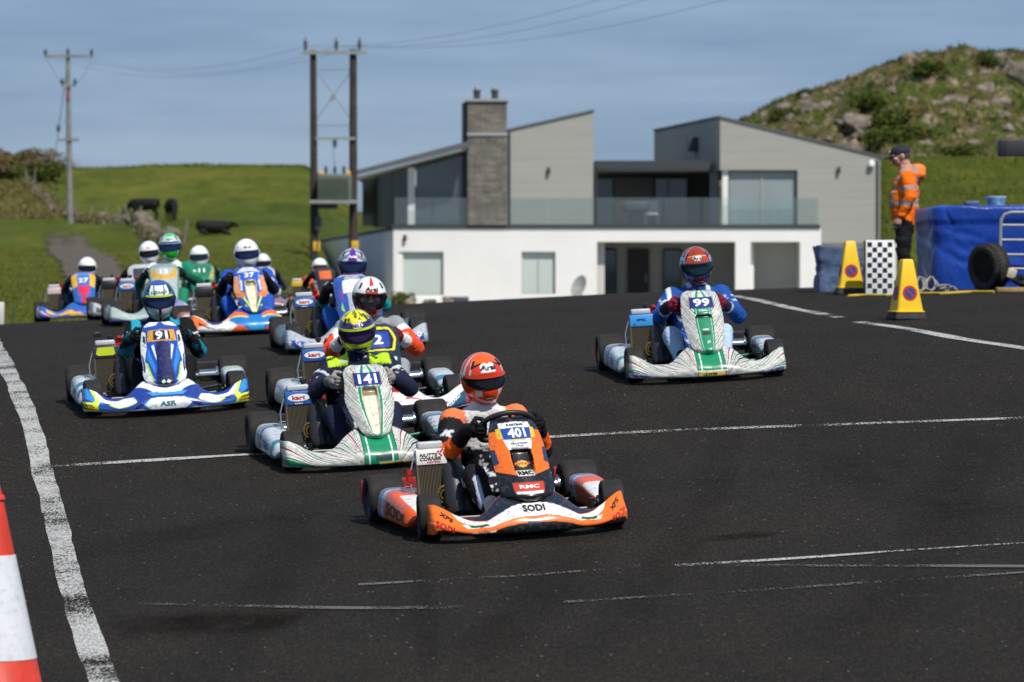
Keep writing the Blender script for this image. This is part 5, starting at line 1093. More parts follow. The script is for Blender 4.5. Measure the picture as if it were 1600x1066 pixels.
mb = MB(); mb.box((-.275, .14, .445), (.085, .05, .05), bev=.012); mb.tube([(-.33, .18, .40), (-.315, .12, .46), (-.26, .09, .47), (-.225, .11, .41)], .013, 8); mb.box((-.225, .12, .39), (.045, .05, .07), bev=.012); mb.tube([(-.3, .14, .47), (-.29, .11, .52)], .016, 8); mb.lathe([(.02, 0), (.026, .01), (.026, .05), (.014, .06)], 12, Matrix.Translation((-.325, .10, .405)))
KM['redbits'] = mb.mesh('ignition_coil', m_red)
mb = MB(); mb.tube([(-.31, .36, .25), (-.25, .5, .22), (-.1, .6, .20), (.1, .62, .2), (.26, .60, .2)], [.028, .05, .05, .045, .03], 14); KM['exhaust'] = mb.mesh('exhaust', mat('burnt_steel', (0.22, 0.17, 0.13), 0.35, metal=0.9))
mb = MB()
for s in (-1, 1): mb.tube([(s * .60, .74, .16), (s * .58, .78, .16), (s * .3, .79, .17), (0, .79, .17)], .016, 8)
mb.box((0, .79, .155), (1.36, .035, .14), bev=.012); KM['rearb'] = mb.mesh('rear_bumper', m_blk); KM['rearbr'] = mb.mesh('rear_bumper', mat('red_plastic', (.30, .02, .02), .45))
mb = MB(); mb.box((0, -.34, .115), (.20, .16, .12), bev=.03); KM['tank'] = mb.mesh('fuel_tank', mat('tank_plastic', (0.5, 0.48, 0.42), 0.45))
mb = MB(); mb.tube([(0, 0, 0), (0, -.02, .12), (0, .02, .17)], .008, 8); mb.tube([(-.035, .01, .15), (.035, .01, .15)], .009, 8); KM['pedal'] = mb.mesh('pedal', m_alu2)

def kart(spec):
    """one kart with all its parts; spec = look and place"""
    k = spec; root = empty('go_kart'); tag(root, k['label'], 'kart', 'racing karts on the track')
    M = k['M']; root.matrix_world = M
    hi = k.get('hi', 1.0)
    def put(name, key, loc=None, parent=root, rot=None):
        o = ob(name, KM[key], parent)
        if loc: o.location = loc
        if rot: o.rotation_euler = rot
        return o
    put('chassis', 'gchassis' if k.get('gframe') else 'chassis'); put('floor_tray', 'floor'); put('rear_axle', 'axle')
    for s in (-1, 1): put('hub', 'hub', (s * .42, .52, .142), rot=(0, 0, 0 if s > 0 else math.pi))
    put('brake_disc', 'disc', (.20, .52, .142)); put('sprocket', 'sprocket', (-.17, .52, .142)); put('seat', 'seat'); put('steering_wheel', 'wheel_st', (0, 0, k.get('wz', .532) - .578)); put('steering_column', 'column')
    st = k.get('steer', 0.0); gold = 'rimg' if k.get('gold') else 'rim'
    for s in (-1, 1):
        wh = empty('front_wheel', (s * .54, -.52, .132), root); wh.rotation_euler = (0, 0, st); put('tyre', 'tyref', parent=wh); put(gold[:3], gold + 'f', parent=wh)
        o = put('stub_axle', 'stub', (s * .43, -.52, .132), rot=(0, 0, st + (0 if s > 0 else math.pi)))
        wh = empty('rear_wheel', (s * .595, .52, .142), root); put('tyre', 'tyrer', parent=wh); put(gold[:3], gold + 'r', parent=wh)
    put('airbox', 'airbox'); put('airbox_bracket', 'mount'); put('engine', 'engine'); put('ignition_coil', 'redbits'); put('exhaust', 'exhaust'); put('rear_bumper', k.get('rb', 'rearb')); put('fuel_tank', 'tank'); put('clutch_ring', 'clutch'); put('throttle_cable', 'cable'); put('fuel_hose', 'fuelhose'); put('carburettor', 'carb'); put('chain_guard', 'guard')
    if k.get('hi', 1) > 1: put('lime_tag', 'tagm')
    put('pedal', 'pedal', (.12, -.60, .06)); put('pedal', 'pedal', (-.12, -.60, .06))
    # radiator
    rd = empty('radiator', (-.405, -.02, .10), root); rd.rotation_euler = (R(-6), 0, 0); rd.scale = (.93, 1, .86); put('core', 'core', parent=rd); put('hose', 'hose', parent=rd); put('water_pipe', 'pipe', parent=rd)
    if k.get('catch'): put('catch_can', 'catch', parent=rd)
    put('filler_cap', 'cap', (.045, .012, .472), parent=rd)
    ra = k['rad']; cm = mat('rad_cover_' + ra[0], ra[1], 0.4, var=0.06, vscale=20)
    mb = MB(); mb.box((0, -.008, .372), (.196, .046, .105), bev=.005); mb.build('header_cover', cm, rd); MB().box((0, .010, .452), (.165, .05, .052), bev=.016, seg=3).build('header_tank', mat("tank_pale", "#b4b7ba", .4), rd)
    Sr = lambda u, v: np.stack([u + 0 * v, -.0315 + 0 * u, .372 + v + 0 * u], -1)
    for tx in ra[2]: text_on(Sr, tx[0], tx[1], tx[2], tx[3], 1, 1, PR[tx[4]], rd, stretch=tx[5] if len(tx) > 5 else 1, shear=tx[6] if len(tx) > 6 else 0, lift=.0015)
    if k.get('radmark') == 'oval':
        o = MB().lathe([(.0005, 0), (1, 0), (1, .2), (.0005, .2)], 24, Matrix.Translation((0, -.0315, .375)) @ Matrix.Rotation(R(90), 4, 'X') @ Matrix.Diagonal((.082, .030, .004, 1))).build('oval_badge', m_tw, rd, sm=False)
        S2 = lambda u, v: np.stack([u + 0 * v, -.0325 + 0 * u, .375 + v + 0 * u], -1); text_on(S2, 'kart', 0, 0, .034, 1, 1, m_tr, rd, stretch=1.35, lift=.0016)
    if k.get('radmark') == 'lime':
        MB().add([(-.08, -.033, -.02), (-.06, -.033, -.035), (.06, -.033, -.035), (.08, -.033, -.02), (.066, -.033, .038), (-.066, -.033, .038)], [(0, 1, 2, 3, 4, 5)], 0, Matrix.Translation((0, 0, .375))).build('lime_badge', mat('lime_print', (.52, .62, .02), .4), rd, sm=False)
        cmx = empty('action_camera', (-.055, .0, .50), rd); MB().box((0, 0, .03), (.062, .04, .045), rot=(0, 0, .3), bev=.006).build('camera_body', m_blk, cmx); MB().lathe([(.013, 0), (.013, .008), (.009, .009)], 12, Matrix.Translation((.008, -.024, .035)) @ Matrix.Rotation(R(90), 4, 'X')).build('lens', m_hose, cmx)
    if k.get('radmark') == 'check':
        mb = MB()
        for cx, cz in ((.045, .028), (.063, .028), (.054, .012), (.072, .04), (.081, .02), (.063, .0)): mb.box((cx, -.032, .372 + cz + .005), (.013, .002, .012))
        mb.build('chequer_mark', m_tr, rd, sm=False)
    # bumper
    fb = panel('front_bumper', S_bumper, int(240 * hi), int(60 * hi), k['bump'], root); fb.scale.x = k.get('bw', 1.0)
    for tx in k.get('btext', []):
        T_ = float(curve(abs(tx[1]), BT)) - .035; text_on(S_bumper, tx[0], tx[1], tx[2], tx[3], .635, T_, PR[tx[4]], fb, stretch=tx[5] if len(tx) > 5 else 1, shear=tx[6] if len(tx) > 6 else 0, rot=tx[7] if len(tx) > 7 else 0)
    # nose panel
    S = make_S_nose(k.get('wp', WN), k.get('scoop')); npn = panel('front_panel', S, int(84 * hi), int(130 * hi), k['nose'], root)
    for tx in k.get('ntext', []): text_on(S, tx[0], tx[1], tx[2], tx[3], .15, .60, PR[tx[4]], npn, stretch=tx[5] if len(tx) > 5 else 1, shear=tx[6] if len(tx) > 6 else 0, rot=tx[7] if len(tx) > 7 else 0)
    for s in (-1, 1):
        Sp = S_pod(s); pd = panel('side_pod', Sp, 60, 44, k['pod'], root, 0, 1, 0, 1, thick=0, flip=(s > 0))
        if s < 0:
            for tx in k.get('ptext', []): text_on(S_podtext, tx[0], -tx[1], tx[2], tx[3], .70, .085, PR[tx[4]], pd, stretch=tx[5] if len(tx) > 5 else 1, rot=tx[6] if len(tx) > 6 else 0)
    return root

# ================================================================== WHO DRIVES WHAT
def place(px, d, yaw, scale=1.0, lean=0.0):
    """stand a kart on the sloping asphalt; (px, d) = where the driver's head is seen"""
    th = R(yaw); xh = (px - 800) / FPX * d; x = xh + math.sin(th) * .235 * scale; y = d - math.cos(th) * .235 * scale
    hx = (float(G(x + .5, y)) - float(G(x - .5, y))); hy = (float(G(x, y + .6)) - float(G(x, y - .6))) / 1.2
    nz_ = Vector((-hx, -hy, 1)).normalized(); back = Vector((-math.sin(th), math.cos(th), 0)); back = (back - nz_ * back.dot(nz_)).normalized(); xx = back.cross(nz_).normalized()
    M = Matrix((xx, back, nz_)).transposed().to_4x4(); hd = M.to_3x3() @ Vector((lean * 1.1, .235, .80)) * scale; x = xh - hd.x; y = d - hd.y; M = Matrix.Translation((x, y, float(G(x, y)) + .003)) @ M @ Matrix.Diagonal((scale, scale, scale, 1)); return M
def P_(*a): return list(a)
def solid(c): cc = lin(c); return lambda u, v: np.tile(cc, u.shape + (1,))
def helm(base, layers):
    f = painter(base, layers); return f
DK = '#15171d'; WH = '#e6e6e2'; OR = '#f0701a'
ULS = lambda x0, x1, y0, y1: (box_uv(x0, x1, y0, y1), '#e0c46a', 'full')
# ---- number 401, orange
def nose401():
    L = [(P_((0, .0), (1, .0), (1, .33), (.5, .34), (0, .3)), DK), (P_((0.34, .32), (1.0, .36), (1, .88), (.76, .88), (.42, .72), (.36, .5)), OR), (P_((.80, .46), (1, .42), (1, .62), (.84, .62)), '#2b3a55'), (P_((.74, .84), (1, .82), (1, 1), (.7, 1)), '#1d2130'),
         (P_((0, .62), (.40, .62), (.62, .80), (.70, .93), (0, .95)), WH), (P_((0, .745), (.60, .745), (.66, .87), (0, .885)), '#1f4aa0'), (P_((.52, .745), (.72, .75), (.78, .86), (.62, .88)), '#e8c23a'), (P_((0, .725), (.3, .725), (.3, .745), (0, .745)), '#e8c23a'), (P_((0, .30), (.33, .34), (.40, .52), (.36, .62), (0, .62)), '#08080a'),
         (box_uv(-.55, .55, .10, .235), '#c8402c', 'full'), (box_uv(-.50, .50, .095, .125), WH, 'full'), (box_uv(-.32, .32, .31, .365), '#d9d4cc', 'full'), (P_((0, .40), (.12, .41), (.28, .44), (.12, .475), (0, .48)), '#e8b23a')]
    return painter('#1a1d26', L)
b401 = painter(OR, [(P_((0, 0), (.96, 0), (.93, .20), (.80, .26), (.62, .16), (.48, .15), (.34, .24), (0, .28)), DK), (P_((0, .43), (.30, .40), (.44, .40), (.58, .54), (.72, .78), (.77, 1.0), (.70, 1.0), (.60, .86), (.46, .66), (.32, .64), (0, .71)), WH), (P_((0, .71), (.32, .64), (.46, .68), (.60, .90), (.70, 1.0), (0, 1.0)), '#1b2130'),
       (P_((.46, .50), (.66, .44), (.70, .60), (.50, .70)), '#e9e9e4'), (P_((.45, .47), (.62, .50), (.64, .64), (.47, .58)), '#1f5a35'), (box_uv(-.62, -.40, .14, .24), '#e3ded0', 'full'), (P_((-.10, .25), (.02, .25), (.02, .38), (-.08, .38)), '#4a4644', 'full')])
def suit401(V, bid, bt, c, J):
    x, y, z = V.T; c[(bid == 0) & (z > .43) & (y < .30)] = lin('#d9d7d3'); c[(bid == 0) & (z > .56)] = lin('#dcd6d2'); c[(bid == 0) & (z > .575) & (np.abs(x) > .145)] = lin('#e0784a')
    n = fbm(V * 9, 3, 5); c[(bid == 0) & (z > .36) & (z < .51) & (n > .05)] = lin('#1c1b22')
    for i in (2, 6): c[(bid == i) & (bt < .12)] = lin('#e0784a')
    for i in (3, 7): c[(bid == i) & (bt > .2) & (bt < .60)] = lin('#f0621c'); c[(bid == i) & (bt > .60)] = lin('#16151a')
    for i in (4, 8): c[(bid == i) & (np.abs(x) > .19 - .02) & (z > .2) & (np.abs(z - .27) < .03)] = lin('#8b93ad')
    for i in (5, 9): c[(bid == i) & (np.abs(np.abs(x) - .215) < .016) & (bt > .2) & (bt < .8)] = lin('#b9c0d0')
def h401(u, v):
    c = np.empty(u.shape + (3,)); c[:] = lin('#dc3a14'); a = np.abs(u); c[v > .62] = lin('#ee5f1e')
    c[(np.abs(a - .95) < .05) & (v > .2) & (v < .9)] = lin('#e6c9bd'); c[(a > 1.25) & (v > .1)] = lin('#d7cfcc'); c[(a > 1.4) & (v > .3)] = lin('#dc3a14')
    c[(a < .42 - .25 * np.clip(.55 - v, 0, 1)) & (v > .36) & (v < .80 - .1 * np.abs(a - .2) / .2)] = lin('#efeeec'); c[(np.abs(v - .82 + .35 * (a - .2)) < .05) & (a > .4) & (a < .95)] = lin('#1b1412')
    c[(v < -.28) & (a > .42) & (a < .8) & (v > -.52)] = lin('#ece0da'); c[(v < -.26) & (a < .42)] = lin('#ee4a1c'); c[(a > 1.0) & (v < -.2) & (v > -.4)] = lin('#c01f1c'); c[(a > 1.0) & (np.abs(v + .5) < .05)] = lin('#e8dfdc'); return c
# ---- zebra liveries (141 and 99)
def stripe_mid(v0=0, v1=1, half=.155): return [(box_uv(0, half, v0, v1), '#0f8a5e'), (box_uv(half * .72, half * .80, v0, v1), '#dfeee6')]
def zb_bump(extra=[]):
    return painter('#cfcdc6', [zebra('bumper')] + [(P_((.34, .06), (.62, .14), (1, .34), (1, .10), (.4, .0), (.2, 0)), '#12855c')] + stripe_mid(0, 1, .165) + [(box_uv(.165, .18, 0, 1), '#40504a')] + extra)
def zb_nose(scoop):
    L = [zebra('nose', freq=17)]
    if scoop: L += [(P_((0, .02), (.38, .02), (.46, .3), (.52, .70), (0, .74)), '#13875d'), (P_((.36, .02), (.38, .02), (.46, .3), (.52, .70), (.49, .70)), '#d9efe4'), (P_((0, .05), (.26, .07), (.33, .3), (.36, .70), (0, .71)), '#d9d0bd'), (P_((0, .58), (.30, .58), (.34, .71), (0, .71)), '#8a7a5c')]
    else: L += [(box_uv(0, .42, 0, 1), '#13875d'), (box_uv(.31, .34, 0, 1), '#dbeee5'), (P_((0, .575), (.40, .565), (.36, .635), (0, .625)), '#0b120f'), (box_uv(-.22, .22, .30, .36), '#26332e', 'full'), (box_uv(-.15, .15, .385, .405), '#e6d9c0', 'full')]
    L += [(box_uv(-.62, .62, .725, .90), '#16317f', 'full'), (box_uv(-.66, -.62, .71, .91), '#b9923c', 'full'), (box_uv(.62, .66, .71, .91), '#b9923c', 'full'), (P_((0, .90), (.5, .90), (.4, 1), (0, 1)), '#cfd9cf'), (P_((.16, .905), (.3, .905), (.22, 1), (.1, 1)), '#13875d')]
    return painter('#d3d1ca', L)
zpod = painter('#c3cbd0', [zebra('nose', freq=8), (box_uv(.0, 1, .05, .14), '#2a7f9c', 'full'), (box_uv(0, 1, .62, .72), '#3a55a0', 'full'), (box_uv(0, 1, .76, .80), '#13875d', 'full')])
def suit141(V, bid, bt, c, J):
    x, y, z = V.T; k = (z > J['sho' + 'L'][2] + .012) & (np.abs(x - J['sh'][0]) > .075) & (np.abs(x - J['sh'][0]) < .215) & ((bid == 0) | (bid == 2) | (bid == 6)); c[k] = lin('#b6dc2c')
    for i in (2, 6): c[(bid == i) & (np.abs(bt - .42) < .03) & (y < .2)] = lin('#c7cbd6')
def h141(u, v):
    c = np.empty(u.shape + (3,)); c[:] = lin('#33206e'); a = np.abs(u); n = fbm(xyz(u * 5, v * 5), 3, 17)
    top = v > .74 - .12 * np.cos(u); c[top] = lin('#e3e01e'); c[top & (n > .10) & (a < 1.4)] = lin('#5f6420'); c[(v > .24) & (v < .36)] = lin('#c9de22'); c[(v < -.26) & (v > -.50) & (a < 1.0)] = lin('#cfe028'); c[(a > .95) & (a < 1.35) & (v < .3) & (v > -.9)] = lin('#a9c822'); c[(v < -.6) & (a < .9)] = lin('#2a1a60'); return c
def suit99(V, bid, bt, c, J):
    x, y, z = V.T
    for s in (-1, 1): c[((bid == 0) | (bid == 2) | (bid == 6)) & (z > .50) & (np.abs(x * s - .155) < .018) & (y < .33)] = lin('#cfd6df')
    for i in (2, 6): n = fbm(V * 14, 2, 9); c[(bid == i) & (bt > .3) & (bt < .7) & (n > .25)] = lin('#9fb2d8')
    for i in (3, 7): c[(bid == i) & (bt > .72)] = lin('#242a3c'); c[(bid == i) & (bt > .62) & (bt < .7)] = lin('#c8d2e2')
    for i in (5, 9): c[(bid == i)] = lin('#a8c0dc')
    for i in (4, 8): c[(bid == i) & (bt > .75)] = lin('#a8c0dc')
def h99(u, v):
    c = np.empty(u.shape + (3,)); c[:] = lin('#1b3f76'); a = np.abs(u); c[(v > .30) & (a < .95)] = lin('#b5440f'); c[(v > .70)] = lin('#9a3408'); c[(np.abs(v - .62 - .1 * np.cos(2 * u)) < .03)] = lin('#d9a37c'); c[(a > .95) & (np.abs(v - .45) < .03)] = lin('#9fc3e0'); c[(v < -.35) & (a < 1)] = lin('#5a2418'); c[(v < -.55)] = lin('#7a2a16'); c[(np.abs(a - 1.0) < .04)] = lin('#8fb0d8'); return c
# ---- 91, blue
b91 = painter('#1d3c92', [(P_((0, .40), (.26, .40), (.36, .24), (.56, .22), (.80, .34), (.84, .10), (.30, .02), (0, .02)), '#2468bc'), (P_((0, .56), (.16, .58), (.36, .98), (.27, 1.0), (.14, .74), (0, .72)), '#e8ecec'), (P_((0, .50), (.18, .50), (.24, .62), (.16, .58), (0, .56)), '#3d9be0'),
       (P_((0, .07), (.21, .07), (.28, .25), (.20, .42), (0, .44)), '#e6eaea'), (P_((.20, 0), (1, 0), (1, .08), (.62, .14), (.30, .10)), '#dfe6ea'), (P_((.27, .24), (.36, .10), (.42, .14), (.33, .36)), '#15246e'),
       (P_((.36, .42), (.58, .32), (.69, .52), (.64, .80), (.52, .90), (.40, .66)), '#c8e02a'), (P_((.36, .46), (.57, .37), (.655, .54), (.60, .80), (.50, .90), (.40, .70)), '#e4eaec'), (P_((.64, .62), (.80, .58), (.90, 1.0), (.82, 1.0), (.72, .80), (.60, .84)), '#e6ecee'), (P_((.74, .50), (.86, .46), (1, .66), (1, .96), (.93, 1), (.86, .72)), '#2f8ad8'),
       (P_((.80, .08), (1, .06), (1, .46), (.88, .44), (.82, .30)), '#d3e636'), (P_((.84, .14), (1, .13), (1, .36), (.88, .35)), '#2f3f1c'), (P_((.82, .30), (.88, .44), (.84, .60), (.90, .98), (.86, 1), (.79, .58)), '#d3e84a')])
n91 = painter('#1e4aa8', [(P_((.60, .02), (1, .02), (1, .66), (.72, .60), (.86, .40), (.66, .16)), '#e2e8ea'), (P_((.30, .36), (.52, .64), (.40, .66)), '#dbe9f2'), (P_((.46, .2), (.76, .44), (.66, .62), (.44, .34)), '#2f86d8'), (P_((0, 0), (.5, 0), (.34, .3), (.30, .70), (0, .72)), '#0d1450'), (P_((.88, .20), (.98, .26), (.96, .50), (.90, .46)), '#1c2c5a'), (P_((.52, .10), (.60, .10), (.84, .34), (.78, .38)), '#b8dc3a'), (P_((.72, .62), (1, .66), (1, .86), (.80, .84)), '#dfe4d8'), (P_((.76, .66), (.9, .7), (.9, .80), (.80, .78)), '#1c2c5a'),
       (P_((0, .72), (.70, .70), (.70, .875), (0, .895)), '#d59a2c'), (P_((0, .735), (.42, .73), (.42, .87), (0, .88)), '#1b2440'), (P_((.3, .955), (.95, .92), (.9, 1), (.1, 1)), '#dfe2e0'), (P_((0.02, .07), (.2, .05), (.24, .09), (.1, .12)), '#c9d8b0')])
p91 = painter('#c9d4da', [(box_uv(0, 1, .30, .42), '#2b79a8', 'full'), (box_uv(0, 1, .06, .14), '#22407a', 'full'), (box_uv(0, 1, .66, .70), '#b8dc3a', 'full'), (box_uv(.7, .95, .45, .9), '#2a6fb0', 'full')])
def suit91(V, bid, bt, c, J):
    x, y, z = V.T; c[((bid == 2) | (bid == 6) | (bid == 0)) & (z > .52) & (np.abs(np.abs(x) - .15) < .035)] = lin('#1f9ab2'); n = fbm(V * 8, 3, 3)
    for i in (3, 7): c[(bid == i) & (n > .05)] = lin('#167f98')
    for i in (4, 8): c[(bid == i) & (np.abs(x) < .19) & (n > .1)] = lin('#13809a')
def h91(u, v):
    c = np.empty(u.shape + (3,)); c[:] = lin('#1d5a78'); a = np.abs(u); c[(v > .95)] = lin('#3a4f96'); c[(a < .55 + .3 * v) & (v > .30) & (v < .95)] = lin('#dfe6e2'); c[(np.abs(a - .30 - .35 * (v - .4)) < .05) & (v > .35) & (v < .95)] = lin('#14333f'); c[(v > .24) & (v < .34) & (a < .95)] = lin('#c9d83a'); c[(v < -.22) & (a < 1.05)] = lin('#c6caca'); c[(v < -.3) & (a < .08)] = lin('#101010'); c[(a > .95) & (v < -.1)] = lin('#27485c'); return c
# ---- 2, white with red
b2 = painter('#e4e4e2', [(P_((.62, .10), (1, .16), (1, .8), (.80, .62), (.70, .40)), '#1d4a68'), (P_((.55, .30), (.72, .55), (.68, .62), (.50, .36)), '#c8282c'), (P_((.92, .2), (1, .2), (1, .62), (.93, .5)), '#c8303a'), (P_((0, 0), (1, 0), (1, .10), (.6, .12), (0, .10)), '#1c3f5e'), (P_((.2, .5), (.4, .62), (.4, .66), (.2, .55)), '#c8282c'), (P_((0, .7), (.2, .66), (.3, .95), (0, 1)), '#c8302c')])
n2 = painter('#1b2c3a', [(P_((0, .62), (.72, .60), (.86, .76), (.72, .95), (0, .97)), '#dcd42c'), (P_((0, .64), (.60, .63), (.72, .76), (.60, .92), (0, .93)), '#1a1d26'), (P_((0, .67), (.50, .66), (.55, .89), (0, .90)), '#1f3f9a'), (P_((0, .0), (.6, 0), (.8, .5), (0, .55)), '#e4e4e2'), (P_((.3, 0), (.5, 0), (.6, .5), (.45, .5)), '#c8282c')])
def suit2(V, bid, bt, c, J):
    x, y, z = V.T
    for i in (2, 6): c[(bid == i) & (bt > .25)] = lin('#dcdcdc'); c[(bid == i) & (bt > .45) & (np.abs(x) > .235)] = lin('#dd4a26')
    for i in (3, 7): c[(bid == i) & (bt < .55)] = lin('#dd4a26'); c[(bid == i) & (bt > .55)] = lin('#d8d8d6')
def h2(u, v):
    c = np.empty(u.shape + (3,)); c[:] = lin('#eceae6'); a = np.abs(u); c[(a < .20) & (v > .68)] = lin('#c23a1a'); c[(v > .22) & (v < .42) & (a < .42)] = lin('#c9461e'); c[(v < .25) & (a > .5)] = lin('#4a1420'); c[(v < -.32)] = lin('#b02c18'); return c
# ---- silver / blue kart with purple helmet
bP = painter('#aab0b8', [(P_((.18, .20), (.55, .14), (.86, .10), (.92, .5), (.74, .62), (.52, .44), (.3, .55), (.18, .8)), '#2458a8'), (P_((.72, .24), (.92, .2), (.9, .46), (.76, .5)), '#1a3f92'), (P_((0, .3), (.3, .3), (.25, .95), (0, .98)), '#5a6cae'), (P_((0, 0), (1, 0), (1, .08), (0, .10)), '#7f868e'), (P_((.3, .60), (.5, .50), (.7, .7), (.68, .76), (.5, .58), (.32, .68)), '#8a86a8')])
nP = painter('#a8adb5', [(P_((.3, .1), (1, .2), (1, .95), (.5, .98), (.35, .6)), '#2a57b0'), (P_((.55, .5), (.8, .55), (.75, .75), (.55, .7)), '#7a4a9a'), (P_((0, .68), (.55, .66), (.55, .9), (0, .92)), '#e2e2e0'), (P_((.6, .3), (.8, .35), (.7, .5)), '#a8d83a')])
def suitP(V, bid, bt, c, J):
    x, y, z = V.T; n = fbm(V * 7, 3, 6); c[(bid == 0) & (n > .0)] = lin('#aab4c4')
    for i in (2, 6): c[(bid == i) & (bt > .1)] = lin('#16181c'); c[(bid == i) & (bt < .2)] = lin('#9aa2ae')
    for i in (3, 7): c[(bid == i) & (bt < .4)] = lin('#1d8f96'); c[(bid == i) & (bt >= .4)] = lin('#1a1c20')
def hP(u, v):
    c = np.empty(u.shape + (3,)); c[:] = lin('#2a2440'); a = np.abs(u); c[(v > .25) & (a > .3)] = lin('#777f96'); c[(a < .30) & (v > .25)] = lin('#5b2a8c'); n = np.sin(v * 14 + a * 6); c[(v > .28) & (a > .34) & (a < 1.1) & (n > .5)] = lin('#d2d6de'); c[(v < -.32) & (a < .5)] = lin('#6a3aa0'); c[(v < -.4) & (a > .4) & (a < .8)] = lin('#c8c8d8'); return c
# ---- 37, blue and orange
b37 = painter('#e6e2dc', [(P_((0, 0), (.34, 0), (.30, .35), (.40, .75), (.36, 1), (0, 1)), '#1f78c8'), (P_((0, .72), (.16, .66), (.34, .88), (.34, 1), (0, 1)), '#1c3f9a'), (P_((.10, .62), (.38, .86), (.42, .98), (.30, .98), (.12, .72)), '#e86a2a'), (P_((.10, .60), (.12, .56), (.42, .86), (.44, .96), (.38, .86)), '#d8e23a'), (P_((.10, .04), (.32, .0), (.44, .0), (.30, .36), (.26, .36)), '#e8642a'), (P_((.84, .40), (1, .2), (1, 1), (.84, .95), (.7, .72)), '#e8702c'), (P_((.5, .88), (.66, .78), (.8, .95), (.7, 1), (.5, 1)), '#24388c'), (P_((.94, 0), (1, 0), (1, .4), (.9, .3)), '#e8702c'), (P_((0, .05), (.10, .05), (.14, .3), (0, .4)), '#35a0dc'), (P_((.40, .0), (.56, .0), (.54, .12), (.42, .12)), '#d8e23a')])
n37 = painter('#2458b4', [(P_((0, .0), (.9, .0), (.9, .30), (0, .30)), '#1f4f9c'), (P_((.10, 0), (.22, 0), (.66, .36), (.52, .36)), '#d8e84a'), (P_((.42, .36), (1, .36), (1, .48), (.42, .46)), '#e8842c'), (P_((.66, .46), (1, .46), (1, .80), (.72, .82)), '#e09a6a'), (P_((.5, .50), (.64, .5), (.66, .84), (.52, .84)), '#c9d0dc'), (P_((0, .03), (.20, .05), (.34, .40), (.36, .72), (0, .73)), '#ddd2b4'), (P_((0, .60), (.32, .60), (.36, .72), (0, .72)), '#9a8a66'), (P_((0, .74), (.6, .73), (.62, .90), (0, .92)), '#2a5cc0'), (P_((0, .92), (.8, .88), (.5, 1), (0, 1)), '#d4d4d4')])
def plain_suit(d=None):
    def f(V, bid, bt, c, J):
        for key, col in (d or {}).items():
            for i in key: c[bid == i] = lin(col)
    return f
def suit37(V, bid, bt, c, J):
    for i in (3, 7): c[(bid == i)] = lin('#16181e'); c[(bid == i) & (bt < .12)] = lin('#c8d0dc')
    c[(bid == 0) & (V[:, 1] < .26)] = lin('#14161c')
def hWhite(tint='#ecebe8'):
    def f(u, v):
        c = np.empty(u.shape + (3,)); c[:] = lin(tint); a = np.abs(u); return c
    return f
# ---- 15, pale green-grey
b15 = painter('#9fb3a8', [(P_((0, .0), (1, 0), (1, .22), (.5, .25), (0, .3)), '#3f57a8'), (P_((.3, .3), (.6, .3), (.8, .8), (.6, .9), (.4, .55)), '#b8c4bc'), (P_((.8, .1), (1, .1), (1, .3), (.8, .3)), '#8a7ab8'), (P_((0, .6), (.3, .55), (.3, 1), (0, 1)), '#8c86b8')])
n15 = painter('#aab4b0', [(P_((0, .64), (.4, .64), (.8, .68), (.85, .84), (.6, .88), (.5, .74), (0, .72)), '#d9a41c'), (P_((0, .0), (.9, .0), (.9, .15), (0, .2)), '#8f9aa0'), (P_((.1, .3), (.25, .35), (.3, .55), (.2, .55)), '#6f7aa0'), (P_((.9, 0), (1, 0), (1, 1), (.9, 1)), '#4f8a78'), (P_((0, .92), (.9, .88), (.6, 1), (0, 1)), '#8e9aa0')])
def suit15(V, bid, bt, c, J):
    x, y, z = V.T; c[((bid == 2) | (bid == 6)) & (np.abs(x) < .215)] = lin('#cfd8d2'); c[(bid == 0) & (y < .3)] = lin('#cdd6d0'); c[(bid == 0) & (z > .55)] = lin('#d8dcd8')
    for i in (3, 7): c[(bid == i)] = lin('#14513f')
def h15(u, v):
    c = np.empty(u.shape + (3,)); c[:] = lin('#bfd0cc'); a = np.abs(u); n = fbm(xyz(u * 6, v * 6), 2, 8); c[v > .86] = lin('#1fae5c'); c[(v > .86) & (n > .1)] = lin('#8fe6b0'); c[(np.abs(v - .36) < .07) & (a < 1.1)] = lin('#1b4f7a'); c[(v < -.24) & (a < .85)] = lin('#1fc02c'); c[(a > 1.0) & (v < .3)] = lin('#1f7a50'); return c
# ---- 27, blue and yellow
b27 = painter('#2a62b8', [(P_((.2, .28), (.52, .40), (.6, .62), (.4, .7), (.25, .5)), '#e8b22c'), (P_((.0, .12), (.3, .16), (.36, .34), (.1, .36)), '#e0ac2c'), (P_((.55, .5), (.8, .55), (.84, .9), (.7, .85)), '#e6b83c'), (P_((.3, .1), (.7, .22), (1, .62), (1, .50), (.7, .12), (.3, .02)), '#d8788a'), (P_((.5, .2), (.75, .3), (1, .75), (1, .66), (.72, .22)), '#dfe2e6'), (P_((0, 0), (1, 0), (1, .10), (0, .05)), '#1d3f72')])
n27 = painter('#2a66b4', [(P_((.34, .62), (.95, .5), (1, .9), (.6, .97), (.4, .8)), '#e8b42c'), (P_((0, .62), (.5, .6), (.55, .86), (0, .92)), '#3a66c0'), (P_((0, .30), (.5, .36), (.55, .56), (0, .60)), '#d42a4c'), (P_((.35, .2), (.6, .36), (.5, .52)), '#7a5ab8'), (P_((0, .0), (.3, 0), (.2, .35), (0, .35)), '#c82a4a'), (P_((0, .9), (.6, .88), (.5, 1), (0, 1)), '#5a86c8')])
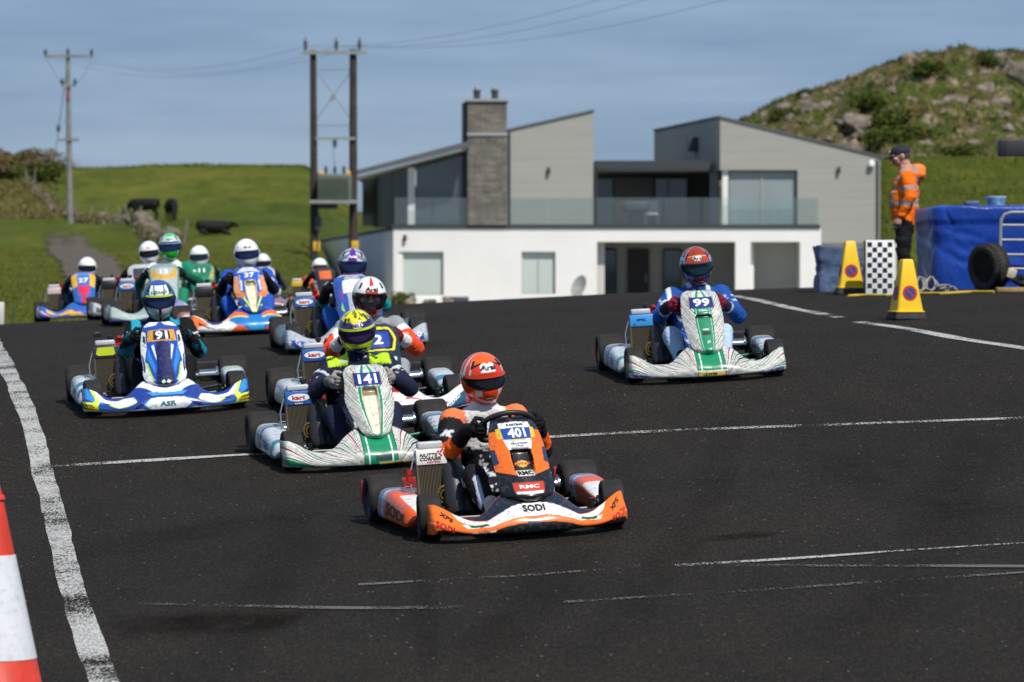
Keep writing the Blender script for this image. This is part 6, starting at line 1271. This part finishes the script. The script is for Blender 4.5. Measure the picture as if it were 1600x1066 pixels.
# ---- 11, dark green; and the karts half hidden at the back
n11 = painter('#1f7d5c', [(P_((0, .62), (.7, .62), (.7, .9), (0, .92)), '#1b6f52'), (P_((.5, .55), (1, .5), (1, .95), (.8, .9)), '#8aa070'), (P_((0, .0), (.3, .0), (.36, .5), (0, .52)), '#124a38'), (P_((.6, .6), (.8, .6), (.9, .8)), '#c8a83a')])
b11 = painter('#2a7a60', [(P_((.3, .2), (.9, .3), (.9, .7), (.4, .5)), '#b8c0b8')])
bgk = painter('#b4b6b8', [(P_((.3, .2), (.9, .3), (.9, .7), (.4, .5)), '#4a4e56')]); ngk = painter('#c2c4c6', [(P_((0, .6), (.6, .6), (.6, .9), (0, .9)), '#3a3f4a')])
bok = painter('#c8622a', [(P_((0, .2), (.9, .3), (.9, .7), (.4, .5)), '#20242a')]); nok = painter('#23262c', [(P_((0, .6), (.6, .6), (.6, .9), (0, .9)), '#d8692c')])
vis_txt = [('Arai', 0, .58, .022, 'k', 'n')]
podc = lambda a, b_: painter(a, [(box_uv(0, 1, .3, .45), b_, 'full'), (box_uv(0, 1, .08, .14), b_, 'full')])
GREYR = ('blue', '#2a5fa8', [])
SPECS = [
 dict(px=754, rb='rearbr', wz=.578, d=25.2, yaw=13, bw=.93, hi=1.25, label='orange white and black kart numbered 401 leading in the foreground', plabel='driver in orange helmet and black orange suit at the foremost kart', steer=R(-8), turn=.01, h=1.055, lean=-.02, yawh=6,
   rad=('white', '#e4e2de', [('NUTTS', -.018, .012, .024, 'k', 1.15, .25), ('CORNER', -.006, -.014, .024, 'k', 1.1, .25), ('KARTING', .012, -.037, .013, 'r', 1.2)]), radmark='check', catch=True, bump=b401, nose=nose401(), wp=WS, scoop=(.42, .32, .66, .05),
   btext=[('SODI', 0, .585, .032, 'k', 1.5), ('SODI', -.86, .34, .034, 'r', 1.05, 0, R(-14)), ('SODI', .86, .34, .034, 'r', 1.05, 0, R(14)), ('XPS', -.83, .70, .026, 'k', 1.2, .2, R(-18)), ('XPS', .84, .70, .026, 'k', 1.2, .2, R(30)), ('ULSTER', -.51, .19, .012, 'k', 1.3, 0, R(-6))],
   ntext=[('401', 0, .815, .068, 'w', .88), ('KARTING', 0, .91, .014, 'k', 1.4), ('RMC', 0, .335, .022, 'k', 1.4), ('RMC', 0, .18, .026, 'w', 1.5), ('ROTAX', 0, .44, .018, 'r', 1.2), ('TILLOTSON', 0, .69, .012, 'n', 1.1), ('J.TRAIL', 0, .66, .012, 'n', 1.1)],
   pod=painter('#ea5a1c', [(box_uv(0, 1, .72, .92), '#8aa0cc', 'full'), (box_uv(0, 1, .76, .79), '#e8eef4', 'full'), (box_uv(0, 1, .84, .88), '#1f2f52', 'full'), (box_uv(0, 1, .93, 1), '#e8c23a', 'full'), (box_uv(.20, .40, 0, .45), '#e8e6e2', 'full')]), ptext=[('SODI', .36, -.08, .075, 'k', 1.9)],
   suit='#18171d', paint=suit401, helm=dict(col=h401, text=[('Arai', 0, .56, .030, 'k', 'n')], strip=('#d8452c', .12, .24)), glove='#131214', glove2='#1e1c20', neck='#0d0d10', shoe='#cfc7ba', nod=6, tilt=-3,
   stext=[((0.0, .2, .46), (1, 0, 0), (0, 0, 1), 'OMP', .035, 'w', 1.4)]),
 dict(px=558, d=29.4, yaw=11, lean=.055, hi=1.15, gframe=True, label='white and green streaked kart numbered 141 second in the pack', plabel='driver in purple and yellow helmet and navy suit in kart 141', h=1.03, rad=('blue', '#2a5fa8', [('ROTAX', 0, -.044, .010, 'w', 1.3)]), radmark='oval', bump=zb_bump([ULS(-.02, .30, .02, .11), (P_((-.06, .16), (.12, .16), (.12, .34), (-.06, .34)), '#2d4a44', 'full')]), nose=zb_nose(True), scoop=(.36, .04, .73, .045),
   btext=[('ULSTER', .18, .065, .012, 'k', 1.3)], ntext=[('141', 0, .815, .078, 'w', 1.05)], pod=zpod, ptext=[('CRG', .4, 0, .05, 't', 1.4)], suit='#1a2036', paint=suit141,
   helm=dict(col=h141, visor=m_visp, text=[('BELL', 0, .50, .022, 'k', 'oval')]), glove='#8f8a86', glove2='#6e6a68', neck='#14161e', nod=10, yawh=0, stext=[((-.135, .25, .60), (.94, 0, .34), (0.1, .7, .7), 'OMP', .026, 'k', 1.3), ((.135, .25, .60), (.94, 0, -.34), (-.1, .7, .7), 'OMP', .026, 'k', 1.3)]),
 dict(px=577, d=31.9, yaw=10.5, lean=.06, hi=1.0, label='white red and navy kart numbered 2 behind kart 141', plabel='driver in white and red open-visor helmet and grey suit', h=1.0, rad=('blue', '#2a5fa8', []), radmark='oval', bump=b2, nose=n2, wp=WW, btext=[('LIZARD', .78, .5, .02, 'w', 1.2, 0, R(20))], ntext=[('2', 0, .78, .085, 'w', 1.1)], pod=podc('#c5ccd0', '#3a7fa0'), suit='#8f9498', paint=suit2,
   helm=dict(col=h2, open=True, visor=m_visc, port=(-.42, .26, 1.05), text=[('Arai', 0, .54, .030, 'k', 'n')]), glove='#6a1c24', neck='#20161a', nod=6, yawh=3),
 dict(px=248, d=32.9, yaw=8, lean=.035, hi=1.15, label='blue white and lime kart numbered 91 at the left edge line', plabel='driver in teal and white helmet and black teal suit in kart 91', h=.965, rad=('dark91', '#33363a', []), radmark='lime', bump=b91, nose=n91, wp=WS, btext=[('ASR', 0, .24, .034, 't', 1.5), ('VEGA', -.90, .24, .020, 'y', 1.2, 0, R(-6)), ('VEGA', .91, .24, .020, 'y', 1.2, 0, R(8))], ntext=[('91', 0, .80, .080, 'w', 1.1)], pod=p91, ptext=[('ASR', .5, 0, .05, 'n', 1.2)], suit='#0f1013', paint=suit91,
   helm=dict(col=h91, visor=m_visb, text=[('LIZARD', 0, .52, .020, 't', 'n')]), glove='#12131a', glove2='#0f6a80', neck='#0e0e10', nod=5, yawh=4, steer=R(3)),
 dict(px=1088, d=33.3, yaw=5.5, hi=1.15, gold=True, gframe=True, label='white and green streaked kart numbered 99 alone on the right', plabel='driver in orange and blue helmet and royal blue suit in kart 99', h=1.0, lean=.07, bw=.965, rad=('sky', '#3f95d8', [('IPK', 0, 0.005, .022, 'n', 2.0), ('JS', -.06, -.035, .018, 'n', 1.2)]), bump=zb_bump([(box_uv(-1, -.70, .05, .26), '#c8cfe6', 'full'), (box_uv(.66, 1, .05, .26), '#c8cfe6', 'full'), ULS(-.17, .17, .05, .20), (box_uv(-.20, .20, .20, .25), '#e9e6de', 'full')]), nose=zb_nose(False), wp=[(0, .07), (.06, .105), (.18, .132), (.36, .150), (.52, .160), (.66, .158), (.80, .150), (.90, .142), (.97, .118), (1, .085)], scoop=(.42, .55, .66, .03),
   btext=[('HEL-VMADA', -.85, .155, .017, 'n', 1.05), ('HEL-VMADA', .83, .155, .017, 'n', 1.05), ('ULSTER', -.02, .125, .018, 'k', 1.4)], ntext=[('99', 0, .815, .074, 'w', 1.35), ('JS', .05, .19, .028, 'w', 1.2), ('CRG', 0, .69, .018, 'w', 1.4)], pod=zpod, ptext=[('CRG', .4, 0, .05, 't', 1.4)], suit='#1c4c98', paint=suit99,
   helm=dict(col=h99, visor=m_vist, text=[('Arai', 0, .56, .026, 'k', 'oval')]), glove='#7a1830', glove2='#1a1c2c', neck='#0f1116', nod=7, yawh=-2, stext=[((-.02, .2, .50), (1, 0, 0), (0, 0, 1), 'OMP', .02, 'w', 1.2)]),
 dict(px=550, d=38.1, yaw=6, lean=.05, hi=.9, label='silver and blue kart with purple-helmeted driver in mid pack', plabel='driver in purple and silver helmet with blue and white suit', h=.885, rad=('blue', '#2a5fa8', [('ROTAX', 0, -.044, .010, 'w', 1.3)]), radmark='oval', bump=bP, nose=nP, wp=WW, btext=[('CRG', .80, .35, .045, 'w', 1.0, 0, R(40)), ('CRG', -.80, .35, .03, 'w', 1.0, 0, R(-40))], pod=podc('#4a5560', '#2f6f70'), suit='#2b62b4', paint=suitP, helm=dict(col=hP, visor=m_visb, text=[('Arai', 0, .56, .026, 'w', 'n')]), glove='#15161a', nod=3),
 dict(px=385, d=43.0, yaw=10, lean=.06, hi=.9, label='blue orange and white kart numbered 37 with cream scoop', plabel='driver in plain white helmet and royal blue suit in kart 37', h=.965, rad=('black', '#1c1c1e', []), bump=b37, nose=n37, scoop=(.36, .04, .73, .045), btext=[('MONDOKART', -.70, .42, .022, 'k', 1.2, 0, R(-8))], ntext=[('37', 0, .83, .062, 'w', 1.25), ('JS', -.62, .17, .03, 'w', 1, 0, R(60)), ('JS', .62, .17, .03, 'w', 1, 0, R(-60))], pod=podc('#c8642c', '#e0e0dc'), suit='#2350b0', paint=suit37, helm=dict(col=hWhite(), visor=m_visb, text=[('Arai', 0, .52, .024, 'k', 'n')], vent=m_tw0, piv=m_tw0), glove='#1a1a1e', nod=3),
 dict(px=266, d=47.6, yaw=6, lean=.09, hi=.8, label='pale grey-green kart numbered 15 behind kart 91', plabel='driver in bright green and white helmet and green suit in kart 15', h=1.045, rad=('blue', '#2a5fa8', []), radmark='oval', bump=b15, nose=n15, wp=WW, ntext=[('15', 0, .81, .07, 'w', 1.1)], pod=podc('#4d5560', '#7f8a92'), suit='#1b7a5a', paint=suit15, helm=dict(col=h15, visor=m_visb, text=[('Arai', 0, .62, .024, 'k', 'n')]), glove='#16181a', nod=3),
 dict(px=136, d=55.0, yaw=6, lean=.06, hi=.75, scale=.93, label='blue and yellow kart numbered 27 furthest left at the back', plabel='driver in plain white helmet and navy suit in kart 27', h=.88, rad=('pale', '#c9b4b0', []), bump=b27, nose=n27, wp=WW, ntext=[('27', 0, .75, .085, 'w', 1.1)], pod=podc('#8a6a86', '#c9c0c8'), suit='#1c2440', paint=plain_suit({(2, 6): '#1e2848'}), helm=dict(col=hWhite(), visor=m_visor, text=[], vent=m_tw0, piv=m_tw0), glove='#1a1a1e', nod=4, pskin=True),
 dict(px=233, d=53.0, yaw=5, lean=.1, hi=.7, label='grey kart mostly hidden behind kart 15', plabel='driver in white helmet and pale grey suit left of the green helmet', h=.985, rad=('black', '#1c1c1e', []), bump=bgk, nose=ngk, wp=WW, pod=podc('#8a8e94', '#3a3f48'), suit='#b8babd', paint=plain_suit({(3, 7): '#6a2430'}), helm=dict(col=hWhite(), visor=m_visor, text=[('Arai', 0, .52, .02, 'r', 'n')], vent=m_tw0, piv=m_tw0), glove='#1a1a1e'),
 dict(px=311, d=56.0, yaw=6, hi=.7, label='dark green kart numbered 11 between karts 15 and 37', plabel='driver in white helmet and green suit in kart 11', h=.93, rad=('black', '#1c1c1e', []), bump=b11, nose=n11, wp=WW, ntext=[('11', 0, .80, .07, 'w', 1.2)], pod=podc('#2a6a50', '#c8c8b0'), suit='#2a7a5c', paint=plain_suit({}), helm=dict(col=hWhite(), visor=m_vist, text=[], vent=m_tw0, piv=m_tw0), glove='#1a1a1e'),
 dict(px=234, d=58.5, yaw=5, hi=.6, label='rearmost dark kart hidden behind the grey kart on the left', plabel='driver whose orange and navy helmet shows above a white helmet', h=1.08, rad=('black', '#1c1c1e', []), bump=bgk, nose=ngk, wp=WW, pod=podc('#3a3f48', '#20242a'), suit='#4a4e58', paint=plain_suit({}), helm=dict(col=painter('#d88a5a', [(P_((0, .5), (.5, .5), (.5, 1.57), (0, 1.57)), '#2a2a6a')]), visor=m_visor, text=[]), glove='#1a1a1e'),
 dict(px=410, d=57.5, yaw=4, hi=.6, scale=.9, label='dark kart with yellow panel hidden behind kart 37', plabel='driver in white helmet peeping out right of kart 37 driver', h=.88, rad=('black', '#1c1c1e', []), bump=painter('#8a6a78', [(P_((.3, .2), (.9, .3), (.9, .7), (.4, .5)), '#4a4450')]), nose=ngk, wp=WW, pod=podc('#5a4a5a', '#3a3f48'), suit='#3a3c48', paint=plain_suit({}), helm=dict(col=hWhite('#dcdad6'), visor=m_visor, text=[], vent=m_tw0), glove='#1a1a1e'),
 dict(px=499, d=58.5, yaw=9, hi=.7, scale=.84, label='small orange and black kart left of the purple helmet', plabel='driver in white helmet and orange black suit behind the silver kart', h=.82, rad=('yellow', '#c8a82a', []), bump=bok, nose=nok, wp=WW, pod=podc('#6a5a6a', '#3a3f48'), suit='#d8652a', paint=plain_suit({(0,): '#9aa0a2', (3, 7): '#17181c'}), helm=dict(col=hWhite(), visor=mat('dark_red_visor', (.04, .006, .01), .08, coat=1), text=[], vent=m_tw0, piv=m_tw0), glove='#1a1a1e', nod=2),
]
for k in SPECS:
    k['M'] = place(k['px'], k['d'], k['yaw'], k.get('scale', 1.0), k.get('lean', 0.0)); k['yaw'] = k.get('yawh', 0) - 2
    kart(k); driver(k)
marshal()

# ================================================================== THINGS BESIDE THE TRACK
def on(px, d): x = (px - 800) / FPX * d; return Vector((x, d, float(G(x, d))))
m_cy = mat('yellow_cone_plastic', (0.78, 0.50, 0.01), 0.45, var=0.06, vscale=9, spec=0.4); m_cb = mat('recycled_rubber_base', (0.03, 0.031, 0.034), 0.85, var=0.3, vscale=20, bump=0.4, bscale=60)
m_sred = mat('sign_red', (0.45, 0.012, 0.015), 0.45); m_sblu = mat('sign_blue', (0.015, 0.045, 0.20), 0.45)
def nowait(p, h, rz, label):
    r_ = empty('no_waiting_cone', tuple(p)); r_.rotation_euler.z = R(rz); tag(r_, label, 'cone', 'yellow no-waiting cones')
    b0 = h * .115
    MB().box((0, 0, b0 * .5), (h * .56, h * .56, b0), bev=.012, taper=.86).build('base', m_cb, r_)
    mb = MB(); s0, s1 = h * .225, h * .092
    def sq(s, z, c=.12):
        o = []; k = s * c
        for sx, sy in ((1, 1), (-1, 1), (-1, -1), (1, -1)):
            a, b_ = (s * sx, (s - k) * sy), ((s - k) * sx, s * sy)
            o += [a, b_] if sx * sy > 0 else [b_, a]
        return [Vector((x, y, z)) for x, y in o]
    mb.loft([sq(s0 * 1.12, b0 + .002), sq(s0 * 1.12, b0 + h * .02), sq(s0, b0 + h * .03), sq((s0 + s1) / 2, (b0 + h) / 2 + h * .01), sq(s1 * 1.05, h * .97), sq(s1 * .85, h)]); mb.build('body', m_cy, r_, ang=25)
    ang = math.atan2(s0 - s1, h - b0 - h * .03)
    for k in range(4):
        zc = b0 + h * .03 + (h - b0) * .33; sc = s0 + (s1 - s0) * .36; Mx = Matrix.Rotation(R(90 * k), 4, 'Z') @ Matrix.Translation((0, -sc - .003, zc)) @ Matrix.Rotation(R(90) - ang, 4, 'X')
        q = h * .125
        d_ = MB().lathe([(.0005, 0), (q, 0), (q, .002), (.0005, .002)], 32, Mx).build('roundel', m_sred, r_, sm=False)
        MB().lathe([(.0005, 0.003), (q * .72, .003), (q * .72, .0038), (.0005, .0038)], 28, Mx).build('blue_disc', m_sblu, d_, sm=False)
        MB().box((0, 0, .0046), (q * 1.5, q * .17, .0016), rot=(0, 0, R(-45))).build('slash', m_sred, d_, sm=False).matrix_local = Mx
    return r_
nowait(on_road(1416, 499), .535, 14, 'near yellow no-waiting cone standing beside the white line'); nowait(on(1328, 46.5), .58, 4, 'far yellow no-waiting cone left of the chequered board')
# chequered board: box with squares set on it
cb_ = empty('chequered_board', tuple(on(1375, 46.0))); cb_.rotation_euler.z = R(5); tag(cb_, 'white board with black chequers standing between the yellow cones', 'board')
MB().box((0, .05, .295), (.31, .10, .585), bev=.006).build('panel', mat('white_board', (.78, .78, .77), .5, var=.03), cb_); MB().box((-.163, .05, .29), (.012, .102, .57)).build('edge_strip', m_blk, cb_)
sqm = MB().box((0, 0, 0), (.0485, .004, .0485)).mesh('square', m_blk, sm=False)
for r_ in range(10):
    for q in range(5):
        if (r_ + q) % 2 == 1: o = ob('square', sqm, cb_); o.location = (-.113 + q * .0555, -.0015, .04 + r_ * .0555)
# blue sheeted barrier
m_tarp, t, b = nodes_mat('blue_tarpaulin'); v = mapped(t)
t.links.new(ramp(t, noise(t, v, 1.4, 5, .6), [(.3, (.005, .036, .25)), (.7, (.010, .060, .40))]), b.inputs['Base Color']); b.inputs['Roughness'].default_value = .34; b.inputs['Coat Weight'].default_value = .1; bump(t, b, noise(t, mapped(t, (1, 1, .6)), 9, 4, .6), .5, .03)
def drape(name, x0, x1, d0, d1, h, seed, m, label, cat_, wr=.05, round_=.18, fold=True):
    """sheet over a stack: closed skirt round a rounded rectangle, rising to the top, with wrinkles"""
    n = 220; A_ = np.linspace(0, 2 * np.pi, n); e = .14
    cx, cy = (x0 + x1) / 2, (d0 + d1) / 2; hx, hy = (x1 - x0) / 2, (d1 - d0) / 2
    sx = np.sign(np.cos(A_)) * np.abs(np.cos(A_)) ** e; sy = np.sign(np.sin(A_)) * np.abs(np.sin(A_)) ** e
    rows = []; zg = G(cx + hx * sx, cy + hy * sy)
    prof = [(1.0, 0)] + [(1.0, z_) for z_ in np.linspace(.03, .955, 30)] + [(.999, .975), (.994, .99), (.98, .998), (.93, 1.0), (.7, 1.005), (.4, 1.01), (.05, 1.01)]
    for k, zf in prof:
        X_, Y_ = cx + hx * sx * k, cy + hy * sy * k; P = xyz(X_, Y_, 0); w_ = fbm(np.stack([X_ * 1.6, Y_ * 1.6, np.full(n, zf * h * .7)], -1), 4, seed) * wr + np.abs(fbm(np.stack([X_ * .9 + zf * .5, Y_ * .9, np.full(n, zf * h * 1.6)], -1), 3, seed + 4)) * wr * .9
        crs = np.abs(fbm(np.stack([X_ * 2.1 + zf * 1.3, Y_ * 2.1, np.full(n, zf * h * 2.6)], -1), 3, seed + 7)); w_ = w_ - .035 * np.exp(-(crs / .07) ** 2) * min(1, wr / .03) * .45; lip = .016 if (fold and .80 < zf < .995) else 0
        X_, Y_ = X_ + (w_ + lip) * sx * (k > .8), Y_ + (w_ + lip) * sy * (k > .8); Z_ = zg * (1 - zf) + (float(G(cx, cy)) + h) * zf + (fbm(xyz(X_ * 5, Y_ * 5), 3, seed + 2) * .022 if zf > .97 else 0) + .014 * fbm(xyz(X_ * 2, Y_ * 2), 2, seed + 3) * zf
        rows.append(xyz(X_, Y_, Z_))
    P = np.array(rows); o = ob(name, grid_mesh(name, P, m)); return tag(o, label, cat_)
drape('sheeted_barrier', 4.64, 8.4, 47.0, 49.2, .86, 11, m_tarp, 'large bright blue sheet over a barrier at the right edge', 'tarpaulin', wr=.026)
m_tarp2 = mat('faded_blue_sheet', (.055, .09, .17), .6, var=.5, vscale=6, bump=.6, bscale=14)
drape('sheeted_bundle', 3.47, 3.98, 48.0, 48.8, .50, 23, m_tarp2, 'crumpled faded blue sheet bundle behind the far yellow cone', 'tarpaulin', wr=.09, fold=False)
# tub and small box on the barrier
tb = empty('plastic_tub', (0, 0, 0)); p = at(1556, 321, 47.7); tb.location = p; tag(tb, 'white plastic tub with coloured label standing on the blue sheet', 'tub')
MB().lathe([(.09, 0), (.112, .085), (.118, .088), (.118, .10), (.106, .10)], 24).build('bucket', mat('tub_white', (.5, .55, .58), .4), tb); MB().lathe([(.0945, .012), (.1115, .075)], 24, Matrix.Scale(1.012, 4)).build('wrap_label', mat('tub_label', (.16, .36, .5), .5, var=.8, vscale=30), tb)
o = MB().box((0, 0, .03), (.17, .12, .06), bev=.02).build('folded_cloth', m_tarp2); o.location = at(1518, 322, 47.6); tag(o, 'small dark blue folded cloth left of the white tub', 'cloth')
# old car tyre leaning on the barrier
rx = Matrix.Rotation(R(90), 4, 'Y'); ty = MB(); h_, r0 = .10, .255
ty.lathe([(r0 * .64, -h_ * .7), (r0 * .70, -h_ * .95), (r0 * .85, -h_ * 1.05), (r0 * .96, -h_ * .92), (r0, -h_ * .6), (r0, h_ * .6), (r0 * .96, h_ * .92), (r0 * .85, h_ * 1.05), (r0 * .70, h_ * .95), (r0 * .64, h_ * .7), (r0 * .70, h_ * .6), (r0 * .92, h_ * .55), (r0 * .93, -h_ * .55), (r0 * .70, -h_ * .6), (r0 * .64, -h_ * .7)], 44, rx)
ct = ty.build('car_tyre', mat('old_tyre', (.03, .027, .024), .85, var=.4, vscale=14, bump=.4, bscale=40)); p = on(1546, 46.2); ct.location = p + Vector((0, .05, .255)); ct.rotation_euler = (R(-7), R(-4), R(34)); tag(ct, 'old black car tyre leaning against the blue sheet', 'tyre')
tr_m = MB()
for k in range(40):
    a = 2 * math.pi * k / 40
    for s in (-1, 1): tr_m.box((s * .055, math.cos(a + s * .04) * (r0 + .002), math.sin(a + s * .04) * (r0 + .002)), (.05, .022, .008), rot=(a + s * .04 - math.pi / 2, 0, 0))
to_ = tr_m.build('tread_blocks', m_tyre, ct, sm=False); to_['kind'] = 'stuff'
# steel crowd barrier in front of the sheet
bar = empty('steel_barrier', tuple(on(1590, 46.6))); tag(bar, 'galvanised tube barrier with rungs in front of the blue sheet', 'barrier')
def bq(px, py, d=46.6): return at(px, py, d) - Vector(bar.location)
MB().tube([bq(1563, 440), bq(1563, 360), bq(1564.5, 343), bq(1570, 335), bq(1580, 332), bq(1720, 333)], .020, 10).build('frame', m_grey, bar)
for y in (352, 375, 398, 420): MB().tube([bq(1563, y), bq(1720, y + 1)], .015, 8).build('rung', m_grey, bar)
MB().tube([bq(1720, 333), bq(1720, 446)], .02, 8).build('frame', m_grey, bar)
# loose things on the ground by the barrier
def loose(name, pts, r, m, label, cat_, d=45.8):
    P = [on(px, d + dd) + Vector((0, 0, z + r)) for px, dd, z in pts]; o = MB().tube([q - P[0] for q in P], r, 6).build(name, m); o.location = P[0]; return tag(o, label, cat_)
m_rope = mat('pale_rope', (.30, .29, .26), .9); m_strap = mat('yellow_strap', (.55, .38, .04), .8, var=.3, vscale=10)
random.seed(4)
for k, (cx, lb) in enumerate(((1438, 'left loop of pale rope on the ground by the blue sheet'), (1455, 'middle loop of pale rope on the ground by the blue sheet'), (1478, 'flat loop of pale rope at the foot of the blue sheet'))):
    pts = []
    for j in range(40):
        a = j * .42; rr = 8 + 3 * math.sin(j * .3 + k); pts.append((cx + rr * math.cos(a) * (1.6 if k == 2 else 1), .35 * math.sin(a), max(0, (.06 if k < 2 else .012) * (1 + math.sin(a)) + .001 * j)))
    loose('rope_loop', pts, .010, m_rope, lb, 'rope', 46.2)
loose('yellow_strap', [(1325 + k * 12, .12 * math.sin(k * .9), .0) for k in range(20)], .014, m_strap, 'yellow strap lying along the ground below the chequered board', 'strap', 45.4)
o = MB().box((0, 0, .025), (.30, .12, .05), bev=.006).build('timber_offcut', mat('raw_timber', (.34, .20, .08), .8, var=.3, vscale=12)); o.location = on(1578, 45.5); o.rotation_euler.z = .1; tag(o, 'short brown timber offcut on the ground below the barrier', 'timber')
o = MB().box((0, 0, .05), (.10, .08, .10), bev=.008).build('cream_carton', mat('cream_card', (.6, .53, .38), .8)); o.location = on(1577, 46.1) + Vector((0, 0, .14)); o.rotation_euler = (.2, .25, .3); tag(o, 'small cream carton beside the old car tyre', 'carton')
mb = MB()
for k in range(7): mb.ball((random.uniform(-.14, .14), random.uniform(-.1, .1), random.uniform(.05, .2)), (random.uniform(.08, .13), .09, random.uniform(.06, .1)), 10)
me = fuse(mb, .018, 3); Vb = me_co(me); me.vertices.foreach_set('co', (Vb + me_no(me) * (.02 * fbm(Vb * 14, 3, 5))[:, None]).astype(np.float32).ravel()); me.materials.append(mat('dark_bag_cloth', (.012, .012, .016), .7)); o = ob('kit_bag', me); o.location = on(1606, 45.8); o.scale = (.8, .8, .7); tag(o, 'crumpled dark kit bag on the ground at the right edge', 'bag')
# start-light box on its post beyond the frame edge
lb_ = empty('light_box', tuple(on(1660, 45))); tag(lb_, 'dark signal box reaching into the picture at the right', 'signal')
zb = at(0, 232, 45).z - lb_.location.z
MB().box((0.0, 0, zb), (1.36, .16, .165), bev=.01).build('housing', mat('charcoal_box', (.035, .037, .045), .55, var=.15), lb_); MB().box((-.64, -.01, zb), (.075, .17, .172), bev=.008).build('end_cap', m_blk, lb_)
MB().box((.1, 0, zb - .098), (.9, .05, .03)).build('rail', mat('brown_rail', (.16, .10, .05), .7), lb_); MB().tube([(.5, .05, 0), (.5, .05, zb - .08)], .04, 10).build('post', m_grey, lb_); MB().box((.5, .05, .02), (.4, .4, .04), bev=.01).build('foot', m_grey, lb_)
# left edge: white marker post, thin green stake
o = MB().box((0, 0, .14), (.12, .12, .28), bev=.015).build('marker_post', mat('white_marker', (.6, .6, .58), .6, var=.1)); o.location = on(-1, 52.5); tag(o, 'short white marker post at the left frame edge', 'post')
o = MB().tube([(0, 0, -.2), (0, 0, .34)], .015, 8).ball((0, 0, .34), .018, 8).build('green_stake', mat('green_steel', (.03, .10, .06), .6)); o.location = Vector((at(21, 480, 60).x, 60, float(F(at(21, 480, 60).x, 60)))); tag(o, 'thin green stake in the grass right of the white marker', 'post')
# big traffic cone at the left edge
cn = empty('traffic_cone', tuple(on(-13, 18.5))); tag(cn, 'tall red and white traffic cone cut by the left frame edge', 'cone')
m_cr = mat('red_cone_plastic', (.62, .045, .02), .45, var=.12, vscale=9, dirt=.3); m_cw = mat('reflective_sleeve', (.66, .67, .70), .35, var=.06, vscale=12, dirt=.2)
HT = 1.03; rad = lambda z: .035 + (HT - z) * .205
MB().box((0, 0, .03), (.56, .56, .06), bev=.02).build('base', m_cb, cn)
MB().lathe([(rad(.06) * 1.1, .06), (rad(.08), .09), (rad(.5), .5), (rad(HT - .04), HT - .04), (rad(HT) * .95, HT), (rad(HT) * .7, HT)], 48).build('body', m_cr, cn)
MB().lathe([(rad(.275) + .001, .275), (rad(.275) + .004, .277), (rad(.725) + .004, .723), (rad(.725) + .001, .725)], 48).build('sleeve', m_cw, cn)
MB().lathe([(rad(HT - .07) + .004, HT - .07), (rad(HT - .07) + .008, HT - .065), (rad(HT - .05) + .008, HT - .05), (rad(HT - .05) + .003, HT - .045)], 36).build('collar', m_cr, cn)

# ================================================================== COWS
m_cow = mat('black_hide', (.008, .007, .0065), .7, var=.4, vscale=2, spec=.25)
def cow(p, rz, label, pose='graze', s=1.0):
    mb = MB(); lie = pose == 'lie'; zb_ = .45 if lie else .95
    mb.loft([[Vector((x, rx_ * math.cos(a), zb_ + dz + rz_ * math.sin(a))) for a in np.linspace(0, 2 * math.pi, 18, endpoint=False)] for x, rx_, rz_, dz in ((-.92, .10, .14, .14), (-.85, .24, .28, .08), (-.55, .30, .33, .04), (-.1, .34, .38, -.01), (.35, .31, .36, .0), (.65, .25, .33, .02), (.82, .14, .22, .06))])
    hd = {'graze': [(.72, 0, 1.05), (1.05, 0, .80), (1.25, 0, .42), (1.38, 0, .14)], 'up': [(.72, 0, 1.1), (1.0, 0, 1.3), (1.15, 0, 1.42), (1.5, 0, 1.25)], 'lie': [(.72, 0, .52), (.95, 0, .60), (1.05, 0, .64), (1.32, 0, .52)]}[pose]
    mb.caps(hd[0], .24, hd[1], .17); mb.caps(hd[1], .16, hd[2], .13); mb.caps(hd[2], .14, hd[3], .085)
    for sy in (-1, 1): mb.caps((hd[2][0] - .02, sy * .10, hd[2][2] + .08), .04, (hd[2][0] - .06, sy * .27, hd[2][2] + .07), .03)
    for sx, sy in ((.58, .17), (.58, -.17), (-.68, .18), (-.68, -.18)):
        if lie: mb.caps((sx, sy * 1.6, .20), .12, (sx + (.3 if sx > 0 else .35), sy * 2.0, .10), .07)
        elif sx > 0: mb.caps((sx, sy, .85), .14, (sx + .02, sy, .42), .075); mb.caps((sx + .02, sy, .42), .075, (sx, sy, .06), .06)
        else: mb.caps((sx, sy, .90), .19, (sx + .08, sy, .60), .12); mb.caps((sx + .08, sy, .60), .10, (sx - .10, sy, .40), .065); mb.caps((sx - .10, sy, .40), .062, (sx - .04, sy, .06), .055)
    mb.caps((-.92, 0, zb_ + .28), .045, (-1.0, 0, zb_ - .25), .03)
    me = fuse(mb, .04, 3); me.materials.append(m_cow); o = ob('cow', me); o.location = p; o.rotation_euler.z = R(rz); o.scale = (s,) * 3; return tag(o, label, 'cow', 'black cattle in the field')
def cow_at(px, py, *a, **k):
    d = np.linspace(120, 340, 2000); x = (px - 800) / FPX * d; diff = EYE + (HZ - py) / FPX * d - F(x, d); i = int(np.argmax(diff <= 0)); return cow((x[i], d[i], float(F(x[i], d[i])) - .03), *a, **k)
cow_at(226, 343, 172, 'black cow grazing side-on beyond the fence posts', s=1.02); cow_at(268, 345, -78, 'black cow seen from behind right of the grazing cow', s=1.05); cow_at(334, 367, 8, 'black calf lying in the grass nearest the karts', pose='lie', s=.8)
